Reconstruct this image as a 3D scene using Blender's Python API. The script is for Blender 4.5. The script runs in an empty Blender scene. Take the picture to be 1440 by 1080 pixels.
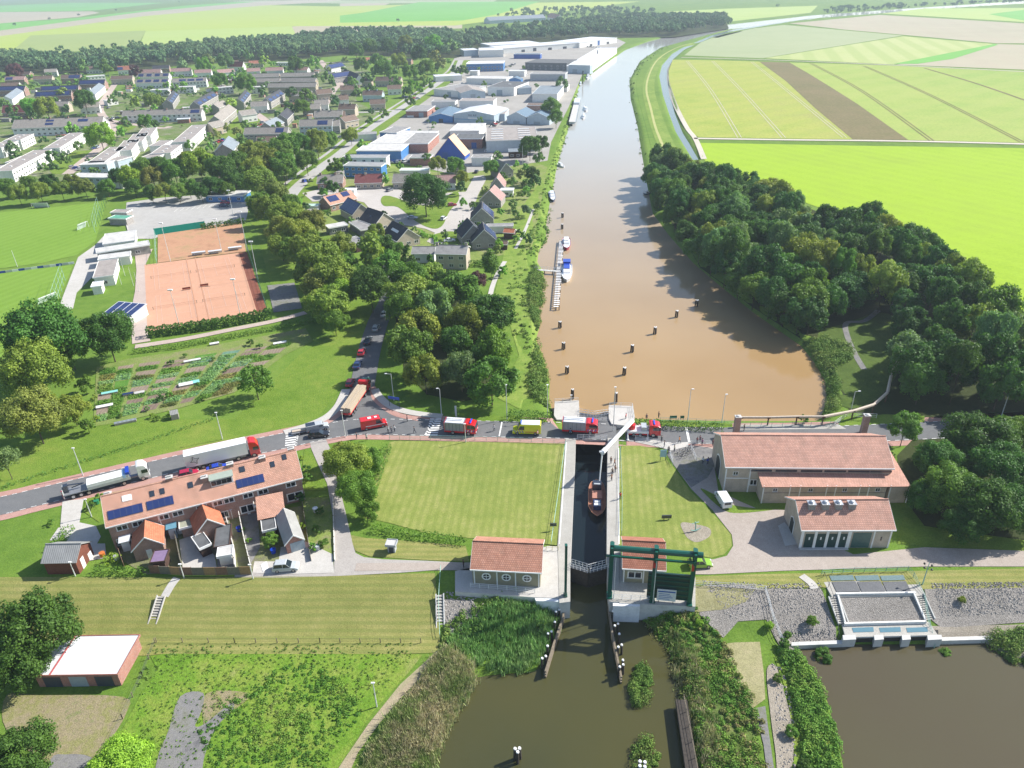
import bpy, bmesh, math, random
import numpy as np
from mathutils import Vector, Matrix
from mathutils.geometry import delaunay_2d_cdt
R=math.radians
random.seed(7); RNG=np.random.default_rng(7)
S=bpy.context.scene; COL=S.collection
# ---------------- camera ----------------
CF,CH,CT,CR=1040.,89.,R(29),R(1.5)
cam=bpy.data.cameras.new('camera'); camo=bpy.data.objects.new('camera',cam); COL.objects.link(camo)
cam.sensor_width=36; cam.lens=CF/1440*36; cam.clip_start=1; cam.clip_end=60000
camo.location=(0,0,CH)
camo.rotation_euler=(Matrix.Rotation(R(90)-CT,3,'X')@Matrix.Rotation(-CR,3,'Z')).to_euler()
S.camera=camo
# ---------------- sky, sun, exposure ----------------
SUN_AZ=R(20); SUN_EL=R(39)          # azimuth measured from +X towards +Y
w=bpy.data.worlds.new('World'); S.world=w; w.use_nodes=True
nt=w.node_tree; bg=nt.nodes['Background']
sky=nt.nodes.new('ShaderNodeTexSky'); sky.sky_type='NISHITA'; sky.sun_disc=False
sky.sun_elevation=SUN_EL; sky.sun_rotation=math.pi/2-SUN_AZ; sky.dust_density=1.0; sky.ozone_density=1.5
nt.links.new(sky.outputs[0],bg.inputs[0]); bg.inputs[1].default_value=0.098
sl=bpy.data.lights.new('sun','SUN'); sl.energy=4.6; sl.angle=R(.53); sl.color=(1,.955,.88)
so=bpy.data.objects.new('sun',sl); COL.objects.link(so)
sd=Vector((math.cos(SUN_AZ)*math.cos(SUN_EL),math.sin(SUN_AZ)*math.cos(SUN_EL),math.sin(SUN_EL)))
so.rotation_euler=sd.to_track_quat('Z','Y').to_euler(); so.location=(0,0,300)
S.view_settings.view_transform='Standard'; S.view_settings.look='None'
S.view_settings.exposure=0.86; S.view_settings.gamma=1
# ---------------- pixel -> ground helper ----------------
def P(x,y,z=0.):
    u=(x-720)/CF; v=(y-540)/CF; c,s=math.cos(CR),math.sin(CR)
    a=u*c-v*s; b=u*s+v*c
    dy=math.cos(CT)-b*math.sin(CT); dz=-math.sin(CT)-b*math.cos(CT)
    t=(z-CH)/dz
    return Vector((a*t,dy*t,z))
def SC(p):    # pixels per metre at a point
    return CF/((p[1])*math.cos(CT)+(CH-p[2])*math.sin(CT))
# ---------------- materials ----------------
MATS={}
def lin(c): return tuple(((v/12.92) if v<=.04045 else ((v+.055)/1.055)**2.4) for v in c)
def newmat(name):
    m=bpy.data.materials.new(name); m.use_nodes=True; return m,m.node_tree,m.node_tree.nodes['Principled BSDF']
def noise(nt,vec,scale,detail=4,rough=.6):
    n=nt.nodes.new('ShaderNodeTexNoise'); n.inputs['Scale'].default_value=scale; n.inputs['Detail'].default_value=detail
    n.inputs['Roughness'].default_value=rough; nt.links.new(vec,n.inputs['Vector']); return n.outputs['Fac']
def ramp(nt,fac,stops):
    r=nt.nodes.new('ShaderNodeValToRGB'); e=r.color_ramp.elements
    while len(e)<len(stops): e.new(.5)
    for i,(p,c) in enumerate(stops): e[i].position=p; e[i].color=(*c[:3],1)
    nt.links.new(fac,r.inputs[0]); return r.outputs[0]
def mix(nt,a,b,fac,mode='MIX'):
    m=nt.nodes.new('ShaderNodeMix'); m.data_type='RGBA'; m.blend_type=mode
    for s,v in ((m.inputs[0],fac),(m.inputs[6],a),(m.inputs[7],b)):
        if isinstance(v,(int,float)): s.default_value=v
        elif isinstance(v,tuple): s.default_value=(*v[:3],1)
        else: nt.links.new(v,s)
    return m.outputs[2]
def coords(nt,kind='pos',rot=0,scale=(1,1,1)):
    if kind=='pos': o=nt.nodes.new('ShaderNodeNewGeometry').outputs['Position']
    else: o=nt.nodes.new('ShaderNodeTexCoord').outputs['Object']
    mp=nt.nodes.new('ShaderNodeMapping'); mp.inputs['Rotation'].default_value=(0,0,rot); mp.inputs['Scale'].default_value=scale
    nt.links.new(o,mp.inputs[0]); return mp.outputs[0]
def bump(nt,bsdf,h,strength,dist):
    b=nt.nodes.new('ShaderNodeBump'); b.inputs['Strength'].default_value=strength; b.inputs['Distance'].default_value=dist
    nt.links.new(h,b.inputs['Height']); nt.links.new(b.outputs[0],bsdf.inputs['Normal'])
def plain(name,c,rough=.6,metal=0,spec=.4,var=.12,scale=1.5,kind='obj',emit=None,bmp=0):
    if name in MATS: return MATS[name]
    m,nt,b=newmat(name)
    if var>0:
        v=coords(nt,kind); n=noise(nt,v,scale,5,.65)
        col=ramp(nt,n,[(.25,tuple(x*(1-var*1.6) for x in c)),(.5,c),(.78,tuple(min(1,x*(1+var)) for x in c))])
        nt.links.new(col,b.inputs['Base Color'])
        if bmp: bump(nt,b,n,bmp,.05)
    else: b.inputs['Base Color'].default_value=(*c,1)
    b.inputs['Roughness'].default_value=rough; b.inputs['Metallic'].default_value=metal; b.inputs['Specular IOR Level'].default_value=spec
    MATS[name]=m; return m
def ground(name,cols,s=(.03,.35,4),rough=.95,stripe=None,bmp=.4,fine=.35,rot=0,spec=.1):
    """land cover: large, middle and fine noise through the colours; stripe=(angle,period m,strength,colour)"""
    if name in MATS: return MATS[name]
    m,nt,b=newmat(name); v=coords(nt,'pos')
    n1=noise(nt,v,s[0],4,.6); n2=noise(nt,v,s[1],6,.7); n3=noise(nt,v,s[2],5,.75)
    mx=nt.nodes.new('ShaderNodeMath'); mx.operation='MULTIPLY_ADD'; nt.links.new(n1,mx.inputs[0]); mx.inputs[1].default_value=.5
    m2=nt.nodes.new('ShaderNodeMath'); m2.operation='MULTIPLY'; nt.links.new(n2,m2.inputs[0]); m2.inputs[1].default_value=.5
    nt.links.new(m2.outputs[0],mx.inputs[2])
    k=len(cols); col=ramp(nt,mx.outputs[0],[(.34+.32*i/(max(1,k-1)),c) for i,c in enumerate(cols)])
    dark=ramp(nt,n3,[(.3,(1-fine,)*3),(.62,(1+fine*.15,)*3)])
    col=mix(nt,col,dark,1.0,'MULTIPLY')
    if stripe:
        a,per,st,sc=stripe[:4]
        wv=nt.nodes.new('ShaderNodeTexWave'); vv=coords(nt,'pos',a); nt.links.new(vv,wv.inputs[0])
        wv.inputs['Scale'].default_value=.314/per*2/2; wv.inputs['Distortion'].default_value=stripe[4] if len(stripe)>4 else .6
        wv.inputs['Detail'].default_value=2; wv.inputs['Detail Scale'].default_value=.15
        f=ramp(nt,wv.outputs['Fac'],[(.35,(0,0,0)),(.75,(st,)*3)])
        col=mix(nt,col,sc,f)
    nt.links.new(col,b.inputs['Base Color']); b.inputs['Roughness'].default_value=rough; b.inputs['Specular IOR Level'].default_value=spec
    if bmp: bump(nt,b,n3,bmp,.25)
    MATS[name]=m; return m
def tiles(name,c,c2,row=.33,rough=.75,bmp=.6):
    """roof tiles in courses, in the roof's own coordinates"""
    if name in MATS: return MATS[name]
    m,nt,b=newmat(name); v=coords(nt,'obj')
    br=nt.nodes.new('ShaderNodeTexBrick'); nt.links.new(v,br.inputs[0])
    br.inputs['Scale'].default_value=1; br.inputs['Brick Width'].default_value=.3; br.inputs['Row Height'].default_value=row
    br.inputs['Mortar Size'].default_value=.035; br.inputs['Color1'].default_value=(*c,1); br.inputs['Color2'].default_value=(*c2,1)
    br.inputs['Mortar'].default_value=(*[x*.55 for x in c],1); br.inputs['Bias'].default_value=-.2
    n=noise(nt,v,.5,6,.7); d=ramp(nt,n,[(.3,(.72,.72,.72)),(.65,(1.08,1.06,1.04))])
    col=mix(nt,br.outputs['Color'],d,1.,'MULTIPLY')
    n4=noise(nt,v,.23,8,.75); col=mix(nt,col,(.2,.17,.12),ramp(nt,n4,[(.52,(0,0,0)),(.75,(.45,)*3)])); nt.links.new(col,b.inputs['Base Color'])
    b.inputs['Roughness'].default_value=rough; b.inputs['Specular IOR Level'].default_value=.3
    bump(nt,b,br.outputs['Fac'],-bmp*.5,.04); MATS[name]=m; return m
def brick(name,c,c2,mortar=(.45,.42,.38)):
    if name in MATS: return MATS[name]
    m,nt,b=newmat(name); o=nt.nodes.new('ShaderNodeTexCoord').outputs['Object']
    sx=nt.nodes.new('ShaderNodeSeparateXYZ'); nt.links.new(o,sx.inputs[0])
    ad=nt.nodes.new('ShaderNodeMath'); nt.links.new(sx.outputs[0],ad.inputs[0]); nt.links.new(sx.outputs[1],ad.inputs[1])
    cb=nt.nodes.new('ShaderNodeCombineXYZ'); nt.links.new(ad.outputs[0],cb.inputs[0]); nt.links.new(sx.outputs[2],cb.inputs[1])
    br=nt.nodes.new('ShaderNodeTexBrick'); nt.links.new(cb.outputs[0],br.inputs[0]); br.inputs['Scale'].default_value=1
    br.inputs['Brick Width'].default_value=.22; br.inputs['Row Height'].default_value=.075; br.inputs['Mortar Size'].default_value=.008
    br.inputs['Color1'].default_value=(*c,1); br.inputs['Color2'].default_value=(*c2,1); br.inputs['Mortar'].default_value=(*mortar,1)
    n=noise(nt,o,.8,5,.7); d=ramp(nt,n,[(.3,(.78,.78,.78)),(.7,(1.08,1.08,1.08))])
    nt.links.new(mix(nt,br.outputs['Color'],d,1.,'MULTIPLY'),b.inputs['Base Color']); b.inputs['Roughness'].default_value=.9
    MATS[name]=m; return m
def corrug(name,c,per=.4,ang=0,var=.15):
    if name in MATS: return MATS[name]
    m,nt,b=newmat(name); v=coords(nt,'obj',ang)
    wv=nt.nodes.new('ShaderNodeTexWave'); nt.links.new(v,wv.inputs[0]); wv.inputs['Scale'].default_value=.314/per
    n=noise(nt,coords(nt,'obj'),.35,6,.7); d=ramp(nt,n,[(.3,tuple(x*(1-var*1.8) for x in c)),(.7,tuple(min(1,x*(1+var*.6)) for x in c))])
    nt.links.new(mix(nt,d,(.82,.82,.82),wv.outputs['Fac'],'MULTIPLY'),b.inputs['Base Color'])
    b.inputs['Roughness'].default_value=.55; bump(nt,b,wv.outputs['Fac'],.5,.05); MATS[name]=m; return m
def water(name,c,rough=.08,scale=1.2,bmp=.12,c2=None,gscale=.02):
    m,nt,b=newmat(name); v=coords(nt,'pos'); n=noise(nt,v,gscale,3,.5)
    nt.links.new(ramp(nt,n,[(.35,c),(.65,c2 or c)]),b.inputs['Base Color'])
    b.inputs['Roughness'].default_value=rough; b.inputs['IOR'].default_value=1.33; b.inputs['Specular IOR Level'].default_value=.5
    n2=noise(nt,coords(nt,'pos',.3,(1,1.6,1)),scale,5,.6); bump(nt,b,n2,bmp,.12); MATS[name]=m; return m
def paint(name,c,rough=.25,metal=0,coat=.6):
    if name in MATS: return MATS[name]
    m,nt,b=newmat(name); v=coords(nt,'obj'); n=noise(nt,v,3,3,.5)
    nt.links.new(ramp(nt,n,[(.3,tuple(x*.88 for x in c)),(.7,c)]),b.inputs['Base Color'])
    b.inputs['Roughness'].default_value=rough; b.inputs['Metallic'].default_value=metal; b.inputs['Coat Weight'].default_value=coat; b.inputs['Coat Roughness'].default_value=.08
    MATS[name]=m; return m
def foliage(name):
    """leaf colour = object colour, varied per leaf clump; thin leaves let some light through"""
    m,nt,b=newmat(name); oi=nt.nodes.new('ShaderNodeObjectInfo')
    n=noise(nt,coords(nt,'obj',0),.9,4,.7)
    at=nt.nodes.new('ShaderNodeAttribute'); at.attribute_name='leaf'
    v1=ramp(nt,at.outputs['Fac'],[(0,(.78,.8,.76)),(.5,(1,1,1)),(1,(1.3,1.24,1.08))])
    col=mix(nt,oi.outputs['Color'],v1,1.,'MULTIPLY')
    v2=ramp(nt,n,[(.3,(.75,.8,.8)),(.7,(1.2,1.12,1))]); col=mix(nt,col,v2,1.,'MULTIPLY')
    nt.links.new(col,b.inputs['Base Color']); b.inputs['Roughness'].default_value=.6; b.inputs['Specular IOR Level'].default_value=.25
    tr=nt.nodes.new('ShaderNodeBsdfTranslucent'); nt.links.new(mix(nt,col,(1.2,1.25,.5),1.,'MULTIPLY'),tr.inputs[0])
    ms=nt.nodes.new('ShaderNodeMixShader'); ms.inputs[0].default_value=.32
    nt.links.new(b.outputs[0],ms.inputs[1]); nt.links.new(tr.outputs[0],ms.inputs[2])
    nt.links.new(ms.outputs[0],nt.nodes['Material Output'].inputs[0]); MATS[name]=m; return m
FOL=foliage('leaves'); BARK=plain('bark',(.09,.07,.05),.9,scale=4,var=.3)
# ---------------- tagging ----------------
def tag(o,label=None,cat=None,group=None,kind=None):
    if label: o['label']=label
    if cat: o['category']=cat
    if group: o['group']=group
    if kind: o['kind']=kind
    return o
def thing(name,label,cat,loc=(0,0,0),rz=0,group=None):
    o=bpy.data.objects.new(name,None); COL.objects.link(o); o.empty_display_size=.5
    o.location=loc; o.rotation_euler=(0,0,rz); return tag(o,label,cat,group)
def kids(o): return [c for c in list(COL.objects) if c.parent==o]
KID={}
def link(name,me,parent=None,loc=None,rz=0,scale=None):
    o=bpy.data.objects.new(name,me); COL.objects.link(o)
    if parent: o.parent=parent; KID.setdefault(parent.name,[]).append(o)
    if loc is not None: o.location=loc
    if rz: o.rotation_euler=(0,0,rz)
    if scale is not None: o.scale=scale
    return o
def dup(root,loc=None,rz=None,label=None,group=None,scale=None,parent=None):
    r=root.copy(); COL.objects.link(r)
    if parent: r.parent=parent; KID.setdefault(parent.name,[]).append(r)
    for c in KID.get(root.name,[]): dup(c,parent=r)
    if loc is not None: r.location=loc
    if rz is not None: r.rotation_euler=(0,0,rz)
    if scale is not None: r.scale=scale
    return tag(r,label,None,group)
# ---------------- mesh builder ----------------
class MB:
    def __init__(s): s.v=[]; s.f=[]; s.m=[]
    def face(s,pts,m=0):
        i=len(s.v); s.v+=[tuple(p) for p in pts]; s.f.append(list(range(i,i+len(pts)))); s.m.append(m); return s
    def box(s,x0,x1,y0,y1,z0,z1,m=0,rz=0,c=None,skip=''):
        p=[(x,y,z) for z in (z0,z1) for y in (y0,y1) for x in (x0,x1)]
        if rz:
            cx,cy=c if c else ((x0+x1)/2,(y0+y1)/2); ca,sa=math.cos(rz),math.sin(rz)
            p=[(cx+(x-cx)*ca-(y-cy)*sa,cy+(x-cx)*sa+(y-cy)*ca,z) for x,y,z in p]
        i=len(s.v); s.v+=p
        for f in ((0,2,3,1),(4,5,7,6),(0,1,5,4),(2,6,7,3),(0,4,6,2),(1,3,7,5)):
            s.f.append([i+k for k in f]); s.m.append(m)
        return s
    def prism(s,poly,z0,z1,m=0,mt=None):
        n=len(poly); i=len(s.v)
        a=sum(poly[k][0]*poly[(k+1)%n][1]-poly[(k+1)%n][0]*poly[k][1] for k in range(n))
        if a<0: poly=poly[::-1]
        s.v+=[(x,y,z0) for x,y in poly]+[(x,y,z1) for x,y in poly]
        for k in range(n): s.f.append([i+k,i+(k+1)%n,i+n+(k+1)%n,i+n+k]); s.m.append(m)
        s.f.append([i+n+k for k in range(n)]); s.m.append(m if mt is None else mt)
        s.f.append([i+n-1-k for k in range(n)]); s.m.append(m); return s
    def ext(s,prof,x0,x1,axis='x',m=0,ms=None):
        """profile of (y,z) extruded along x (or (x,z) along y)"""
        n=len(prof); i=len(s.v)
        for t in (x0,x1):
            s.v+=[((t,a,b) if axis=='x' else (a,t,b)) for a,b in prof]
        for k in range(n): s.f.append([i+k,i+(k+1)%n,i+n+(k+1)%n,i+n+k]); s.m.append(ms[k] if ms else m)
        s.f.append([i+k for k in range(n)][::-1]); s.m.append(m); s.f.append([i+n+k for k in range(n)]); s.m.append(m); return s
    def tube(s,a,b,r,r2=None,n=6,m=0):
        a,b=Vector(a),Vector(b); d=(b-a); r2=r if r2 is None else r2
        if d.length<1e-6: return s
        q=d.to_track_quat('Z','Y'); i=len(s.v)
        for c,rr in ((a,r),(b,r2)):
            for k in range(n):
                t=2*math.pi*k/n; s.v.append(tuple(c+q@Vector((math.cos(t)*rr,math.sin(t)*rr,0))))
        for k in range(n): s.f.append([i+k,i+(k+1)%n,i+n+(k+1)%n,i+n+k]); s.m.append(m)
        s.f.append([i+n+k for k in range(n)]); s.m.append(m); s.f.append([i+n-1-k for k in range(n)]); s.m.append(m); return s
    def ball(s,c,r,m=0,n=8,sz=1.):
        i=len(s.v); rows=n//2
        for j in range(rows+1):
            th=math.pi*j/rows
            for k in range(n):
                ph=2*math.pi*k/n; s.v.append((c[0]+r*math.sin(th)*math.cos(ph),c[1]+r*math.sin(th)*math.sin(ph),c[2]+r*sz*math.cos(th)))
        for j in range(rows):
            for k in range(n):
                s.f.append([i+j*n+k,i+(j+1)*n+k,i+(j+1)*n+(k+1)%n,i+j*n+(k+1)%n]); s.m.append(m)
        return s
    def mesh(s,name,mats,smooth=False,bevel=0,seg=2):
        me=bpy.data.meshes.new(name); me.from_pydata(s.v,[],s.f)
        for mm in (mats if isinstance(mats,(list,tuple)) else [mats]): me.materials.append(mm)
        me.polygons.foreach_set('material_index',s.m)
        bm=bmesh.new(); bm.from_mesh(me)
        bmesh.ops.remove_doubles(bm,verts=bm.verts,dist=1e-4) if bevel or smooth else None
        bmesh.ops.recalc_face_normals(bm,faces=bm.faces)
        if bevel:
            bmesh.ops.bevel(bm,geom=[e for e in bm.edges if len(e.link_faces)==2 and e.calc_face_angle(0)>.4],offset=bevel,segments=seg,affect='EDGES',profile=.6)
        bm.to_mesh(me); bm.free()
        if smooth:
            me.polygons.foreach_set('use_smooth',[True]*len(me.polygons))
        me.update(); return me
    def build(s,name,mats,parent=None,loc=None,rz=0,**k):
        return link(name,s.mesh(name,mats,**k),parent,loc,rz)
def npmesh(name,verts,quads,mat,attr=None,n=4):
    me=bpy.data.meshes.new(name); nv=len(verts); nf=len(quads)
    me.vertices.add(nv); me.vertices.foreach_set('co',np.asarray(verts,np.float32).ravel())
    me.loops.add(nf*n); me.loops.foreach_set('vertex_index',np.asarray(quads,np.int32).ravel())
    me.polygons.add(nf); me.polygons.foreach_set('loop_start',np.arange(nf,dtype=np.int32)*n)
    me.polygons.foreach_set('loop_total',np.full(nf,n,np.int32)) if False else None
    if attr is not None:
        a=me.attributes.new('leaf','FLOAT','FACE'); a.data.foreach_set('value',np.asarray(attr,np.float32))
    me.materials.append(mat); me.update(calc_edges=True); me.validate(); return me
# ---------------- terrain ----------------
def poly(px,z=0): return [tuple(P(x,y,z)[:2]) for x,y in px]
def smooth_px(pts,closed=True,n=4):
    out=[]; L=len(pts)
    rng=range(L) if closed else range(L-1)
    for i in rng:
        p0=pts[(i-1)%L] if closed or i>0 else pts[0]; p1=pts[i]; p2=pts[(i+1)%L]; p3=pts[(i+2)%L] if closed or i+2<L else pts[-1]
        for k in range(n):
            t=k/n; out.append(tuple(.5*((2*p1[j])+(-p0[j]+p2[j])*t+(2*p0[j]-5*p1[j]+4*p2[j]-p3[j])*t*t+(-p0[j]+3*p1[j]-3*p2[j]+p3[j])*t**3) for j in range(2)))
    if not closed: out.append(tuple(pts[-1]))
    return out
ZR,ZS=-1.3,-3.5      # river level, level of the lower canal
RIVER_PX=[(772,566),(773,538),(763,503),(753,477),(759,457),(757,433),(763,403),(765,383),(755,370),(757,353),(768,337),(768,313),(773,287),(782,240),(788,213),(800,177),(808,147),(813,123),(828,107),(840,97),(870,77),(880,70),(913,58),(960,46),(1027,34),(1147,21),(1330,8),(1600,-8),(1600,-4),(1330,12),(1150,26),(1023,42),(960,59),(927,68),(900,86),(885,113),(887,140),(897,180),(902,213),(910,260),(918,300),(940,330),(975,370),(1010,400),(1060,440),(1110,475),(1127,487),(1147,512),(1161,537),(1163,565),(1152,592),(1040,592),(960,591),(893,589),(864,590),(861,614),(807,614),(804,590),(783,588),(777,577)]
RIVER=poly(RIVER_PX,ZR)
DITCH=poly([(1150,24),(1027,45),(1000,53),(962,70),(947,83),(939,97),(938,110),(942,133),(949,160),(960,187),(970,203),(983,226),(975,226),(962,205),(950,185),(941,160),(932,133),(927,107),(931,92),(945,76),(960,67),(1000,50),(1027,42)],-1.)
SCANAL=poly([(597,1100),(622,1040),(640,990),(655,955),(700,948),(752,945),(775,905),(792,850),(796,815),(858,815),(862,850),(905,872),(945,905),(955,960),(965,1000),(990,1100),(1010,1300),(500,1300)],ZS)
POND=poly([(1115,908),(1180,906),(1322,906),(1392,903),(1425,930),(1460,935),(1700,925),(1700,1400),(1220,1400),(1190,1100),(1178,1040),(1163,985),(1143,945)],ZS)
WATERS=[(RIVER,ZR,.55),(DITCH,-1.,.6),(SCANAL,ZS,.6),(POND,ZS,.6)]
def inside(px,py,pl):
    r=np.zeros(px.shape,bool); n=len(pl)
    for i in range(n):
        x1,y1=pl[i]; x2,y2=pl[(i+1)%n]
        if y1==y2: continue
        c=((y1>py)!=(y2>py))&(px<(x2-x1)*(py-y1)/(y2-y1)+x1); r^=c
    return r
def sdist(px,py,pl):
    d=np.full(px.shape,1e9); n=len(pl)
    for i in range(n):
        x1,y1=pl[i]; x2,y2=pl[(i+1)%n]; dx,dy=x2-x1,y2-y1; L=dx*dx+dy*dy+1e-12
        t=np.clip(((px-x1)*dx+(py-y1)*dy)/L,0,1); d=np.minimum(d,np.hypot(px-x1-t*dx,py-y1-t*dy))
    return np.where(inside(px,py,pl),-d,d)
_cr=[P(0,812),P(600,808),P(990,826),P(1440,822)]; _to=[P(0,900,-2.8),P(600,898,-2.8),P(990,902,-2.8),P(1440,895,-2.8)]
def hbase(x,y):
    cy=np.interp(x,[p.x for p in _cr],[p.y for p in _cr]); ty=np.interp(x,[p.x for p in _to],[p.y for p in _to])
    t=np.clip((cy-y)/(cy-ty),0,1); t=t*t*(3-2*t)*.5+t*.5
    return -2.8*t
def H(x,y):
    x=np.asarray(x,float); y=np.asarray(y,float); h=hbase(x,y)
    for pl,zw,sl in WATERS:
        a=np.array(pl); m=(x>a[:,0].min()-12)&(x<a[:,0].max()+12)&(y>a[:,1].min()-12)&(y<a[:,1].max()+12)
        if m.any():
            s=sdist(x[m],y[m],pl); h[m]=np.minimum(h[m],zw+np.clip(s,-2.5,50)*sl)
    return h
def h1(x,y): return float(H(np.array([x]),np.array([y]))[0])
def G(px,py):
    """ground point under a pixel"""
    z=0.
    for _ in range(6):
        p=P(px,py,z); z=.5*z+.5*h1(p.x,p.y)
    p=P(px,py,z); return Vector((p.x,p.y,h1(p.x,p.y)))
def sheet(name,px,mat,off,sm=False,grid=0,kind='structure',label=None,cat=None,z=0,world=None,zf=None,group=None):
    """land cover polygon draped on the terrain"""
    if world: pl=world
    else:
        if sm: px=smooth_px(px)
        pl=poly(px,z)
    pts=[Vector(p) for p in pl]; n=len(pts)
    if grid:
        # split long edges so that the border follows the terrain
        q=[]
        for i in range(n):
            a,b=pts[i],pts[(i+1)%n]; k=max(1,int((b-a).length/(grid*1.2)))
            q+=[a.lerp(b,j/k) for j in range(k)]
        pts=q; n=len(pts); a=np.array([tuple(p) for p in pts])
        gx,gy=np.meshgrid(np.arange(a[:,0].min(),a[:,0].max(),grid),np.arange(a[:,1].min(),a[:,1].max(),grid)); gx=gx.ravel();gy=gy.ravel()
        s=sdist(gx,gy,[tuple(p) for p in pts]); k=s<-grid*.4
        pts=pts+[Vector((x,y)) for x,y in zip(gx[k],gy[k])]
    vs,es,fs,_,_,_=delaunay_2d_cdt(pts,[(i,(i+1)%n) for i in range(n)],[list(range(n))],1,1e-5)
    xs=np.array([v.x for v in vs]); ys=np.array([v.y for v in vs]); hz=np.full(len(vs),zf) if zf is not None else (H(xs,ys) if grid else hbase(xs,ys))
    me=bpy.data.meshes.new(name); me.from_pydata([(x,y,h+off) for x,y,h in zip(xs,ys,hz)],[],[list(f) for f in fs])
    me.materials.append(mat)
    bm=bmesh.new(); bm.from_mesh(me)
    for f in bm.faces:
        if f.normal.z<0: f.normal_flip()
    bm.to_mesh(me); bm.free()
    o=link(name,me); return tag(o,label,cat,group,kind)
def ribbon(name,px,width,mat,off,n=5,label=None,cat=None,kind='structure',z=0,world=False,side=0):
    """road-like strip of constant width (m) along a pixel centre line; side shifts it sideways in m"""
    pts=[Vector(p) for p in (px if world else poly(smooth_px(px,False,n),z))]
    q=[]
    for i in range(len(pts)-1):
        k=max(1,int((pts[i+1]-pts[i]).length/4)); q+=[pts[i].lerp(pts[i+1],j/k) for j in range(k)]
    q.append(pts[-1]); L=[];Rr=[]
    for i,p in enumerate(q):
        d=(q[min(i+1,len(q)-1)]-q[max(i-1,0)]).normalized(); nn=Vector((-d.y,d.x))
        wd=width if not callable(width) else width(i/(len(q)-1))
        L.append(p+nn*(side+wd/2)); Rr.append(p+nn*(side-wd/2))
    xs=[v.x for v in L+Rr]; ys=[v.y for v in L+Rr]; hh=H(np.array(xs),np.array(ys)); m=len(q)
    me=bpy.data.meshes.new(name); me.from_pydata([(x,y,h+off) for x,y,h in zip(xs,ys,hh)],[],[(i,m+i,m+i+1,i+1) for i in range(m-1)])
    me.materials.append(mat); me.update()
    return tag(link(name,me),label,cat,None,kind)
HAZE=.00015
# ================= GROUND, WATER, ROADS, FIELDS =================
GR=ground('rough grass',[(.085,.17,.022),(.14,.235,.035),(.19,.27,.05)],(.02,.25,3))
def spaced(a,b,step,lo,hi,g):
    c=list(np.arange(a,b,step)); s=step; x=b
    while x<hi: c.append(x); s*=g; x+=s
    c.append(hi); s=step; x=a
    while x>lo: s*=g; x-=s; c.insert(0,max(x,lo))
    return np.unique(np.array(c))
gx=spaced(-125,165,1.3,-9000,9000,1.05); gx=np.unique(np.concatenate([gx,np.arange(165,500,4.)])); gy=np.concatenate([np.arange(30,340,1.3),340*1.006**np.arange(0,300),spaced(2060,2061,60,2061,22000,1.1)]); gy=np.unique(gy)
XX,YY=np.meshgrid(gx,gy); ZZ=H(XX.ravel(),YY.ravel()); nx,ny=len(gx),len(gy)
idx=np.arange(nx*ny).reshape(ny,nx); q=np.stack([idx[:-1,:-1],idx[:-1,1:],idx[1:,1:],idx[1:,:-1]],-1).reshape(-1,4)
cx=(XX[:-1,:-1]+XX[1:,1:]).ravel()/2; cy=(YY[:-1,:-1]+YY[1:,1:]).ravel()/2
LOCKC=poly([(806,571),(862,571),(860,618),(857,800),(857,862),(797,862),(798,800),(806,618)])     # open chamber
cut=(sdist(cx,cy,LOCKC)<.9)
me=npmesh('ground',np.stack([XX.ravel(),YY.ravel(),ZZ],-1),q[~cut],GR)
tag(link('ground',me),kind='structure')
def silt_and_sky(m,c):
    # silty brown near the lock; upstream a pale sky reflection painted into the colour
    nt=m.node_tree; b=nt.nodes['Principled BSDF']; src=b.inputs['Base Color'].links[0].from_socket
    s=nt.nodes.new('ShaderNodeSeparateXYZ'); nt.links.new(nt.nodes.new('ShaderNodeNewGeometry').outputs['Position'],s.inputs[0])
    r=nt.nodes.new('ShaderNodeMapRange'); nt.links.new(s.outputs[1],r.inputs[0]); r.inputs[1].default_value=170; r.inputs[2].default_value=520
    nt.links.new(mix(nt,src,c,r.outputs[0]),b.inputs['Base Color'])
M_WR=water('river water',(.36,.24,.115),.09,1.1,.07,(.31,.2,.09)); silt_and_sky(M_WR,(.40,.40,.375)); M_WS=water('canal water',(.07,.066,.022),.06,1.0,.05,(.052,.055,.024),.03)
def flat(name,px,z,mat): 
    pl=[Vector(p) for p in px]; n=len(pl)
    vs,es,fs,_,_,_=delaunay_2d_cdt(pl,[(i,(i+1)%n) for i in range(n)],[list(range(n))],1,1e-5)
    me=bpy.data.meshes.new(name); me.from_pydata([(v.x,v.y,z) for v in vs],[],[list(f) for f in fs]); me.materials.append(mat)
    bm=bmesh.new(); bm.from_mesh(me)
    for f in bm.faces:
        if f.normal.z<0: f.normal_flip()
    bm.to_mesh(me); bm.free()
    return tag(link(name,me),kind='structure')
def grow(pl,d):
    n=len(pl); a=sum(pl[k][0]*pl[(k+1)%n][1]-pl[(k+1)%n][0]*pl[k][1] for k in range(n)); s=1 if a>0 else -1; out=[]
    for i in range(n):
        t=Vector(pl[(i+1)%n])-Vector(pl[i-1])
        if t.length<1e-6: out.append(pl[i]); continue
        t.normalize(); out.append((pl[i][0]+t.y*d*s,pl[i][1]-t.x*d*s))
    return out
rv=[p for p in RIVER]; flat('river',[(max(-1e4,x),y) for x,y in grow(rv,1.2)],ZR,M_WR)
dw=water('ditch water',(.16,.2,.19),.15,1.,.05); flat('drainage_channel',grow(DITCH,.8),-1.,dw)
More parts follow.
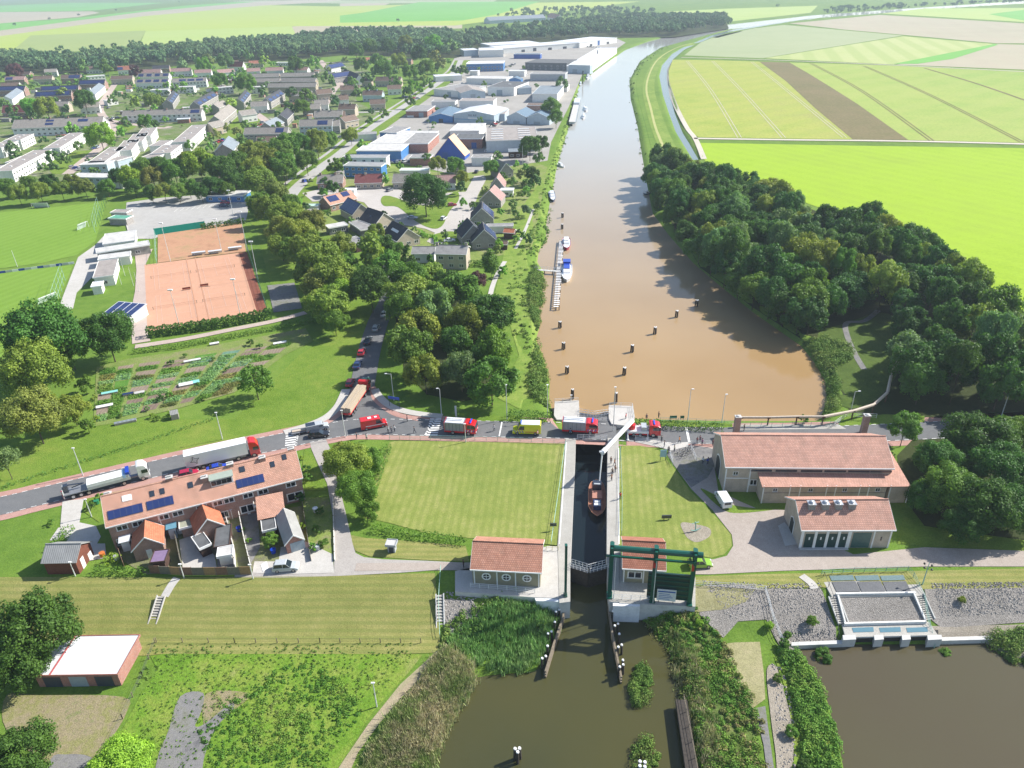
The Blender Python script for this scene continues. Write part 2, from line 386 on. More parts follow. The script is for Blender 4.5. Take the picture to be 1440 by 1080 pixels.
flat('canal',[tuple(P(480,1300,ZS)[:2]),tuple(P(480,1000,ZS)[:2]),tuple(P(700,850,ZS)[:2]),tuple(P(798,820,ZS)[:2]),tuple(P(812,600,ZS)[:2]),tuple(P(858,600,ZS)[:2]),tuple(P(862,820,ZS)[:2]),tuple(P(1000,860,ZS)[:2]),tuple(P(1040,1300,ZS)[:2])],ZS,M_WS)
flat('outfall_pool',grow(POND,1.),ZS,water('pool water',(.082,.074,.04),.09,1.0,.08,(.08,.066,.04),.03))
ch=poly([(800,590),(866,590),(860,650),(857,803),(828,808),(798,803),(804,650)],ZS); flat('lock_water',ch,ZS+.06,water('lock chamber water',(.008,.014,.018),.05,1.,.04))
# --- materials
ASPH=ground('asphalt',[(.135,.14,.145),(.185,.187,.19)],(.05,.6,8),.85,None,.15,.25)
ASPHD=ground('old asphalt',[(.13,.13,.135),(.23,.225,.22),(.16,.17,.1)],(.15,.9,6),.9,None,.2,.35)
REDP=ground('red cycle paving',[(.39,.22,.185),(.48,.3,.26)],(.1,.8,9),.85,None,.2,.3)
PAVE=ground('brick paving',[(.35,.3,.26),(.44,.385,.34)],(.08,.8,7),.9,None,.2,.3)
PALE=ground('pale paving',[(.44,.42,.385),(.55,.53,.5)],(.1,.9,7),.85,None,.15,.22)
CONC=ground('concrete',[(.36,.345,.31),(.47,.455,.42)],(.12,.7,6),.85,None,.2,.3)
MOWN=ground('mown lawn',[(.17,.23,.05),(.25,.29,.072),(.36,.35,.13)],(.045,.35,4),.95,(R(6),1.5,.4,(.15,.2,.04),3.))
MOWN2=ground('mown dike grass',[(.2,.215,.06),(.27,.27,.085),(.34,.31,.12)],(.05,.3,4),.95,(R(92),1.3,.42,(.14,.185,.045),1.8),rot=0)
LUSH=ground('lush meadow',[(.10,.21,.02),(.15,.275,.03),(.22,.30,.05),(.27,.29,.1)],(.07,.45,2.2),.95,None,.8,.45)
VERGE=ground('green verge',[(.11,.2,.022),(.16,.25,.035),(.22,.28,.05)],(.06,.4,3.5),.95,None,.6,.4)
PITCH=ground('pitch grass',[(.145,.26,.03),(.185,.30,.045)],(.02,.2,3),.95,(R(25),4.,.3,(.2,.33,.06),.1),.2,.2)
DRY=ground('dry grass',[(.24,.22,.10),(.34,.32,.17),(.42,.37,.22)],(.1,.6,5),.95,None,.5,.4)
SOIL=ground('worn soil',[(.14,.2,.045),(.3,.25,.16),(.24,.24,.09),(.33,.27,.18)],(.12,.7,5),.95,None,.5,.4)
RUB=ground('rubble stone',[(.28,.26,.235),(.42,.39,.36)],(.2,1.5,5),.95,None,1.,.6)
SHING=ground('shingle',[(.33,.29,.23),(.46,.41,.34)],(.2,1.5,7),.95,None,.8,.5)
CLAY=ground('tennis clay',[(.50,.275,.18),(.57,.325,.22)],(.05,.3,6),.9,None,.1,.12)
CLAY2=ground('worn clay court',[(.36,.2,.12),(.48,.27,.165),(.32,.25,.12)],(.07,.3,5),.9,None,.2,.25)
WHITE=plain('white road paint',(.72,.72,.7),.7,kind='pos',scale=6,var=.18)
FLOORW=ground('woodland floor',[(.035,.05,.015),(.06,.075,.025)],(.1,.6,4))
VILL=ground('village ground',[(.07,.14,.03),(.13,.2,.05),(.2,.22,.11),(.33,.32,.3)],(.06,.2,1.5),.95,None,.3,.4)
# --- far fields, right bank
F=lambda n,px,m,o=.12: sheet(n,px,m,o)
G1=ground('lime crop',[(.235,.36,.02),(.285,.42,.03),(.26,.37,.035)],(.008,.05,.8),.95,(R(-31),9,.22,(.31,.46,.03),.2),.1,.12)
G2=ground('ripening crop',[(.25,.33,.05),(.36,.39,.085),(.33,.34,.1)],(.006,.06,.6),.95,(R(52),22,.2,(.22,.31,.06),.4),.1,.3)
G3=ground('greener crop',[(.24,.35,.07),(.34,.40,.10)],(.005,.05,.6),.95,(R(52),30,.2,(.36,.38,.12),.5),.1,.25)
BRN=ground('brown crop strip',[(.16,.15,.06),(.22,.175,.09)],(.02,.1,.6),.95,None,.1,.3)
STB=ground('stubble',[(.35,.32,.22),(.42,.37,.27)],(.003,.02,.4),.95,(R(20),30,.2,(.38,.37,.25),.3),.1,.1)
STG=ground('pale green stubble',[(.29,.34,.18),(.35,.38,.22)],(.003,.02,.4),.95,(R(60),25,.2,(.3,.36,.17),.3),.1,.1)
PGR=ground('pale grass field',[(.3,.42,.1),(.38,.46,.14)],(.003,.02,.4),.95,(R(80),35,.35,(.4,.44,.2),.1),.1,.1)
MGR=ground('mid green field',[(.14,.35,.06),(.17,.4,.08)],(.003,.02,.4),.95,None,.1,.1)
YGR=ground('yellow green field',[(.33,.42,.07),(.38,.44,.11)],(.003,.02,.4),.95,(R(10),40,.3,(.28,.4,.09),.2),.1,.1)
sheet('lime_field',[(984,201),(1200,205),(1800,214),(2300,700),(1480,470),(1385,398),(1330,352),(1240,322),(1140,288),(1060,258),(1000,236),(988,222)],G1,.1)
sheet('crop_field',[(946,84),(1010,85),(1110,88),(1277,197),(1100,195),(982,193),(966,183),(952,150),(941,118),(940,100)],G2,.1)
sheet('brown_crop_strip',[(1068,87),(1110,88),(1136,103),(1167,122),(1205,146),(1277,197),(1200,197),(1147,153),(1105,114)],BRN,.16)
sheet('crop_field',[(1110,88),(1250,92),(1440,100),(1800,115),(1800,208),(1440,201),(1277,197),(1205,146),(1167,122),(1136,103)],G3,.1)
sheet('pale_field',[(962,78),(985,60),(1010,50),(1060,40),(1103,35),(1190,43),(1270,50),(1073,82)],STG,.1)
sheet('striped_field',[(1076,82),(1270,51),(1397,62),(1257,91)],ground('striped grass',[(.36,.42,.15),(.42,.45,.2)],(.003,.02,.4),.95,(R(17),26,.6,(.3,.37,.12),.05),.1,.1),.1)
sheet('pale_field',[(1260,91),(1300,84),(1402,62),(1440,63),(1800,72),(1800,112),(1440,98)],STB,.1)
sheet('green_strip',[(1257,90),(1398,62),(1404,63),(1340,83),(1290,90)],MGR,.2)
sheet('pale_field',[(1110,33),(1237,21),(1440,33),(1800,50),(1800,69),(1440,61),(1402,61),(1270,49),(1190,42)],STB,.1)
sheet('far_field',[(1240,19),(1300,12),(1600,10),(1900,30),(1800,47),(1440,31)],PGR,.1)
sheet('far_field',[(1390,20),(1440,14),(1900,25),(1800,40),(1440,29)],MGR,.18)
TRK=ground('field track',[(.5,.46,.38),(.58,.53,.45)],(.05,.3,3),.95,None,.1,.15)
ribbon('field_track',[(976,195),(1100,197),(1277,199),(1440,203),(1700,211)],4,TRK,.25)
ribbon('field_track',[(958,81),(1030,83),(1120,86),(1257,92),(1440,101),(1700,113)],3.5,TRK,.25)
ribbon('field_track',[(943,86),(938,100),(940,118),(950,148),(966,180),(978,196),(990,224)],3,TRK,.25)
for a in ([(966,86),(1000,128),(1040,194)],[(1002,86),(1045,130),(1102,194)],[(1057,87),(1110,130),(1188,194)]):
    for s in (-1.1,1.1): ribbon('tramline',a,.42,TRK,.2,side=s)
for a in ([(1140,89),(1215,130),(1310,198)],[(1215,93),(1310,135),(1437,200)]):
    for s in (-1.1,1.1): ribbon('tramline',a,.8,BRN,.2,side=s)
ribbon('tramline',[(1300,96),(1380,120),(1480,155)],2.2,BRN,.2)
# levee on the right river bank: mown crest and a path
BANKG=ground('bank grass',[(.12,.21,.035),(.19,.28,.05),(.27,.33,.08)],(.05,.4,2.5),.95,None,.2,.3)
ribbon('levee_grass',[(1040,44),(990,57),(955,68),(928,84),(916,104),(912,125),(917,150),(925,175),(936,202),(950,225)],10,BANKG,.1)
ribbon('reed_margin',[(1000,48),(955,64),(925,73),(903,90),(891,114),(893,140),(903,182),(910,215),(918,255)],6,GR,.08)
ribbon('levee_path',[(985,57),(950,68),(925,84),(913,105),(909,127),(915,152),(922,180),(935,212)],1.6,ground('trodden levee path',[(.38,.4,.14),(.45,.45,.2)],(.05,.3,3)),.14)
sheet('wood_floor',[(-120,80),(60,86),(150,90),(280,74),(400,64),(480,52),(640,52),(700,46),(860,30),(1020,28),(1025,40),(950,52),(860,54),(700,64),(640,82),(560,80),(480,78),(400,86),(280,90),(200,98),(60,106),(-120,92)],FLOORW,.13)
# far fields, left
for nm,px,m in [('far_field',[(-900,60),(0,51),(200,22),(367,7),(470,9),(640,5),(900,2),(640,36),(410,37),(205,44),(70,74),(0,76),(-900,100)],YGR),
 ('green_field',[(-900,75),(0,52),(42,50),(14,72),(0,74),(-900,110)],MGR),('olive_field',[(43,50),(205,43),(194,64),(70,76),(12,76)],ground('olive field',[(.25,.32,.1),(.3,.36,.13)],(.003,.02,.4),.95,None,.1,.1)),
 ('striped_field',[(205,43),(410,36),(416,49),(196,64)],PGR),('pale_field',[(-900,60),(0,43),(200,17),(367,2),(500,-3),(460,3),(367,8),(200,23),(0,51),(-900,75)],STB),
 ('green_field',[(-900,50),(0,33),(110,25),(260,8),(330,3),(367,2),(200,17),(0,43),(-900,60)],MGR),('pale_field',[(-900,28),(0,17),(130,16),(140,18),(110,24),(0,33),(-900,48)],STB),
 ('green_field',[(-900,12),(0,8),(100,4),(230,4),(130,15),(0,17),(-900,26)],MGR),('pale_field',[(400,38),(480,33),(650,29),(650,40),(480,45),(414,49)],STB),
 ('green_field',[(478,22),(510,18),(590,3),(760,2),(700,20),(650,29),(478,32)],MGR),('pale_field',[(478,2),(553,3),(512,18),(478,20)],STB),('pale_field',[(940,16),(1030,12),(1150,8),(1140,18),(1030,30),(990,30)],PGR),
 ('pale_field',[(300,1),(700,0),(690,4),(478,5),(367,3)],STG)]:
    sheet(nm,px,m,.1+.05*random.random())
# --- village and industrial ground
VS=sheet('village_ground',[(-500,150),(0,130),(160,130),(400,110),(480,85),(520,100),(500,140),(530,160),(430,240),(350,262),(180,262),(0,262),(-500,262)],VILL,.06)
IND=ground('yard paving',[(.3,.285,.26),(.4,.38,.35)],(.04,.3,3),.9,None,.15,.2)
sheet('yard_paving',[(640,80),(700,60),(850,46),(880,60),(820,102),(800,150),(775,200),(770,226),(640,246),(545,225),(430,262),(480,215),(560,160),(620,120)],IND,.08)
sheet('garden_ground',[(400,262),(480,222),(640,246),(740,225),(770,235),(758,300),(748,350),(700,360),(620,385),(520,350),(430,320)],ground('garden ground',[(.14,.22,.05),(.22,.28,.07),(.28,.26,.16)],(.06,.3,2),.95,None,.4,.4),.07)
for px in ([(95,150),(130,125),(160,118)],): pass
PINK=ground('pink brick street',[(.42,.34,.3),(.5,.42,.37)],(.05,.3,3),.9,None,.1,.2)
for px,wd in (([(162,118),(150,135),(140,152),(146,165),(160,180),(150,200),(120,225),(95,245)],6),([(450,85),(478,118),(470,125),(455,150),(448,162)],7),([(146,168),(220,180),(240,178)],5),([(300,255),(330,235)],5),([(360,160),(375,172),(365,178)],6),([(330,88),(470,88),(560,82)],5)):
    ribbon('village_street',px,wd,PINK,.16)
for px in ([(75,225),(100,215),(135,212),(130,225),(85,245),(70,240)],[(150,170),(190,168),(190,180),(160,188)],[(300,150),(340,148),(365,170),(330,195),(300,190)],[(190,235),(240,225),(240,250),(180,258)]):
    sheet('village_green',px,VERGE,.12,sm=True)
# village through road
LRO=ground('light asphalt',[(.36,.35,.33),(.44,.43,.41)],(.05,.4,4),.85,None,.1,.15)
VRD=[(395,300),(402,285),(420,262),(450,237),(480,215),(515,185),(560,155),(590,135),(620,115),(640,100),(648,85)]
ribbon('verge',VRD[1:],22,VERGE,.1); ribbon('village_road',VRD,6.5,LRO,.2); ribbon('cycle_path',VRD,2.2,LRO,.2,side=8)
ribbon('side_road',[(500,158),(520,158),(560,155)],5,LRO,.21)
# cul-de-sac
CUL=ground('pale block paving',[(.42,.39,.36),(.5,.47,.44)],(.06,.4,4),.9,None,.1,.2)
sheet('street',[(425,272),(470,262),(500,266),(545,262),(565,268),(620,272),(655,270),(667,248),(680,247),(684,252),(672,275),(664,300),(655,322),(640,342),(612,345),(600,340),(612,328),(598,322),(575,318),(555,316),(525,300),(512,285),(480,278),(440,284)],CUL,.16)
for px in ([(536,280),(548,276),(600,290),(640,270),(645,282),(632,298),(622,318),(608,322),(585,312),(560,292),(540,290)],[(605,334),(630,326),(645,330),(640,345)],):
    sheet('street_green',px,VERGE,.22,sm=True)
# --- the main road along the dike
RD=[(-120,735),(0,712),(50,700),(100,688),(200,664),(300,641),(400,620),(450,609),(500,601),(560,601),(650,603),(800,606),(900,610),(1000,613),(1150,612),(1300,606),(1440,598),(1650,590)]
ribbon('cycle_strips',RD,10.4,REDP,.06,z=0)
ribbon('road',RD,6.6,ASPH,.10,z=0)
NR=[(522,598),(511,575),(508,555),(512,530),(518,500),(526,470),(535,445),(546,425),(552,400),(545,375),(520,345)]
sheet('junction_asphalt',[(470,585),(486,570),(494,556),(498,545),(521,545),(526,560),(540,574),(560,583),(600,590),(600,600),(470,603),(450,606)],ASPH,.12,z=0)
ribbon('cycle_strip',[(447,601),(470,588),(487,573),(496,556),(500,545)],1.7,REDP,.14,z=0); ribbon('cycle_strip',[(524,545),(528,560),(541,573),(560,584),(590,590)],1.7,REDP,.14,z=0)
ribbon('road',NR[1:],6.2,ASPH,.10,z=0)
ribbon('footpath',[(400,609),(430,600),(458,588),(474,574),(482,560),(487,548)],2.2,PALE,.17,z=0); ribbon('footpath',[(527,548),(533,558),(548,571),(570,579),(600,584),(622,586)],2.0,PALE,.17,z=0)
def dashes(px,wd,ln,gap,side,off=.155):
    pts=[Vector(p) for p in poly(smooth_px(px,False,8))]; mb=MB(); acc=0; d=0; pos=[]
    for i in range(len(pts)-1):
        a,b=pts[i],pts[i+1]; L=(b-a).length; t=(b-a)/L; nn=Vector((-t.y,t.x)); u=-d
        while u<L:
            s0=max(u,0); s1=min(u+ln,L)
            if s1>s0:
                p=a+t*s0+nn*side; r=a+t*s1+nn*side; e=nn*wd/2
                mb.face([(*(p-e),off),(*(r-e),off),(*(r+e),off),(*(p+e),off)])
            u+=ln+gap
        d=(L-(u-(ln+gap))) if u>L else 0
    return tag(mb.build('road_marking',WHITE),kind='structure')
for s in (-3.25,3.25): dashes(RD,.16,1.,1.,s)
def crossing(x,y,n,ln,w,gap,ang):
    mb=MB(); c=P(x,y); 
    for i in range(n):
        u=(i-(n-1)/2)*gap; mb.box(c.x-ln/2,c.x+ln/2,c.y+u-w/2,c.y+u+w/2,.155,.16,rz=ang,c=(c.x,c.y))
    tag(mb.build('road_marking',WHITE),kind='structure')
crossing(610,601,8,2.6,.5,.95,R(-3)); crossing(605,601,1,.4,7.,1,R(-14)); crossing(410,618,6,2.6,.5,.95,R(12)); crossing(967,612,1,.5,6.,1,R(-6))
crossing(418,617,1,.35,6.,1,R(8)); crossing(704,604,1,.3,6.,1,R(-6))
# --- paths south of the road
DP=ground('path paving',[(.35,.325,.3),(.43,.4,.37)],(.08,.7,5),.9,None,.15,.25)
sheet('path',[(468,640),(470,650),(476,680),(486,720),(496,765),(500,778),(512,784),(540,787),(600,789),(660,792),(662,803),(640,800),(560,806),(480,810),(400,812),(330,812),(330,806),(470,803),(470,770),(467,720),(460,680),(448,655),(438,632),(434,612),(455,610)],DP,.08,grid=0)
sheet('driveway',[(392,790),(395,770),(430,762),(468,780),(470,806),(400,808),(355,806),(358,790)],PALE,.1)
ribbon('footway',[(500,798),(600,797),(662,797)],1.9,PAVE,.1)
sheet('lawn',[(548,622),(560,620),(700,622),(792,624),(796,640),(789,700),(783,767),(735,762),(660,757),(600,750),(545,735),(512,728),(520,700),(532,660)],MOWN,.07,grid=0)
sheet('lawn',[(490,752),(515,757),(560,760),(655,768),(660,790),(600,788),(520,783),(500,775)],MOWN2,.075)
sheet('lawn',[(874,627),(900,627),(925,632),(945,655),(970,690),(1000,720),(1028,752),(1029,768),(1018,780),(1000,785),(930,772),(870,768),(870,700),(872,650)],MOWN,.07)
sheet('verge',[(880,594),(930,600),(1030,602),(1030,596),(980,593),(895,590)],VERGE,.07)
sheet('verge',[(628,586),(660,580),(700,585),(768,590),(770,596),(700,595),(640,592)],VERGE,.07)
sheet('verge',[(1178,600),(1182,587),(1245,583),(1300,585),(1300,600),(1240,603),(1190,606)],VERGE,.07)
sheet('forecourt',[(945,627),(985,628),(1003,630),(1005,660),(1010,690),(1040,705),(1063,715),(1110,718),(1135,750),(1200,780),(1300,770),(1440,775),(1560,775),(1560,797),(1440,797),(1300,797),(1100,803),(1000,808),(975,808),(975,787),(1003,787),(1022,782),(1031,768),(1029,752),(1002,718),(972,688),(948,655)],PAVE,.075)
sheet('asphalt_lane',[(943,625),(985,628),(1003,632),(1005,655),(995,672),(972,686),(948,655),(938,640)],ASPHD,.085)
sheet('footpath',[(893,613),(925,620),(943,624),(968,622),(968,628),(944,634),(925,629),(893,622)],PALE,.12)
sheet('lawn_strip',[(985,688),(1003,695),(1020,708),(1060,715),(1095,716),(1040,722),(1015,716)],VERGE,.09,sm=True)
sheet('dike_grass',[(960,812),(1060,808),(1440,800),(1560,798),(1560,822),(1440,826),(1300,828),(1140,826),(1070,828),(1040,822),(975,822)],MOWN2,.07,grid=1.3)
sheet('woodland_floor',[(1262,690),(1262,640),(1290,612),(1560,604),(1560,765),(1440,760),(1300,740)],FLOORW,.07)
sheet('verge',[(1270,725),(1300,742),(1440,760),(1560,765),(1560,775),(1440,775),(1300,768),(1262,765)],VERGE,.07)
# --- dike slope, south-west
sheet('dike_grass',[(-60,812),(0,812),(240,812),(470,810),(612,806),(616,860),(617,900),(560,902),(225,902),(195,905),(150,903),(0,900),(-60,905)],MOWN2,.07,grid=1.3)
sheet('meadow',[(205,905),(225,902),(560,902),(592,903),(575,925),(520,985),(465,1070),(450,1110),(280,1110),(200,1080),(130,1070),(190,960),(215,925)],LUSH,.06,grid=1.5)
sheet('worn_ground',[(0,960),(45,960),(165,962),(170,985),(150,1020),(130,1060),(70,1060),(0,1010)],SOIL,.07,sm=True,grid=1.5)
sheet('broken_asphalt',[(247,962),(280,957),(276,985),(268,1003),(282,1000),(318,972),(322,980),(296,1008),(280,1050),(268,1110),(208,1110),(214,1050),(230,1010)],ASPHD,.1,sm=True,grid=1.5)
sheet('dry_patch',[(285,957),(345,957),(335,972),(310,990),(290,1005),(280,1000)],SOIL,.09,sm=True,grid=1.5)
sheet('broken_asphalt',[(62,1050),(85,1043),(115,1045),(125,1060),(115,1110),(52,1110)],ASPHD,.1,sm=True,grid=1.5)
sheet('farm_track',[(616,895),(622,900),(600,925),(560,965),(530,1000),(500,1040),(470,1110),(440,1110),(480,1050),(515,1000),(560,945)],ground('farm track soil',[(.33,.27,.18),(.42,.36,.25)],(.1,.7,5),.95,(R(40),2.4,.3,(.25,.26,.12),.4),.4,.35),.09,grid=1.5)
# --- rubble slopes
sheet('rubble_slope',[(622,836),(660,838),(690,852),(680,868),(655,880),(628,900),(624,880)],RUB,.09,grid=1.3)
sheet('rubble_slope',[(985,824),(1040,822),(1070,828),(1155,828),(1180,870),(1182,905),(1115,908),(1100,890),(1080,860),(1040,862),(1020,880),(985,855)],RUB,.09,grid=1.3)
sheet('rubble_slope',[(1300,828),(1440,826),(1560,823),(1560,858),(1440,862),(1330,868),(1315,860)],RUB,.09,grid=1.3)
sheet('shingle_shore',[(1315,866),(1440,864),(1560,860),(1560,905),(1392,905),(1325,905)],SHING,.09,grid=1.3)
sheet('pale_slab',[(1018,888),(1036,886),(1072,885),(1078,930),(1080,965),(1062,978),(1045,960),(1030,925)],DRY,.1,grid=1.5)
sheet('footpath',[(1065,978),(1080,975),(1085,1010),(1100,1110),(1088,1110),(1078,1030)],ASPHD,.11,grid=1.5)
sheet('shingle_path',[(1082,925),(1095,920),(1105,950),(1115,985),(1120,1020),(1118,1060),(1100,1080),(1095,1040),(1088,990)],SHING,.11,sm=True,grid=1.5)
sheet('rough_bank',[(1092,905),(1115,910),(1143,948),(1163,985),(1176,1040),(1190,1110),(1115,1110),(1122,1040),(1112,960)],LUSH,.08,grid=1.5)
sheet('rough_bank',[(905,880),(950,865),(1015,880),(1035,940),(1060,990),(1085,1110),(1000,1110),(960,960),(945,905)],ground('spit weeds',[(.07,.13,.03),(.14,.2,.05),(.24,.23,.1)],(.15,.7,3),.95,None,.8,.5),.08,grid=1.5)
ribbon('woodland_floor',[(921,258),(926,285),(936,308),(950,332),(966,352),(984,370),(1002,386),(1025,403),(1050,420),(1080,437),(1105,452),(1128,466)],9,FLOORW,.1)
# --- river bank strip and woodland floor
sheet('river_bank_grass',[(705,372),(715,330),(735,290),(755,262),(775,232),(783,210),(795,180),(803,150),(812,120),(825,112),(816,140),(806,180),(790,225),(778,262),(768,300),(760,340),(765,380),(757,420),(760,460),(768,520),(772,560),(730,575),(700,560),(730,500),(712,440),(690,440)],BANKG,.08,sm=False,grid=4)
ribbon('foot_path',[(688,425),(692,405),(700,385),(710,368)],1.6,PALE,.15)
ribbon('foot_path',[(725,350),(738,325),(750,295)],1.2,PALE,.15)
sheet('woodland_floor',[(555,440),(575,415),(630,400),(680,430),(700,460),(712,510),(700,555),(650,565),(600,555),(568,520)],FLOORW,.09)
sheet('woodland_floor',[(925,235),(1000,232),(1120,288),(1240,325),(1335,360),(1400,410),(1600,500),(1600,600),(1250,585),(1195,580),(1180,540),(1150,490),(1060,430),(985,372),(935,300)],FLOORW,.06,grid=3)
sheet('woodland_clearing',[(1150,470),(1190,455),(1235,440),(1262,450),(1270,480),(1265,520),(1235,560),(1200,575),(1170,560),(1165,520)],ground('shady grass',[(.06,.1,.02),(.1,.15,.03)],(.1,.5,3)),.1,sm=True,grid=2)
ribbon('foot_path',[(1235,437),(1215,452),(1190,455),(1192,475),(1203,500),(1215,520)],1.5,ASPHD,.15)
sheet('tree_row_verge',[(345,300),(400,262),(440,330),(480,380),(530,420),(520,470),(470,560),(440,595),(300,640),(200,660),(0,705),(0,640),(100,590),(330,590),(420,500),(470,470),(430,420),(380,400),(362,330)],VERGE,.05)
sheet('car_park',[(178,285),(230,278),(345,270),(350,292),(346,310),(318,316),(240,328),(215,336),(183,336),(176,310)],LRO,.1)
sheet('pitch',[(-300,310),(0,299),(60,293),(148,284),(146,300),(134,340),(108,359),(60,370),(0,378),(-300,420)],PITCH,.1); sheet('pitch',[(-300,430),(0,383),(103,373),(80,428),(40,470),(-20,520),(-300,560)],PITCH,.1)
sheet('club_terrace',[(110,362),(134,345),(148,330),(165,345),(150,370),(125,395),(108,412),(103,434),(84,440),(86,424)],PALE,.12)
sheet('club_paving',[(190,360),(215,350),(205,372),(206,400),(208,470),(212,480),(186,484),(184,440),(190,410),(192,380)],PINK,.13)
sheet('tennis_court',[(203.3,373),(336,356),(362.5,442),(207.5,467)],CLAY,.14); sheet('tennis_court',[(336,356),(347,354.5),(376,438),(362.5,442)],ground('brown court strip',[(.2,.07,.045),(.26,.1,.07)],(.1,.5,6)),.15)
sheet('tennis_court',[(222,327),(340,312),(346,354),(222,370)],CLAY2,.14)
ribbon('footpath',[(190,488),(260,477),(330,463),(385,452),(430,440)],2.6,PINK,.15)
sheet('allotment_ground',[(136,517),(180,505),(250,495),(330,480),(430,462),(440,480),(400,500),(330,552),(250,575),(165,595),(131,600)],ground('allotment soil and grass',[(.13,.2,.04),(.2,.26,.07),(.25,.22,.13)],(.08,.4,3)),.1)
sheet('small_court',[(376,402),(414,398),(425,434),(385,440)],ASPHD,.16)
sheet('garden_yard',[(160,748),(425,712),(440,790),(390,802),(330,800),(205,808),(165,785)],ground('back garden ground',[(.16,.15,.12),(.2,.22,.09),(.28,.25,.2)],(.1,.6,4)),.075)
sheet('driveway',[(88,705),(118,702),(112,735),(135,740),(142,755),(135,768),(95,765),(85,740)],PALE,.085); ribbon('footpath',[(88,742),(76,760)],1.5,PALE,.09)
sheet('verge',[(120,702),(180,688),(260,672),(262,680),(180,700),(145,715),(140,735),(118,720)],VERGE,.08); sheet('front_paving',[(255,672),(360,648),(375,643),(378,652),(290,672),(258,682)],PALE,.085)
sheet('garden_lawn',[(428,632),(440,640),(452,670),(458,690),(430,690),(425,660)],VERGE,.08); sheet('garden_bed',[(428,700),(462,700),(470,730),(470,788),(432,782),(425,730)],ground('kitchen garden',[(.12,.2,.04),(.22,.28,.07),(.24,.2,.14)],(.15,.8,4)),.08)
# ================= TREES AND PLANTS =================
def leafquads(c,nrm,size,rng,asp=.6):
    n=len(c); a=rng.normal(size=(n,3)); t=np.cross(nrm,a); t/=np.linalg.norm(t,axis=1,keepdims=True)+1e-9; b=np.cross(nrm,t)
    s=(size*(.7+.6*rng.random(n)))[:,None] if np.ndim(size) else size*(.7+.6*rng.random((n,1)))
    v=np.stack([c-t*s,c-b*s*asp,c+t*s,c+b*s*asp],1).reshape(-1,3); q=np.arange(n*4).reshape(n,4); return v,q
def crownarr(seed,nc,nl,leaf,shape='round'):
    rng=np.random.default_rng(seed); C=[];Rr=[]
    while len(C)<nc:
        d=rng.normal(size=3); d/=np.linalg.norm(d)
        if d[2]<-.62: continue
        if shape=='cone':
            h=rng.random()**1.3; a=rng.random()*6.28; rr=(1-h)*.42+.04; C.append((math.cos(a)*rr,math.sin(a)*rr,-1+2.1*h)); Rr.append(.28-.16*h); continue
        if shape=='tall': k=.5+.3*rng.random(); C.append((d[0]*k*.55,d[1]*k*.55,d[2]*k*1.25)); Rr.append(.22+.14*rng.random()); continue
        k=.45+.38*rng.random(); C.append((d[0]*k,d[1]*k,d[2]*k*.88+.03)); Rr.append((.13+.2*rng.random())*(1 if nc<40 else .92))
    C=np.array(C);Rr=np.array(Rr); wgt=Rr**2/np.sum(Rr**2); ci=rng.choice(nc,nl,p=wgt)
    d=rng.normal(size=(nl,3)); d/=np.linalg.norm(d,axis=1,keepdims=True); out=C[ci]/(np.linalg.norm(C[ci],axis=1,keepdims=True)+1e-6)
    d=d+out*.55+np.array([0,0,.25]); d/=np.linalg.norm(d,axis=1,keepdims=True)
    pos=C[ci]+d*(Rr[ci]*(.62+.62*rng.random(nl)**1.5))[:,None]
    nr=d+rng.normal(size=(nl,3))*.45; nr/=np.linalg.norm(nr,axis=1,keepdims=True)
    v,q=leafquads(pos,nr,leaf,rng,.7); cv=rng.random(nc); lf=.5*cv[ci]+.5*rng.random(nl); return v,q,lf
CR_={}
for i in range(5): CR_['round%d'%i]=crownarr(10+i,46+6*i,8600,.047)
for i in range(3): CR_['big%d'%i]=crownarr(30+i,95,19000,.033)
for i in range(3): CR_['small%d'%i]=crownarr(50+i,16,1300,.105)
for i in range(3): CR_['far%d'%i]=crownarr(60+i,11,330,.2)
CR_['cone0']=crownarr(70,40,3000,.07,'cone'); CR_['tall0']=crownarr(71,34,3600,.06,'tall'); CR_['tall1']=crownarr(72,30,1200,.1,'tall'); CR_['sparse0']=crownarr(75,30,2300,.06)
CRM={k:npmesh('crown',v,q,FOL,l) for k,(v,q,l) in CR_.items()}
def trunkmesh(seed,limbs=6):
    r=random.Random(seed); mb=MB(); mb.tube((0,0,-.15),(0,0,.55),.05,.034,7); mb.tube((0,0,.55),(r.uniform(-.05,.05),r.uniform(-.05,.05),1.1),.034,.012,6)
    for k in range(limbs):
        a=6.28*k/limbs+r.uniform(-.4,.4); z=.42+.1*k%.4; e=.38+r.random()*.2
        m1=(math.cos(a)*e*.5,math.sin(a)*e*.5,z+.22); mb.tube((0,0,z),m1,.02,.013,5); mb.tube(m1,(math.cos(a)*e,math.sin(a)*e,z+.5),.013,.005,4)
    return mb.mesh('trunk',BARK)
TRM=[trunkmesh(i) for i in range(3)]
TONE=dict(dk=(0.072,0.168,0.029),md=(0.124,0.248,0.037),ol=(0.208,0.284,0.046),br=(0.215,0.256,0.057),yl=(0.273,0.412,0.046),gy=(0.156,0.270,0.098),pu=(0.124,0.057,0.069),bl=(0.062,0.168,0.039),lt=(0.169,0.383,0.040),fg=(0.104,0.241,0.052))
TN={'dk':'dark green','md':'mid green','ol':'olive green','br':'brownish','yl':'yellow-green','gy':'grey-green','pu':'purple-leaved','bl':'blue-green','lt':'bright green','fg':'fresh green'}
TC=[0]
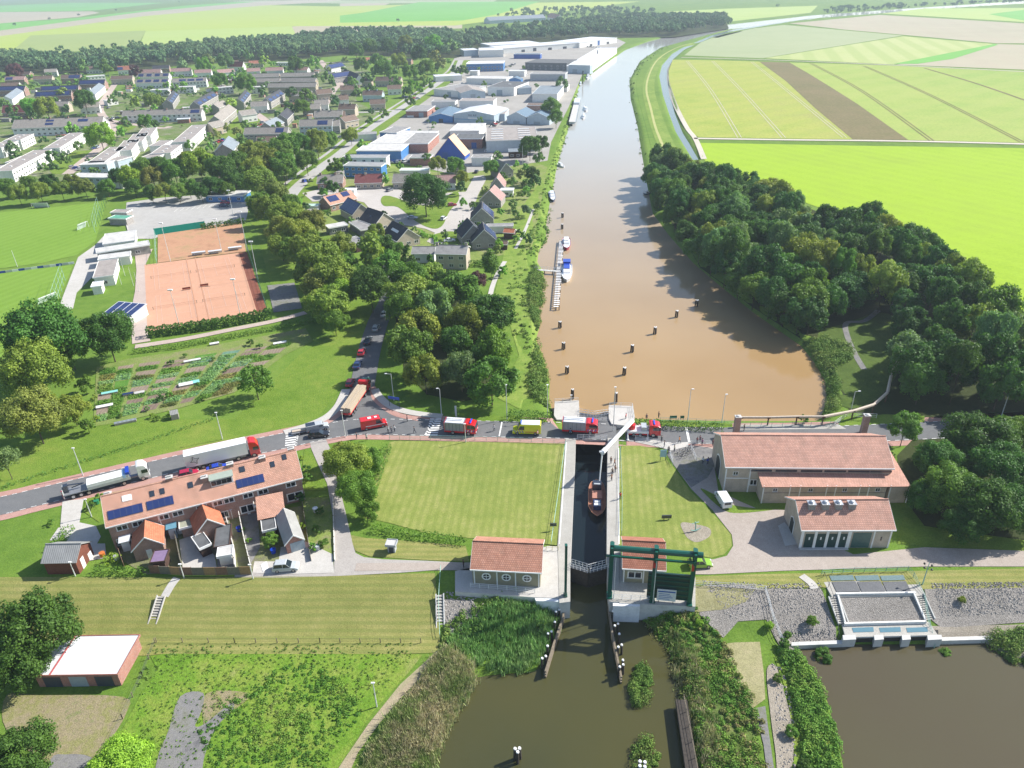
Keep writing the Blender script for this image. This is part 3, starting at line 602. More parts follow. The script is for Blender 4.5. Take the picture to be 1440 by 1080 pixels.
def tree_at(p,r,h,tone,kind,label,group=None,asp=1.,cat='tree',name='tree',trunk=True):
    TC[0]+=1; k=TC[0]; rr=random.Random(k)
    t=thing(name,label,cat,(p[0],p[1],p[2]-.05),rr.random()*6.28,group)
    me=CRM[kind+'%d'%(k%{'round':5,'big':3,'small':3,'far':3,'cone':1,'tall':2,'sparse':1}[kind])]
    rz=(h-max(.06*h,.25))*.5 if kind not in('round','big','sparse') else min(r*asp,h*.47)
    if kind in('cone',): s=(r*1.6,r*1.6,h*.48); zc=h*.5
    elif kind=='tall': s=(r*1.4,r*1.4,h*.42); zc=h*.53
    else: s=(r*rr.uniform(.93,1.08),r*rr.uniform(.93,1.08),rz*rr.uniform(.95,1.05)); zc=h-rz
    c=link('crown',me,t,(0,0,zc),rr.random()*6.28,s); f=rr.uniform(.82,1.2); tc=TONE[tone]; c.color=(tc[0]*f*rr.uniform(.85,1.15),tc[1]*f,tc[2]*f,1)
    if trunk: link('trunk',TRM[k%3],t,(0,0,0),0,(max(r*.55,1),max(r*.55,1),h*.62))
    return t
STF=[]
def tr(cx,cy,rp,tone='md',kind='round',label=None,hr=2.15,group=None,name='tree',cat='tree'):
    """tree from the centre and half-width of its crown in the photograph"""
    p=P(cx,cy,4); 
    for _ in range(6):
        r=rp/SC(p); h=hr*r; p=P(cx,cy,h-r*.95)
    if name=='tree' and cy<345 and rp<=10.5: STF.append((p.x,p.y,r,h,tone)); return None
    g=Vector((p.x,p.y,h1(p.x,p.y))); return tree_at(g,r,h,tone,kind,label or '%s tree'%TN[tone],group,name=name,cat=cat)
def scatter(pl,sp,seed,holes=()):
    rng=random.Random(seed); xs=[p[0] for p in pl]; ys=[p[1] for p in pl]; out=[]; n=int((max(xs)-min(xs))*(max(ys)-min(ys))/(sp*sp)*6)
    for _ in range(n):
        x,y=rng.uniform(min(xs),max(xs)),rng.uniform(min(ys),max(ys)); a=np.array([x]),np.array([y])
        if not inside(*a,pl)[0] or any(inside(*a,h)[0] for h in holes): continue
        if all((x-u)**2+(y-v)**2>sp*sp for u,v in out): out.append((x,y))
    return out
# woodland on the right bank
WOOD=poly([(915,262),(930,245),(985,262),(1050,278),(1110,305),(1150,330),(1225,345),(1300,378),(1345,418),(1385,478),(1440,545),(1560,585),(1560,600),(1440,592),(1330,585),(1265,580),(1268,520),(1272,480),(1262,450),(1235,440),(1190,452),(1150,470),(1115,468),(1065,432),(1012,392),(977,362),(945,322),(922,290)])
tn=['dk','bl','dk','md','dk','gy','bl','ol']; RW=random.Random(4)
GW='trees of the wood on the right river bank'
wl={'dk':'dark green broadleaf tree in the dense wood on the right river bank','bl':'blue-green broadleaf tree in the dense wood on the right river bank','md':'mid green broadleaf tree in the dense wood on the right river bank','gy':'grey-green willow-like tree in the dense wood on the right river bank','ol':'olive green tree in the dense wood on the right river bank'}
for x,y in scatter(WOOD,6.7,3):
    r=RW.uniform(3.9,7.3); t=RW.choice(tn); dr=sdist(np.array([x]),np.array([y]),RIVER)[0]; zn=('farthest up the river' if y>330 else 'above the mid river' if y>250 else 'behind the clearing' if y>185 else 'near the road')+(', waterside' if dr<14 else ', field side' if dr>38 else '')
    tree_at(Vector((x,y,0)),r,RW.uniform(10.5,17.5),t,'round',wl[t].replace('in the dense wood on the right river bank','in the right bank wood, '+zn),GW+' '+zn+' '+t,asp=1.25)
for i,(x,y) in enumerate([(922,285),(931,305),(943,328),(959,350),(977,369),(994,386),(1013,402),(1032,418),(1053,433),(1075,447),(1095,459),(1115,469),(1130,474)]):
    g=P(x+5,y-2); t=RW.choice(['dk','bl','dk','md']); tree_at(Vector((g.x,g.y,-.3)),RW.uniform(4.8,6),RW.uniform(10,13),t,'round','%s tree overhanging the water at the edge of the wood'%TN[t],'trees leaning over the river edge',asp=1.3)
# wood in the middle, left of the river
MID=poly([(566,432),(610,412),(640,418),(672,440),(700,480),(712,520),(716,552),(700,570),(668,578),(640,572),(600,560),(575,548),(560,505)])
ml={'dk':'dark green tree in the copse between side road and river','md':'mid green tree in the copse between side road and river','gy':'grey-green tree in the copse between side road and river','ol':'olive tree in the copse between side road and river'}
for x,y in scatter(MID,7.6,8): t=RW.choice(['md','dk','md','ol','gy','md']); tree_at(Vector((x,y,0)),RW.uniform(4.2,7.2),RW.uniform(9.5,15.5),t,'round',ml[t],'trees of the copse between road and river',asp=1.2)
# row along the old lane beside the tennis courts
GRW='trees in the olive row beside the tennis courts'
for i,(x,y,r,t) in enumerate([(352,212,17,'ol'),(372,228,20,'ol'),(392,215,18,'md'),(366,255,22,'ol'),(385,272,21,'br'),(378,292,21,'ol'),(402,305,22,'ol'),(398,325,22,'br'),(420,330,24,'ol'),(432,350,26,'ol'),(410,350,18,'md'),(452,368,29,'ol'),(470,392,28,'ol'),(450,400,24,'br'),(462,430,28,'ol'),(478,345,20,'ol'),(440,312,18,'br'),(478,412,20,'yl'),(356,238,18,'ol'),(398,238,18,'md'),(366,285,17,'md'),(412,300,17,'ol'),(424,312,16,'yl'),(395,345,18,'ol'),(436,378,22,'ol'),(486,372,20,'md'),(446,425,20,'ol'),(470,452,18,'md'),(408,285,14,'md')]):
    tr(x,y,r*1.13,t,'round',TN[t]+' tree in the row between tennis courts and lane',2.1,GRW)
T=tr
T(520,402,31,'dk','big','dark round tree standing at the bend of the shaded side road',2.3)
T(546,372,24,'md','round','mid green tree above the side road, right of the olive row')
T(520,345,20,'ol','tall','tall olive tree between the dark-roofed houses and the side road',3.2); T(536,350,22,'dk','round','dark green tree left of the flat-roofed villa'); T(575,395,30,'md','round','broad green tree below the flat-roofed villa'); T(606,372,14,'dk','cone','dark cone-shaped tree in front of the villa windows',3.0); T(573,360,15,'dk','cone','dark pointed conifer at the left end of the villa',3.)
T(597,271,34,'dk','big','very large dark round tree on the green of the cul-de-sac',2.)
T(670,395,16,'pu','round','purple-leaved small tree beside the grey footpath'); T(690,365,13,'md','tall','upright green tree right of the villa',3); T(655,400,14,'md','round','green garden tree left of the purple-leaved one'); T(707,380,9,'lt','small','little bright green bush at the top of the footpath',2)
T(358,536,29,'md','sparse','lone rounded tree on the grass below the allotments',2.0)
T(62,470,58,'dk','big','largest dark green tree left of the solar-panel hut',2.2); T(150,470,38,'dk','big','dark tree just below the solar-panel hut',2.1); T(95,488,30,'md','round','green tree between the two dark trees below the pitch')
T(50,520,50,'ol','big','broad olive green tree at the left edge below the playing field',2.1); T(45,582,44,'br','big','brownish-crowned broad tree at the left edge above the dike meadow',2.1); T(100,575,24,'ol','round','olive tree at the lower left corner of the allotments'); T(122,598,13,'md','small','small green tree at the corner of the allotments',2); T(118,540,15,'md','small','green shrub tree on the left side of the allotments',2); T(5,645,22,'gy','sparse','grey-green thin-leaved tree at the left edge beside the road',2.6)
T(487,650,33,'ol','big','tall olive tree beside the lane right of the brick terrace',2.5); T(500,685,30,'md','big','green tree overhanging the lane right of the brick terrace',2.4); T(522,648,20,'md','round','green tree at the top corner of the mown square lawn'); T(515,715,18,'md','round','green bush tree at the lower left corner of the mown lawn'); T(475,640,20,'ol','round','olive tree where the lane meets the main road')
T(45,870,62,'dk','big','big dark tree at the left edge beside the white-roofed garage',1.9); T(10,915,45,'dk','big','dark tree at the left edge below the biggest one',2.); T(20,1045,45,'dk','big','dark tree in the bottom left corner',1.9); T(165,1068,50,'yl','big','yellow-green shrub tree at the bottom edge beside the broken asphalt',1.3)
T(1274,598,25,'md','round','free-standing green tree behind the long brick pumping station',2.4)
for x,y,r,t,l in [(1375,620,45,'dk','big green tree right of the pumping station, nearest the road'),(1320,650,36,'dk','dark tree right of the low annex roof'),(1405,660,46,'dk','dark tree at the right edge below the road'),(1335,690,42,'md','green tree between annex and right edge'),(1385,715,46,'dk','deep green tree at the right edge above the brick path'),(1300,700,26,'dk','dark tree tucked behind the small brick hall'),(1432,715,40,'dk','dark tree cut by the right edge of the view'),(1355,740,30,'dk','lowest dark tree above the brick path'),(1425,610,30,'md','green tree at the right edge beside the road')]: T(x,y,r,t,'big',l,1.9)
T(1130,590,8,'md','small','small bush in front of the river railing',1.6)
# village trees: x,y,r,tone,label
VT='190,142,10,yl|213,141,12,ol|225,143,9,ol|25,272,14,ol|55,268,15,ol|85,265,14,ol|118,262,14,br|180,248,18,yl|215,250,18,br|150,262,13,md|245,240,22,md|280,230,26,yl|310,238,22,dk|335,228,18,md|300,262,16,dk|265,262,14,md|230,268,14,ol|165,248,14,dk|200,235,15,md|222,232,15,dk|262,225,15,ol|298,232,15,md|322,248,14,dk|345,245,15,md|188,262,13,md|212,270,13,dk|250,268,14,md|282,268,14,dk|318,266,12,md|40,258,14,md|70,256,14,dk|100,254,12,ol|8,262,14,md|390,180,11,md|372,210,13,ol|330,255,16,dk|140,190,21,yl|42,150,13,lt|65,152,18,ol|118,140,17,dk|88,130,9,ol|205,170,12,md|170,185,9,lt|400,205,22,md|420,203,20,md|445,200,20,ol|430,225,18,md|400,230,20,md|465,195,12,md|493,190,12,ol|510,205,9,lt|430,133,11,md|410,130,10,dk|425,150,12,md|408,152,10,dk|320,180,7,br|333,185,8,br|345,175,8,md|302,190,9,br|325,145,9,yl|310,112,12,md|345,115,14,md|335,118,10,dk|460,110,9,md|190,100,11,pu|90,95,9,dk|115,92,10,md|150,95,11,md|20,100,12,pu|255,92,10,gy|285,90,12,lt|293,84,10,ol|315,85,12,gy|372,85,8,yl|415,90,12,md|440,88,9,lt|5,145,8,md|60,215,7,md|80,215,6,md|75,235,8,dk|60,235,7,md|125,265,9,md|20,230,6,lt|145,175,8,md|90,225,9,md|110,205,8,md|470,140,8,dk|480,170,7,md|520,170,7,md|540,160,8,md|500,130,9,md|495,115,9,md|515,110,9,dk|520,125,7,dk|530,100,10,md'
TT=['village tree']; 
for i,s in enumerate(VT.split('|')):
    a=s.split(','); x,y,r=map(float,a[:3]); lab=TN[a[3]]+(' tree in the row along the far edge of the playing field' if y>228 and x<350 else ' tree beside the street among the grey-roofed far houses' if y>150 else ' tree between the rows of houses near the village edge')
    tr(x,y,r,a[3],'round' if r>11 else 'small',lab,2.2,'village trees: '+lab)
for s in '583,122,11,lt|600,118,10,md|577,143,8,md|540,95,14,md|560,85,13,ol|575,100,12,md|590,75,13,dk|600,95,12,md|612,80,11,br|620,90,10,br|555,115,10,md|530,85,12,md|508,90,12,md|570,60,12,ol|545,65,12,dk|520,65,12,md|500,70,12,md|610,60,14,lt|635,65,10,md|640,98,8,dk|652,98,8,dk|790,118,10,dk|776,150,15,md|782,165,12,md|745,205,17,dk|762,200,12,dk|758,222,10,md|700,220,9,md|680,120,6,md|600,222,8,md|615,230,13,ol|640,232,14,md|650,250,12,ol|690,235,12,md|735,245,9,br|748,245,12,dk|752,255,10,dk|720,255,8,md|648,262,10,dk|540,252,9,lt|488,225,10,md|467,262,11,dk|470,232,11,md|500,300,7,md|570,330,8,dk|540,300,5,md|582,322,5,md|652,285,7,lt|665,288,6,md|650,315,6,md|645,325,7,md|740,295,9,gy|700,345,9,lt|735,330,6,md|625,330,7,md|560,350,12,md|725,300,7,md|505,290,6,dk|530,325,14,ol|492,312,7,md|430,290,7,dk|455,255,8,dk|480,250,7,dk'.split('|'):
    a=s.split(','); x,y,r=map(float,a[:3]); lab=TN[a[3]]+(' tree in the gardens round the cul-de-sac' if y>215 else ' tree at the edge of the industrial yards' if x>640 else ' tree beside the through road at the village edge')
    tr(x,y,r,a[3],'round' if r>11 else 'small',lab,2.2,'trees: '+lab)
# hedges: box-like leafy masses
def hedge(name,pts,wd,ht,tone,label,z=0,dens=14,leaf=.16,group=None,world=False,cat='hedge'):
    pl=[Vector(p) for p in (pts if world else poly(pts,z))]; rng=np.random.default_rng(len(label)*7+int(abs(pl[0].x)*3)); Cc=[];Nn=[]
    base=Vector((pl[0].x,pl[0].y,h1(pl[0].x,pl[0].y)))
    for i in range(len(pl)-1):
        a,b=pl[i],pl[i+1]; L=(b-a).length; t=(b-a)/L; nn=Vector((-t.y,t.x)); n=int(L*(wd+2*ht)*dens)
        u=rng.random(n)*L; w=(rng.random(n)*(wd+2*ht)); off=np.where(w<ht,-wd/2,np.where(w<ht+wd,w-ht-wd/2,wd/2)); zz=np.where(w<ht,w,np.where(w<ht+wd,ht,wd+2*ht-w))
        lump=.12*np.sin(u*1.7)+.1*np.sin(u*4.1+1); off=off*(1+lump*.5)+rng.normal(size=n)*.06; zz=np.maximum(.03,zz*(1+lump*.6)+rng.normal(size=n)*.06)
        x=a.x+t.x*u+nn.x*off; y=a.y+t.y*u+nn.y*off; hh=H(x,y)
        Cc.append(np.stack([x-base.x,y-base.y,hh+zz-base.z],1)); nv=np.stack([np.where(w<ht,-nn.x,np.where(w<ht+wd,0,nn.x)),np.where(w<ht,-nn.y,np.where(w<ht+wd,0,nn.y)),np.where((w>=ht)&(w<ht+wd),1.,.2)],1)+rng.normal(size=(n,3))*.5; Nn.append(nv/np.linalg.norm(nv,axis=1,keepdims=True))
    C_=np.concatenate(Cc);N_=np.concatenate(Nn); v,q=leafquads(C_,N_,leaf,rng,.7)
    o=link(name,npmesh(name,v,q,FOL,rng.random(len(C_))),None,base); o.color=(*TONE[tone],1); return tag(o,label,cat,group)
def stufflow(name,pl,n,hts,leafs,tones,label,seed=1,clump=5,hscale=None,cat='plants',per=26,spread=.7,blade=False,wt=None,kind='stuff',zw=None):
    """one mass of plants over a polygon: many small leaf clumps or upright blades"""
    rng=np.random.default_rng(seed); a=np.array(pl); X=rng.uniform(a[:,0].min(),a[:,0].max(),n*6); Y=rng.uniform(a[:,1].min(),a[:,1].max(),n*6)
    k=inside(X,Y,pl); X=X[k][:n]; Y=Y[k][:n]; n=len(X); Z=H(X,Y)
    if zw is not None: Z=np.maximum(Z,zw)
    hh=rng.uniform(hts[0],hts[1],n); big=.5+.5*np.sin(X*.35+1)*np.sin(Y*.4); hh=hh*(.6+.7*big)
    ci=np.repeat(np.arange(n),per); m=len(ci)
    if blade:
        px=X[ci]+rng.normal(size=m)*spread; py=Y[ci]+rng.normal(size=m)*spread; z0=Z[ci]; hb=hh[ci]*(.6+.5*rng.random(m)); an=rng.random(m)*6.28; ln=rng.normal(size=(m,2))*.18*hb[:,None]
        wv=leafs*(.7+.6*rng.random(m)); dx=np.cos(an)*wv; dy=np.sin(an)*wv
        v=np.stack([np.stack([px-dx,py-dy,z0],1),np.stack([px+dx,py+dy,z0],1),np.stack([px+dx*.9+ln[:,0]*.5,py+dy*.9+ln[:,1]*.5,z0+hb*.6],1),np.stack([px+ln[:,0],py+ln[:,1],z0+hb],1)],1).reshape(-1,3); q=np.arange(m*4).reshape(m,4)
    else:
        d=rng.normal(size=(m,3)); d[:,2]=np.abs(d[:,2]); d/=np.linalg.norm(d,axis=1,keepdims=True); c=np.stack([X[ci],Y[ci],Z[ci]],1)+d*np.stack([spread*hh[ci],spread*hh[ci],hh[ci]],1)*(.75+.3*rng.random(m))[:,None]
        nr=d+rng.normal(size=(m,3))*.5; nr/=np.linalg.norm(nr,axis=1,keepdims=True); v,q=leafquads(c,nr,leafs,rng,.7)
    at=(rng.random(n)*.6)[ci]+.4*rng.random(m); o=link(name,npmesh(name,v,q,VEG[tones],at)); return tag(o,label,cat,None,kind)
def vegmat(name,stops,s1=.12,s2=1.1):
    m,nt,b=newmat(name); v=coords(nt,'pos'); n=noise(nt,v,s1,3,.6); n2=noise(nt,v,s2,4,.7)
    mm=nt.nodes.new('ShaderNodeMath'); mm.operation='ADD'; nt.links.new(n,mm.inputs[0]); nt.links.new(n2,mm.inputs[1]); hf=nt.nodes.new('ShaderNodeMath'); hf.operation='MULTIPLY'; nt.links.new(mm.outputs[0],hf.inputs[0]); hf.inputs[1].default_value=.5
    k=len(stops); col=ramp(nt,hf.outputs[0],[(.36+.28*i/(k-1),c) for i,c in enumerate(stops)]); at=nt.nodes.new('ShaderNodeAttribute'); at.attribute_name='leaf'
    col=mix(nt,col,ramp(nt,at.outputs['Fac'],[(0,(.6,.62,.6)),(1,(1.4,1.35,1.2))]),1.,'MULTIPLY'); nt.links.new(col,b.inputs['Base Color']); b.inputs['Roughness'].default_value=.7; b.inputs['Specular IOR Level'].default_value=.2
    tr_=nt.nodes.new('ShaderNodeBsdfTranslucent'); nt.links.new(col,tr_.inputs[0]); ms=nt.nodes.new('ShaderNodeMixShader'); ms.inputs[0].default_value=.2
    nt.links.new(b.outputs[0],ms.inputs[1]); nt.links.new(tr_.outputs[0],ms.inputs[2]); nt.links.new(ms.outputs[0],nt.nodes['Material Output'].inputs[0]); return m
VEG={'reed':vegmat('reed leaves',[(.15,.27,.06),(.27,.36,.13),(.48,.46,.29),(.58,.52,.38)]),'green':vegmat('bramble leaves',[(.06,.16,.025),(.1,.24,.035),(.17,.31,.05),(.25,.32,.08)]),'greenreed':vegmat('green reed leaves',[(.16,.33,.09),(.23,.42,.14),(.32,.45,.2)]),'wood':vegmat('far wood leaves',[(.08,.175,.085),(.12,.245,.11),(.18,.28,.12),(.14,.26,.15)],.02,.12),'bank':vegmat('bank leaves',[(.08,.18,.035),(.15,.26,.05),(.25,.3,.09)]),'dry':vegmat('dry weeds',[(.1,.16,.04),(.2,.22,.07),(.32,.26,.14)])}
SPIT=poly([(905,868),(950,858),(985,868),(1010,895),(1032,935),(1062,1000),(1078,1110),(985,1110),(975,1000),(955,930),(925,900)],-2.8)
stufflow('spit_greens',SPIT,650,(.3,1.0),.11,'green','low green weeds covering the spit beside the canal',21,per=70,spread=.9)
stufflow('bank_weeds',poly([(757,350),(768,300),(785,235),(800,175),(812,125),(800,160),(778,225),(757,285),(735,330),(722,380),(705,440),(740,500),(728,545),(748,560),(757,480),(750,430),(760,400)],-.5),900,(.25,.9),.22,'bank','weeds and low scrub on the grassy left river bank',22,per=30,spread=1.2)
# far woods as single masses
def wood(px,n,seed,label,h=(9,15),z=0,leaf=2.0,per=150):
    pl=poly(px,z); rng=np.random.default_rng(seed); a=np.array(pl); X=rng.uniform(a[:,0].min(),a[:,0].max(),n*8); Y=rng.uniform(a[:,1].min(),a[:,1].max(),n*8); k=inside(X,Y,pl); X=X[k][:n];Y=Y[k][:n]
    V=[];Q=[];A=[];o=0
    for i in range(len(X)):
        v,q,l=CR_['far%d'%(i%3)]; hh=rng.uniform(*h); rr=hh*rng.uniform(.33,.5); th=rng.random()*6.28; c,s=math.cos(th),math.sin(th)
        w=np.stack([(v[:,0]*c-v[:,1]*s)*rr+X[i],(v[:,0]*s+v[:,1]*c)*rr+Y[i],v[:,2]*hh*.48+hh*.5],1); V.append(w);Q.append(q+o);A.append(l*.6+.4*rng.random());o+=len(v)
    ob=link('woodland',npmesh('woodland',np.concatenate(V),np.concatenate(Q),VEG['wood'],np.concatenate(A))); return tag(ob,label,'woodland',None,'stuff')
wood([(-120,90),(0,98),(60,104),(150,104),(200,95),(280,88),(400,84),(480,76),(560,78),(640,70),(640,52),(560,50),(480,50),(400,62),(300,68),(200,78),(100,90),(60,86),(-120,78)],1150,1,'long belt of mixed woodland behind the village',(13,19))
wood([(560,84),(640,80),(700,62),(860,52),(950,50),(1025,38),(1020,28),(940,28),(850,30),(700,46),(640,56),(560,66)],700,2,'woodland belt behind the white industrial halls',(13,18))
wood([(700,24),(720,18),(870,12),(940,20),(935,26),(880,27),(790,30),(780,26),(700,28)],150,3,'far clump of woodland behind the long grey barn')
wood([(1150,20),(1160,13),(1300,8),(1440,2),(1440,5),(1300,12),(1170,21)],120,4,'thin line of distant trees at the top right',(7,12))
for i,(x,y) in enumerate([(252,2),(163,14),(111,21),(70,27),(21,35),(1093,9),(560,30)]):
    g=G(x,y+2); tree_at(g,4.5,9,'dk','far','single small tree standing in the far open fields',"lone trees in the far fields")
# reeds and brambles
stufflow('reed_bed',poly([(625,905),(680,870),(725,850),(760,852),(786,862),(782,890),(770,915),(758,935),(725,948),(690,945),(665,935)],-3.2),480,(.8,1.7),.05,'greenreed','green reed bed standing in the water left of the lock mouth',3,per=26,spread=.35,blade=True,zw=ZS)
stufflow('reed_bed',poly([(628,918),(662,940),(664,960),(652,985),(636,1010),(618,1045),(596,1110),(505,1110),(525,1060),(556,1010),(588,970),(608,935)],-3.2),1900,(1.0,2.0),.055,'reed','tan and grey reeds along the left bank of the canal',4,per=28,spread=.4,blade=True,zw=ZS)
stufflow('bramble_bank',poly([(628,880),(650,868),(690,850),(740,842),(700,870),(660,900),(635,930),(620,935),(618,905)],-2.5),200,(.3,1.0),.11,'bank','green brambles on the slope below the left quay',5,per=90)
stufflow('bramble_thicket',poly([(360,965),(390,940),(440,930),(470,950),(500,985),(505,1010),(470,1060),(440,1110),(300,1110),(280,1030),(300,1000)],-2.8),650,(.1,.5),.10,'green','green bramble thicket in the lower left meadow',6,per=60,spread=1.3)
stufflow('meadow_tufts',poly([(215,905),(592,905),(560,950),(500,1010),(450,1080),(200,1080),(190,960)],-2.8),1500,(.1,.35),.09,'bank','tufts of lush grass and weeds in the lower left meadow',7,per=16)
stufflow('bank_scrub',poly([(905,868),(950,858),(990,872),(1015,900),(1040,940),(1070,1000),(1085,1110),(1000,1110),(985,1040),(970,990),(945,950),(925,905)],-2.8),260,(.4,1.1),.12,'dry','tangled green and dry scrub on the spit right of the lock mouth',8,per=70)
stufflow('bank_scrub',poly([(940,890),(960,885),(985,940),(1005,1000),(1010,1110),(985,1110),(965,1000),(950,950)],-3),110,(.8,1.6),.05,'reed','dry reeds along the water on the spit',9,per=40,blade=True,spread=.4)
stufflow('bank_scrub',poly([(1095,915),(1118,915),(1145,950),(1165,990),(1180,1050),(1192,1110),(1125,1110),(1128,1040),(1112,975)],-3),520,(.4,1.3),.12,'green','bright green scrub along the left shore of the outfall pool',10,per=70)
stufflow('bank_scrub',poly([(1385,900),(1420,890),(1500,890),(1500,940),(1440,935),(1415,928)],-3.3),200,(.6,1.6),.12,'bank','bushy bank at the right end of the outfall pool',11,per=80)
stufflow('bank_scrub',poly([(905,935),(912,940),(916,970),(908,990),(893,992),(886,965),(893,940)],ZS),90,(.7,1.6),.1,'bank','small bushy islet in the canal beside the right guide wall',12,per=90,zw=ZS)
stufflow('bank_scrub',poly([(900,1040),(915,1038),(925,1060),(925,1110),(890,1110),(888,1060)],ZS),60,(.6,1.3),.1,'bank','second bushy islet at the bottom edge of the canal',13,per=90,zw=ZS)
stufflow('bank_scrub',poly([(757,470),(745,520),(745,560),(770,575),(772,540),(765,505),(755,475),(762,430),(768,395),(752,375),(742,400),(745,440)],-.5),520,(.5,1.7),.16,'bank','reeds and bushes along the left river bank above the lock',14,per=60)
stufflow('bank_scrub',poly([(762,350),(775,318),(783,290),(775,287),(765,315),(755,345)],-.5),60,(.5,1.4),.16,'green','green bank bushes beside the upper moorings',15,per=60)
stufflow('bank_scrub',poly([(885,140),(893,180),(900,215),(908,262),(918,262),(908,212),(899,178),(892,140),(892,112),(910,88),(940,68),(936,65),(900,84),(884,112)],-.5),420,(.5,1.4),.3,'bank','reed fringe along the right bank of the far river',16,per=40)
stufflow('bank_scrub',poly([(1130,482),(1160,478),(1195,490),(1198,505),(1175,520),(1178,550),(1175,580),(1160,590),(1166,560),(1163,532),(1148,505)],-.5),400,(.6,1.9),.15,'bank','bushes along the curved right river bank above the sluice',17,per=70)
stufflow('bank_scrub',poly([(820,105),(830,108),(815,140),(806,180),(793,225),(786,222),(798,178),(806,140)],-.5),160,(.4,1.2),.3,'bank','low scrub on the left bank along the industrial quay',18,per=40)
hedge('hedge',[(208,474),(300,462),(382,447)],2.4,2.6,'dk','tall dark clipped hedge along the near side of the tennis courts',leaf=.27)
hedge('hedge',[(188,497),(250,490),(330,475),(420,458),(455,448)],1.2,1.3,'md','long low hedge between tennis-club path and allotments')
hedge('hedge',[(523,745),(560,752),(600,757),(655,765)],1.6,1.1,'md','ragged hedge along the lower edge of the square lawn')
hedge('hedge',[(518,735),(521,700),(536,655),(545,630)],1.8,1.2,'md','overgrown hedge on the left side of the square lawn')
hedge('hedge',[(714,588),(745,590),(775,592)],2.2,1.7,'dk','clipped dark hedge beside the road left of the lock')
hedge('hedge',[(893,598),(950,602),(1018,606)],2.0,1.3,'dk','clipped hedge between the road and the river, right of the lock')
hedge('hedge',[(133,806),(208,808)],1.1,1.2,'md','clipped garden hedge beside the brown shed'); hedge('hedge',[(148,795),(172,786)],1.5,1.4,'yl','yellowish garden hedge between shed and first garden')
hedge('hedge',[(78,775),(100,745)],1.6,1.3,'md','short hedge behind the brown shed')
hedge('hedge',[(423,283),(421,295),(427,305),(435,312)],1.6,1.6,'lt','curved bright hedge round the corner garden',leaf=.3,dens=8); hedge('hedge',[(438,308),(465,298)],1.2,1.4,'md','short straight hedge in the corner garden',leaf=.3,dens=8)
hedge('hedge',[(590,327),(600,334),(612,335),(614,345)],1.2,1.2,'lt','bright low hedge at the bottom of the cul-de-sac',leaf=.3,dens=8)
hedge('hedge',[(640,372),(700,376)],1.5,1.8,'dk','dark hedge right of the villa',leaf=.25,dens=9)
hedge('hedge',[(432,240),(445,236)],1.2,1.2,'md','low hedge beside the through road',leaf=.3,dens=6)
hedge('hedge',[(0,688),(60,668),(150,640),(240,610),(300,590)],.9,.5,'fg','line of taller weeds along the dike meadow',dens=7)
for i,(x,y,r,t) in enumerate([(1145,860,9,'md'),(1182,898,0,'md'),(1085,865,7,'yl'),(1107,888,9,'md'),(1165,892,15,'md'),(1340,890,9,'md'),(1112,875,6,'md'),(1355,838,6,'ol'),(985,862,6,'yl'),(1080,935,0,'md'),(1098,935,8,'md'),(1118,1010,10,'md'),(1135,1060,13,'dk'),(1110,1075,10,'gy'),(380,760,13,'md'),(1140,470,0,'md')]):
    if r: tr(x,y,r,t,'round',['round green bush on the rubble slope above the outfall','','yellowish bush beside the white handrail','green bush below the white handrail','wide bush on the wall left of the outfall','bush right of the outfall steps','little bush beside the shingle path top','tiny olive bush on the right rubble slope','yellow-green bush under the green lift frame','','dark bush on the shingle path','dark bush between shingle path and pool','biggest dark bush on the pool shore','grey-green bush at the bottom of the shingle path','leafy green tree in the terrace back gardens',''][i],1.7 if i!=14 else 2.,name='bush' if i!=14 else 'tree',cat='bush' if i!=14 else 'tree')
for i,(x,y,r,t) in enumerate([(445,745,8,'md'),(425,740,7,'yl'),(455,765,9,'md'),(440,770,8,'lt'),(430,660,7,'dk'),(432,672,8,'md'),(420,700,10,'dk'),(412,745,6,'md'),(340,745,5,'md'),(350,760,5,'lt'),(140,700,7,'md'),(128,712,7,'dk'),(72,735,6,'md'),(425,645,5,'yl'),(450,720,7,'dk')]):
    tr(x,y,r,t,'small','%s garden shrub beside the brick terrace'%TN[t],1.6,'garden shrubs round the brick terrace',name='shrub',cat='shrub')
# ================= BUILDINGS =================
GLASS=plain('window glass',(.03,.04,.055),.08,0,.9,0); FRAME=plain('white window frame',(.75,.75,.73),.5,var=.05)
WTRIM=plain('white fascia',(.78,.78,.76),.45,var=.08); DGLASS=plain('dark glass',(.015,.02,.03),.12,0,.8,0)
def _solar():
    m,nt,b=newmat('solar panel'); br=nt.nodes.new('ShaderNodeTexBrick'); nt.links.new(coords(nt,'obj'),br.inputs[0]); br.offset=0
    br.inputs['Scale'].default_value=1; br.inputs['Brick Width'].default_value=1.; br.inputs['Row Height'].default_value=1.65; br.inputs['Mortar Size'].default_value=.02
    br.inputs['Color1'].default_value=(.02,.035,.12,1); br.inputs['Color2'].default_value=(.028,.05,.16,1); br.inputs['Mortar'].default_value=(.09,.1,.14,1)
    nt.links.new(br.outputs[0],b.inputs['Base Color']); b.inputs['Roughness'].default_value=.18; b.inputs['Specular IOR Level'].default_value=.6; MATS['solar']=m; return m
SOLAR=_solar()
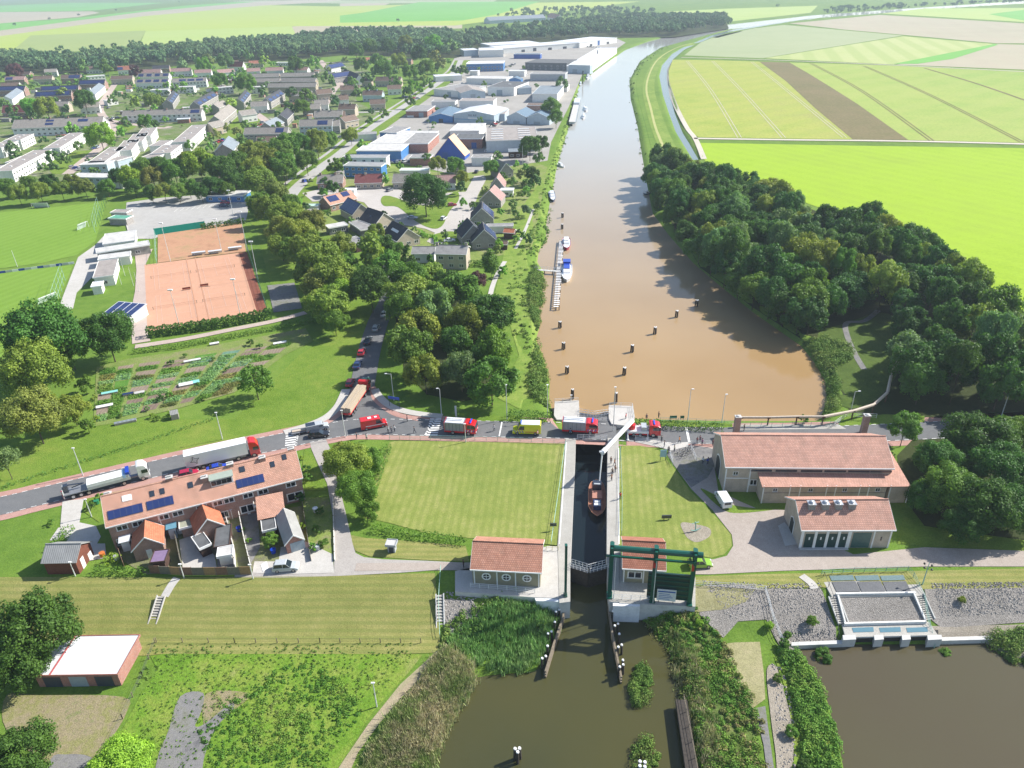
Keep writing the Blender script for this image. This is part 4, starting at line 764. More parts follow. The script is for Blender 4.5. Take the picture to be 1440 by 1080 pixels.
RT={'grey':tiles('grey roof tiles',(.33,.305,.275),(.41,.38,.345)),'dark':tiles('dark roof tiles',(.055,.06,.075),(.08,.085,.1)),'red':tiles('red roof tiles',(.42,.17,.11),(.5,.22,.15)),'salmon':tiles('salmon roof tiles',(.58,.32,.23),(.66,.39,.3)),'maroon':tiles('maroon roof tiles',(.22,.07,.07),(.28,.1,.1)),'pink':tiles('pinkish roof tiles',(.42,.26,.24),(.5,.33,.3)),'brown':tiles('brown roof tiles',(.2,.14,.11),(.26,.19,.15)),'orange':tiles('orange roof tiles',(.50,.17,.09),(.58,.23,.13)),
 'flat':plain('grey roofing felt',(.26,.255,.25),.9,scale=.5,var=.25),'flatd':plain('dark roofing felt',(.11,.115,.12),.9,scale=.5,var=.3),'flatb':plain('brown-grey roofing',(.3,.27,.25),.9,scale=.4,var=.2),'white':plain('white roof sheeting',(.6,.62,.65),.6,scale=.3,var=.07),'pale':plain('pale roofing',(.5,.49,.47),.8,scale=.4,var=.18),'ribg':corrug('grey ribbed roof',(.25,.29,.32),.9),'ribb':corrug('blue-grey ribbed roof',(.14,.22,.3),.6),'asb':corrug('pale corrugated sheeting',(.36,.36,.35),.35),'green':corrug('green sheeting',(.12,.4,.26),.4)}
WM={'white':plain('white render',(.72,.72,.69),.8,scale=.6,var=.08),'brick':brick('red-brown brick',(.27,.13,.09),(.34,.17,.12)),'yellow':brick('yellow brick',(.36,.3,.2),(.42,.35,.25)),'greyb':brick('grey brick',(.25,.235,.22),(.32,.3,.28)),'blue':plain('blue cladding',(.02,.09,.38),.5,scale=.5,var=.1),'lblue':plain('pale blue-grey cladding',(.42,.5,.56),.5,scale=.5,var=.1),'mblue':plain('mid blue cladding',(.06,.2,.45),.5,scale=.5,var=.1),'grey':plain('grey cladding',(.36,.38,.4),.6,scale=.5,var=.1),'dgrey':plain('dark grey cladding',(.13,.14,.15),.6,scale=.5,var=.15),'redb':brick('deep red brick',(.3,.09,.06),(.36,.12,.08)),'tan':brick('tan brick',(.44,.36,.27),(.52,.43,.33)),'wood':plain('dark stained wood',(.07,.04,.03),.8,scale=2,var=.3)}
def winmesh(name,pm):
    mb=MB(); t=.09
    mb.box(-.5,.5,-.04,.02,-.5,-.5+t,0).box(-.5,.5,-.04,.02,.5-t,.5,0).box(-.5,-.5+t*.7,-.04,.02,-.5+t,.5-t,0).box(.5-t*.7,.5,-.04,.02,-.5+t,.5-t,0).box(-.03,.03,-.035,.02,-.5+t,.5-t,0)
    mb.box(-.5+t*.7,.5-t*.7,-.012,.015,-.5+t,.5-t,1); return mb.mesh(name,[FRAME,pm])
WIN=winmesh('window',GLASS)
_fr=MB(); t=.08
_fr.box(-.5,.5,-.05,.02,-.5,-.5+t).box(-.5,.5,-.05,.02,.5-t,.5).box(-.5,-.5+t,-.05,.02,-.5+t,.5-t).box(.5-t,.5,-.05,.02,-.5+t,.5-t).box(-.035,.035,-.045,.02,-.5+t,.5-t)
WFR=_fr.mesh('window',FRAME); WPN=MB().box(-.46,.46,-.015,.015,-.46,.46).mesh('pane',DGLASS); WSILL=MB().box(-.55,.55,-.14,.02,-.56,-.5).mesh('sill',plain('stone sill',(.5,.48,.45)))
DOOR=MB().box(-.5,.5,-.03,.02,-.5,.5).mesh('door',plain('dark green door',(.03,.07,.06),.5)); DOORM={}
PNL=MB().box(0,1,0,1,0,.06)
def putwin(th,face,u,z,w,h,L,d,near=False,off=0,mesh=None,name='window'):
    loc,rz={'f':((u,.3-off,z),0),'l':((.3-off,u,z),-math.pi/2),'r':((L-.3+off,u,z),math.pi/2),'b':((u,d-.3+off,z),math.pi)}[face]
    if mesh is not None: return link(name,mesh,th,loc,rz,(w,1,h))
    if not near: return link('window',WIN,th,loc,rz,(w,1,h))
    f=link('window',WFR,th,loc,rz,(w,1,h)); link('pane',WPN,f); link('sill',WSILL,f); return f
def colored_box(name,dims,mat):
    return MB().box(*dims).mesh(name,mat)
def bld(label,A,B,h,d,roof,wall='white',rm='grey',name='house',cat='house',win='f',solar=(),chim=(),group=None,ov=.3,zb=None,sky=(),doors=(),trim=True,rows=None,near=False,wsp=3.,dback=None,bd=None,par=.35):
    z0=0. if zb is None else zb
    a=P(A[0],A[1],h+z0); b=P(B[0],B[1],h+z0); v=(b-a).to_2d(); L=v.length; ang=math.atan2(v.y,v.x)
    t=thing(name,label,cat,(a.x,a.y,z0),ang,group); k=roof[0]; rise=roof[1] if len(roof)>1 else 0
    W=WM[wall] if isinstance(wall,str) else wall; Rm=RT[rm] if isinstance(rm,str) else rm
    i=.3; mb=MB()
    if k=='x': prof=[(i,0),(d-i,0),(d-i,h),(d/2,h+rise-.02-i*rise/d),(i,h)]; mb.ext(prof,i,L-i,'x')
    elif k=='y': prof=[(i,0),(L-i,0),(L-i,h),(L/2,h+rise-.02-i*rise/L),(i,h)]; mb.ext(prof,i,d-i,'y')
    elif k=='s': prof=[(i,0),(d-i,0),(d-i,h+rise),(i,h)]; mb.ext(prof,i,L-i,'x')
    else: mb.box(i,L-i,i,d-i,0,h-.05)
    mb.build('wall',W,t)
    e=.14
    if k=='x':
        for s in (0,1):
            n='roof'; m2=MB()
            if s==0: m2.face([(0,0,0),(L,0,0),(L,math.hypot(d/2,rise),0),(0,math.hypot(d/2,rise),0)]); m2.box(0,L,0,math.hypot(d/2,rise),-e,-.004)
            else: m2.face([(0,0,0),(L,0,0),(L,math.hypot(d/2,rise),0),(0,math.hypot(d/2,rise),0)]); m2.box(0,L,0,math.hypot(d/2,rise),-e,-.004)
            m2.v=m2.v; o=m2.build('roof',Rm,t); al=math.atan2(rise,d/2)
            if s==0: o.location=(0,0,h+e*.3); o.rotation_euler=(al,0,0)
            else: o.location=(L,d,h+e*.3); o.rotation_euler=(al,0,math.pi)
            for (u0,u1,v0,v1,sd) in solar:
                if sd!=s: continue
                sl=math.hypot(d/2,rise); q=MB().box(0,(u1-u0)*L,0,(v1-v0)*sl,.03,.12).build('solar_panel',SOLAR,o,((u0*L if s==0 else (1-u1)*L),v0*sl,0))
            for (u,vv,sd,w2) in sky:
                if sd==s: MB().box(-w2/2,w2/2,0,1.1,.02,.1).build('skylight',WTRIM if w2>1.5 else GLASS,o,(u*L,vv*math.hypot(d/2,rise),0))
        if trim: MB().box(-.02,L+.02,-.12,.02,h-.2,h+.02).box(-.06,.02,0,.02,h-.2,h).build('gutter',WTRIM,t)
        RB=MB().tube((-.02,d/2,h+rise+.06),(L+.02,d/2,h+rise+.06),.13,n=6).build('ridge',Rm,t)
        if trim:
            for x in (-.04,L-.04):
                vb=MB(); vb.ext([(0,h-.2),(d/2,h+rise-.2),(d,h-.2),(d,h+.04),(d/2,h+rise+.04),(0,h+.04)],x,x+.08,'x'); vb.build('verge_board',WTRIM,t)
    elif k=='y':
        sl=math.hypot(L/2,rise); al=math.atan2(rise,L/2)
        for s in (0,1):
            m2=MB().box(0,d,0,sl,-e,0); o=m2.build('roof',Rm,t)
            if s==0: o.location=(0,d,h+e*.3); o.rotation_euler=Matrix.Rotation(-math.pi/2,3,'Z').to_euler(); o.rotation_euler=(Matrix.Rotation(-math.pi/2,3,'Z')@Matrix.Rotation(al,3,'X')).to_euler()
            else: o.location=(L,0,h+e*.3); o.rotation_euler=(Matrix.Rotation(math.pi/2,3,'Z')@Matrix.Rotation(al,3,'X')).to_euler()
            for (u0,u1,v0,v1,sd) in solar:
                if sd==s: MB().box(0,(u1-u0)*d,0,(v1-v0)*sl,.03,.12).build('solar_panel',SOLAR,o,((1-u1 if s==0 else u0)*d,v0*sl,0))
            for (u,vv,sd,w2) in sky:
                if sd==s: MB().box(-w2/2,w2/2,0,sl*.6,.02,.1).build('skylight',WTRIM,o,(u*d,vv*sl,0))
        if trim:
            for y in (-.05,d-.03): vb=MB(); vb.ext([(0,h-.22),(L/2,h+rise-.22),(L,h-.22),(L,h+.04),(L/2,h+rise+.05),(0,h+.04)],y,y+.08,'y'); vb.build('verge_board',WTRIM,t)
    elif k=='s':
        sl=math.hypot(d,rise); al=math.atan2(rise,d); o=MB().box(0,L,0,sl,-e,0).build('roof',Rm,t,(0,0,h+.1)); o.rotation_euler=(al,0,0)
        for (u0,u1,v0,v1,sd) in solar: MB().box(0,(u1-u0)*L,0,(v1-v0)*sl,.03,.12).build('solar_panel',SOLAR,o,(u0*L,v0*sl,0))
    else:
        MB().box(.12,L-.12,.12,d-.12,h-.05,h).build('roof',Rm,t)
        p=MB(); 
        for bx in ((0,L,0,.12),(0,L,d-.12,d),(0,.12,.12,d-.12),(L-.12,L,.12,d-.12)): p.box(*bx,h-par,h+.12)
        p.build('parapet',WTRIM if trim else W,t)
        for (u,vv,sd,w2) in sky: MB().box(-w2/2,w2/2,-.6,.6,h,h+.35).build('skylight',WTRIM,t,(u*L,vv*d,0))
        for (u0,u1,v0,v1,sd) in solar: MB().box(0,(u1-u0)*L,0,(v1-v0)*d,h+.05,h+.25).build('solar_panel',SOLAR,t,(u0*L,v0*d,0))
    nr=rows or max(1,int(h/2.6)); ww,wh=(1.7,1.25)
    for f in win:
        span=L if f in 'fb' else d; n=max(1,min(16,int((span-.8)/wsp)))
        if f.isupper(): continue
        for r in range(nr):
            for j in range(n):
                u=.3+(span-.6)*(j+.5)/n; z=1.45+r*2.7
                if z+.6>h: continue
                putwin(t,f,u,z,min(ww,(span-.6)/n*.62),wh,L,d,near)
    for (f,u,w2,hh,ck) in doors:
        if (w2,hh,ck) not in DOORM: DOORM[(w2,hh,ck)]=colored_box('door',(-w2/2,w2/2,-.05,.03,0,hh),plain('door '+ck,{'g':(.04,.1,.09),'w':(.7,.7,.68),'k':(.05,.06,.08),'s':(.3,.36,.4),'b':(.03,.1,.3)}[ck],.5))
        span=L if f in 'fb' else d; loc,rz={'f':((u*span,.3,0),0),'l':((.3,u*span,0),-math.pi/2),'r':((L-.3,u*span,0),math.pi/2)}[f]; link('door',DOORM[(w2,hh,ck)],t,loc,rz)
    for u in chim:
        y=d/2 if k=='x' else d*.5; zc=h+rise if k in 'xy' else h
        MB().box(u*L-.45,u*L+.45,y-.35,y+.35,zc-.9,zc+.9,0).box(u*L-.52,u*L+.52,y-.42,y+.42,zc+.9,zc+1.02,1).build('chimney',[W if wall!='white' else WM['brick'],RT['flatd']],t)
    t['_L']=L; del t['_L']; return t,L,d
# ---- far village: grey roofed rows
def V(label,A,B,h,d,roof,wall='white',rm='grey',**k):
    k.setdefault('name','row_of_houses' if abs(A[0]-B[0])+abs(A[1]-B[1])>26 else 'house'); k.setdefault('cat','terrace' if k['name']=='row_of_houses' else 'house'); return bld(label,A,B,h,d,roof,wall,rm,**k)
S2=((.05,.95,.12,.85,0),)
V('longest grey-roofed terrace near the left edge with dark solar patches',(16,181),(143,176),5.5,14,('x',4.5),rm='grey',chim=(.2,.4,.6,.8),solar=((.36,.45,.25,.5,0),(.36,.45,.65,.85,0),(.72,.83,.5,.8,0)),win='f')
V('long low grey terrace behind the car park, small dormer at its right end',(171,163),(283,160),5.2,8,('x',3),chim=(.15,.35,.55,.75),solar=((.86,.97,.2,.8,0),))
V('maroon-roofed building at the left edge',(2,159),(43,158),3,9,('x',5),'brick','maroon',win='f')
V('solar-roofed terrace in the middle of the blue-roofed group',(56,128),(110,126),5,8,('x',3.5),'brick','dark',solar=S2)
V('nearest terrace of the blue solar-roofed group',(48,136),(100,134),5,7,('x',3.5),'brick','dark',solar=S2)
V('solar-roofed terrace cut by the left edge',(-8,128),(34,127),5,8,('x',3.5),'brick','dark',solar=S2)
V('solar-roofed terrace right of the blue group, beside the street',(110,119),(147,118),5,8,('x',3.5),'brick','dark',solar=S2)
V('left one of two slanting white-walled houses with striped grey roofs',(17,140),(33,128),5,9,('x',3),'white','ribg',win='f')
V('right one of two slanting white-walled houses with striped grey roofs',(134,133),(148,121),5,9,('x',3),'white','ribg')
V('grey-roofed house behind the left blue group',(46,112),(73,111),5,8,('x',3),'tan','brown',chim=(.5,)); V('brown-roofed house with solar end behind the blue group',(85,111),(113,110),5,8,('x',3.5),'brick','brown',chim=(.8,),solar=((.4,.95,.1,.8,0),))
V('flat pale-roofed house at the right end of the far blue group',(122,108),(148,106),6,9,('f',),'white','pale'); V('small brown-roofed house near the purple tree at left',(28,105),(41,105),5,7,('x',3),'brick','brown'); V('brick house with a solar panel near the left edge',(6,113),(34,112),5,8,('x',3),'brick','pink',solar=((.05,.4,.1,.8,0),))
V('front terrace of the right group with four dark solar patches',(190,117),(236,116),5,8,('x',3),'white','grey',solar=tuple((.05+.25*i,.22+.25*i,.2,.8,0) for i in range(4)))
V('middle terrace of the right group with four dark solar patches',(191,109),(237,108),5,8,('x',3.5),'white','grey',solar=tuple((.07+.25*i,.22+.25*i,.2,.8,0) for i in range(4)))
V('pink-roofed house at the back of the right solar group',(199,104),(226,103),5,8,('x',4),'white','pink'); V('flat-roofed white block in front of the right solar group',(211,127),(236,126),5,8,('f',),'white','pale')
V('red-roofed house among the trees at the far village edge',(165,99),(187,98),4.5,9,('x',4),'white','red',solar=((0,.35,.1,.7,0),)); V('small grey house under the dark trees of the village edge',(214,97),(238,96),4,8,('x',3),'brick','dark')
for l,A,B,d in [('central slanting white flat-roofed row left of the round street tree',(84,208),(119,186),9),('biggest slanting white flat-roofed row in the lower left village',(17,240),(73,210),10),('white flat-roofed block at the left edge beside the garden',(2,208),(26,198),9),('white flat-roofed block just left of the long central one',(29,197),(48,188),10),
  ('slanting white flat-roofed row right of the round street tree',(147,228),(177,206),9),('second stepped white block right of the round street tree',(185,211),(197,196),9),('third stepped white block right of the round street tree',(200,199),(209,187),9),('farthest of the stepped white blocks',(212,191),(221,179),9),
  ('longest white flat-roofed row right of the stepped blocks',(266,199),(292,175),10),('white flat-roofed block above the tree row, middle of the village',(240,215),(256,203),11),('white flat-roofed block at the lower left edge',(-12,243),(8,232),10)]:
    V(l,A,B,6,d,('f',),'white','flatb',win='f',sky=((.2,.5,0,.9),(.5,.5,0,.9),(.8,.5,0,.9)))
V('pale blue-white gabled front above the tree row',(111,232),(150,231),6,9,('f',),'lblue','pale',win='f')
V('blue-grey flat-roofed house behind the row of trees beside the pitch',(95,249),(150,250),5.5,9,('f',),'lblue','pale',win='f'); V('little red-roofed shed behind the trees of the playing field',(157,256),(171,257),3,4,('x',1.5),'white','red',win='')
V('light grey gabled row slanting in the middle of the village',(313,171),(333,154),5,10,('x',4),'greyb','grey',win='f')
for l,A,B in [('left one of the slanting terraces with blue solar dormers',(243,146),(252,133)),('widest slanting terrace with blue solar dormers',(281,149),(307,134)),('short slanting terrace with blue solar dormers behind a round tree',(343,145),(353,132)),('right slanting terrace with blue solar dormers',(381,144),(401,132))]:
    V(l,A,B,5,8,('x',3.5),'greyb','dark',win='f',solar=tuple((.04+.24*i,.22+.24*i,.1,.9,1) for i in range(4))+tuple((.04+.24*i,.2+.24*i,.15,.6,0) for i in range(4)))
for l,A,B in [('back left long pale-roofed terrace',(347,109),(392,108)),('second left long pale-roofed terrace',(347,116),(393,115)),('back right long pale-roofed terrace',(394,108),(441,107)),('second right long pale-roofed terrace',(394,115),(443,115)),('front wide pale-roofed terrace with shaded grey wall',(376,123),(444,122))]:
    V(l+' in the stack of rows',A,B,5,8,('x',3),'yellow','grey')
for l,A,B,r in [('tall steep maroon-roofed house at the wood edge','322,94','341,94','maroon'),('pinkish-roofed house left of the pale rows','347,101','366,100','pink'),('pinkish-roofed house above the left pale rows','373,100','398,99','pink'),('pinkish-roofed house above the right pale rows','407,99','432,99','pink'),('wide pink-roofed house left of the round tree','307,103','331,101','pink'),('white-dormered pinkish-roofed house behind the round trees','273,103','297,102','pink')]:
    V(l,tuple(map(float,A.split(','))),tuple(map(float,B.split(','))),5,8,('x',5 if r=='maroon' else 3),'white',r)
V('flat white house beside the round tree at the wood edge',(387,88),(408,88),3.5,8,('f',),'white','pale')
for l,A,B,rf in [('flat white block left of the solar dormers','244,123','272,122','f'),('terrace with three solar patches behind the flat white block','242,116','290,114','x'),('flat white block between the solar dormer terraces','301,124','328,122','f'),('flat white block in front of the pale rows','353,123','372,122','f')]:
    V(l,tuple(map(float,A.split(','))),tuple(map(float,B.split(','))),5.5,8,(rf,3),'white','pale' if rf=='f' else 'grey',solar=() if rf=='f' else ((.2,.4,.2,.7,0),(.45,.65,.2,.7,0),(.7,.9,.2,.7,0)))
V('grey gabled house beside the pink street at right',(425,154),(450,153),5,9,('x',3),'greyb','grey',chim=(.5,)); V('long grey-roofed row below the pink street',(441,165),(481,164),5.5,9,('x',3.5),'greyb','grey',chim=(.2,.6))
V('grey-roofed row with a glass dormer above the big trees',(420,178),(467,177),5.5,9,('x',3.5),'lblue','grey',solar=((.55,.85,.2,.8,0),)); V('grey-roofed row with one black solar patch and reddish doors',(342,189),(404,188),5.5,9,('x',3.2),'greyb','grey',solar=((.72,.9,.2,.85,0),),doors=(('f',.1,1,2.2,'k'),('f',.35,1,2.2,'k')))
V('small grey gabled house among dark conifers',(404,168),(414,158),4.5,9,('x',3.5),'greyb','dark'); V('grey house with roof panels right of the pink court',(384,180),(400,172),4.5,10,('x',3.5),'greyb','ribg'); V('gabled grey house with pale ribbed roof above the red shed',(329,212),(337,200),4.5,11,('x',4),'greyb','ribg')
V('low flat red-roofed building above the tree row',(306,223),(357,221),3,6,('f',),'redb',plain('red roofing',(.42,.13,.09),.8),cat='shed',name='shed')
V('red-brick terraced roof behind the white parked vans',(248,168),(266,167),3,5,('f',),'redb','white',name='garage_row',cat='garages',win='')
for l,A,B,w in [('left front brown house beside the through road','509,134','537,134','lblue'),('brown-roofed house with a white facade beside the through road','527,114','563,114','tan'),('brown-roofed house with one solar panel','508,114','521,114','tan'),('low brown house at the bottom of the roadside group','475,154','499,154','tan'),('pale gabled house left in the roadside group','478,127','506,126','tan'),('small pale house between hedges in the roadside group','477,141','491,140','white'),('small pale house near the left of the verge','474,165','487,164','tan'),('grey-roofed house left of the verge trees','455,178','478,177','greyb')]:
    V(l,tuple(map(float,A.split(','))),tuple(map(float,B.split(','))),5,8,('x',3.2),w,'brown' if w!='greyb' else 'grey',chim=(.3,.7))
V('blue solar-roofed house slanting by the wood',(470,110),(497,106),5,9,('x',4),'greyb','dark',solar=S2); V('second blue solar-roofed house slanting by the wood',(466,97),(486,93),5,9,('x',4),'white','dark',solar=S2); V('reddish house under the trees left of the road',(503,86),(521,85),4.5,8,('x',3),'white','red'); V('dark-roofed house hidden in the trees left of the road',(560,86),(578,86),4,8,('x',2.5),'brick','dark')
# ---- cul-de-sac
V('grey bungalow behind a round tree beside the through road',(445,258),(482,257),3,9,('x',3),'brick','grey',chim=(.12,.68)); V('purple-red roofed bungalow facing the cul-de-sac',(498,258),(537,257),3,9,('x',3.2),'tan','maroon',chim=(.38,)); V('grey bungalow half hidden behind the giant round tree',(551,257),(585,257),3,9,('x',3.2),'tan','grey'); V('pinkish bungalow right of the giant round tree',(612,259),(641,258),3,9,('x',3),'white','pink')
V('salmon-roofed bungalow with two dark solar fields',(464,289),(503,279),3,9,('x',3),'brick','salmon',solar=((.08,.42,.3,.9,0),(.6,.85,.5,.98,0)))
V('house with its whole left roof in dark blue solar panels',(477,293),(495,303),3.2,9,('x',4),'tan','dark',win='r',solar=((.02,.98,.05,.95,0),)); V('dark-roofed house with a grey dormer, second in the slanting line',(504,309),(527,317),3.2,10,('x',4),'tan','dark',win='fr',sky=((.5,.4,0,1.),)); V('dark-roofed house with wide roof light, third in the slanting line',(537,328),(558,340),3,10,('x',4),'tan','dark',win='fr',sky=((.5,.45,0,5.5),))
V('flat pale-roofed garden house beside the lawn',(462,321),(490,316),3,5,('f',),'dgrey','pale',name='garden_house'); V('small flat dark-roofed shed above the olive trees',(481,337),(500,345),3,6,('f',),'wood','flat',name='shed',cat='shed',win=''); V('flat grey roof link between the dark-roofed houses',(490,312),(507,324),3,6,('f',),'dgrey','flat',name='carport',cat='carport',win='')
V('white glasshouse with pale green roof in the corner garden',(427,290),(447,290),2.6,4,('f',),'white',plain('greenish glass roof',(.45,.62,.5),.3),name='greenhouse',cat='greenhouse',win=''); V('small curved grey garden shed beside the greenhouse',(431,297),(447,296),2.4,3,('f',),'white','flatb',name='shed',cat='shed',win='')
V('flat white carport between grey and purple-red bungalows',(482,268),(498,268),2.8,5,('f',),'white','white',name='carport',cat='carport',win='')
V('flat-roofed villa with long balcony windows facing the copse',(611,357),(656,358),5.6,8,('x',1.8),'tan','flat',near=False,chim=(.02,.93),rows=2); V('left lower wing of the flat-roofed villa',(578,357),(611,357),3.5,7,('x',1.5),'white','flat',name='house')
for l,A,B,rm,sol in [('right one of the joined blue-roofed gables at the bottom','663,341','700,339','dark',1),('left one of the joined blue-roofed gables at the bottom','649,335','684,331','dark',0),('blue-roofed gabled house with white back windows','661,309','695,308','dark',1),('pale pink-roofed gabled house in the row by the river','673,282','705,283','pink',0),('bright pink-roofed gabled house above the pale pink one','688,264','710,264','pink',0),('grey gabled house at the top of the row by the river','701,244','723,241','grey',1)]:
    V(l,tuple(map(float,A.split(','))),tuple(map(float,B.split(','))),3,10,('y',4.6),'greyb',rm,win='f',solar=((.1,.9,.1,.9,1),) if sol else ())
V('long flat grey carport roof reaching toward the river gardens',(684,319),(722,318),2.8,4,('f',),'white','flat',name='carport',cat='carport',win=''); V('orange-brown garden roof behind the carport',(707,327),(723,328),2.6,4,('x',1),'wood','orange',name='shed',cat='shed',win=''); V('little purple-grey garden shed beside the river gardens',(702,344),(714,344),2.2,3,('x',.9),'wood','brown',name='shed',cat='shed',win='')
V('white garden rooms behind the pink-roofed houses',(703,268),(722,268),3,5,('f',),'white','white',name='garden_house')
V('small black garden house with dark roof near the grey hall',(715,214),(742,213),3.4,6,('s',.6),'wood','ribg',name='shed',cat='shed'); V('steep little gable house with dark blue roof beside it',(637,238),(657,236),3,8,('y',4.5),'greyb','ribb')
# ---- industry
IC=[0]
def I(l,A,B,h,d,roof,wall,rm,**k): IC[0]+=1; h=h+.021*(IC[0]%17); d=d*(1.22 if 12<=d<40 else 1); k.setdefault('name','industrial_hall'); k.setdefault('cat','warehouse'); k.setdefault('wsp',6); return bld(l,A,B,h,d,roof,wall,rm,**k)
I('white-roofed office block with dark glass front',(655,90),(708,89),7.5,22,('f',),'mblue','white',wsp=3,rows=2)
I('white gabled hall with pale side behind the office block',(673,71),(708,70),8,30,('f',),'white','white',win=''); I('grey-blue left wing of the white hall behind the office',(652,71),(673,70),7,22,('f',),'lblue','white',win='')
I('long white hall at the back left',(690,64),(760,60),6,45,('f',),'white','white',win='',doors=(('f',.3,5,5,'b'),)); I('long white hall at the back middle',(708,68),(815,60),6.2,40,('f',),'white','white',win='',doors=(('f',.25,5,3,'k'),('f',.4,5,4,'k'),('f',.6,6,3,'k'),('f',.8,6,3,'k'))); I('long white hall at the back right, nearest the river bend',(815,60),(868,53),6.5,45,('f',),'white','white',win='',doors=(('f',.3,6,3,'k'),('f',.5,5,6,'b'),('f',.75,6,3,'k')))
I('dark grey roofed hall with two long white skylights',(738,88),(797,89),7,30,('f',),'dgrey','flatd',sky=(),trim=False)
I('huge white hall standing directly on the river quay',(830,93),(868,67),6.4,20,('f',),'white','white',win=''); I('blue-grey end front of the quayside hall',(799,91),(830,92),7.8,8,('f',),'lblue','white',win='',doors=(('f',.3,5,4,'s'),))
I('big ribbed grey hall with white skylight strips',(748,132),(784,132),6,48,('f',),'white','ribg',win='',trim=True); I('low lean-to left of the ribbed grey hall',(728,124),(748,123),5,24,('f',),'lblue','ribg',win=''); I('flat grey hall behind the ribbed one',(745,104),(795,104),6,14,('f',),'grey','flat',win='')
I('dark-roofed hall with white front and brick side',(685,122),(723,123),6.5,30,('f',),'white','flatd',win='',sky=((.55,.5,0,2),),doors=(('f',.45,5,4.5,'s'),)); I('grey-roofed white gabled hall beside the through road',(609,125),(646,128),5,30,('f',),'white','flat',win='',sky=((.7,.5,0,3.),),doors=(('f',.6,4,4,'s'),)); I('brown-grey gabled hall between white ones',(647,131),(683,129),5,24,('y',2.5),'lblue','flatb',win='',doors=(('f',.5,4,4,'s'),))
I('pale flat hall behind the gabled ones',(655,110),(712,111),5,16,('f',),'white','pale',win=''); I('blue canopy roof between pale halls',(715,112),(733,112),5,10,('y',2),'mblue','ribb',win='')
LH=I('white hall with low gable and dark lettering on its front',(637,160),(695,162),6,24,('y',2.4),'lblue','white',win='',doors=(('f',.85,9,2.5,'s'),))
I('red brick flat hall at the roadside',(570,156),(601,156),4.5,20,('f',),'redb','flat',win='',doors=(('f',.2,5,1.4,'w'),('f',.7,3.5,3.4,'s'))); I('blue gabled hall between brick and white halls',(602,164),(637,164),4,26,('y',2.2),'mblue','ribb',win='',doors=(('f',.5,3,2.6,'k'),)); I('flat grey hall behind the lettered white one',(645,142),(694,142),6,12,('f',),'white','flatb',win='')
I('left one of twin blue-roofed gabled halls',(712,164),(740,165),4.5,18,('y',3.2),'lblue','ribb',win='',doors=(('f',.5,4.5,2,'s'),)); I('right one of twin blue-roofed gabled halls',(740,165),(773,166),4.5,20,('y',3.2),'lblue','ribb',win='',doors=(('f',.45,4.5,2,'s'),))
I('large brown-grey flat hall with rows of white skylights',(683,198),(757,196),6.5,34,('f',),'lblue','flatb',win='',sky=tuple((.22+.0*i,.12+.17*i,0,7) for i in range(5))+tuple((.75,.12+.17*i,0,7) for i in range(5)))
I('very large flat grey roofed works left of the blue gable',(520,202),(590,203),4.5,34,('f',),'white','pale',win='',trim=False); I('flat grey works roof with a blue canopy end',(566,202),(602,202),5.1,26,('f',),'redb','flat',win=''); I('pale flat-roofed works right behind the blue gable',(632,184),(674,184),4.5,22,('f',),'white','pale',win=''); I('dark-roofed red brick works right of the blue gable',(638,195),(678,195),5.5,12,('f',),'redb','flatd',win='f',rows=1,doors=(('f',.7,3,3.5,'b'),))
I('bright blue steep gabled house with sand-coloured roof slope',(611,219),(654,220),1.8,11,('y',10),'blue',plain('sand roof',(.62,.4,.25),.7,scale=.5),trim=False,name='gabled_house',cat='building',win='',doors=(('f',.35,3.2,4,'b'),))
I('grey-roofed office with a strip of blue windows',(482,233),(536,234),5.5,9,('f',),'mblue','asb',rows=2,wsp=3); I('rear wing of the office with shaded windows',(479,222),(543,222),5.5,8,('f',),'white','asb',wsp=4); I('large pale flat roof with a bright blue front',(500,212),(564,212),5,16,('f',),'mblue','pale',win='')
I('narrow white and blue flat building at the road junction',(533,186),(558,187),5,16,('f',),'mblue','flat',win=''); I('low flat grey roadside building',(497,190),(530,188),4,8,('f',),'white','flat',win='')
I('pale green-white flat shed below the yard',(561,240),(602,240),3,6,('f',),'white',plain('pale green sheeting',(.6,.66,.6),.6),name='shed',cat='shed',win=''); I('dark brown flat roof above the twin gables',(740,148),(762,148),4,10,('f',),'brick','brown',win='')
I('very long grey barn beyond the woodland belt',(688,29),(768,25),6,24,('x',6),'lblue','ribg',name='barn',cat='barn',win=''); I('farmhouse roof with a pink gable at the end of the long barn',(769,24),(782,27),5,14,('x',8),'white','salmon',name='farmhouse')
I('small brick-roofed house among halls',(660,100),(672,100),4,8,('f',),'white','white',win='')
_n=0
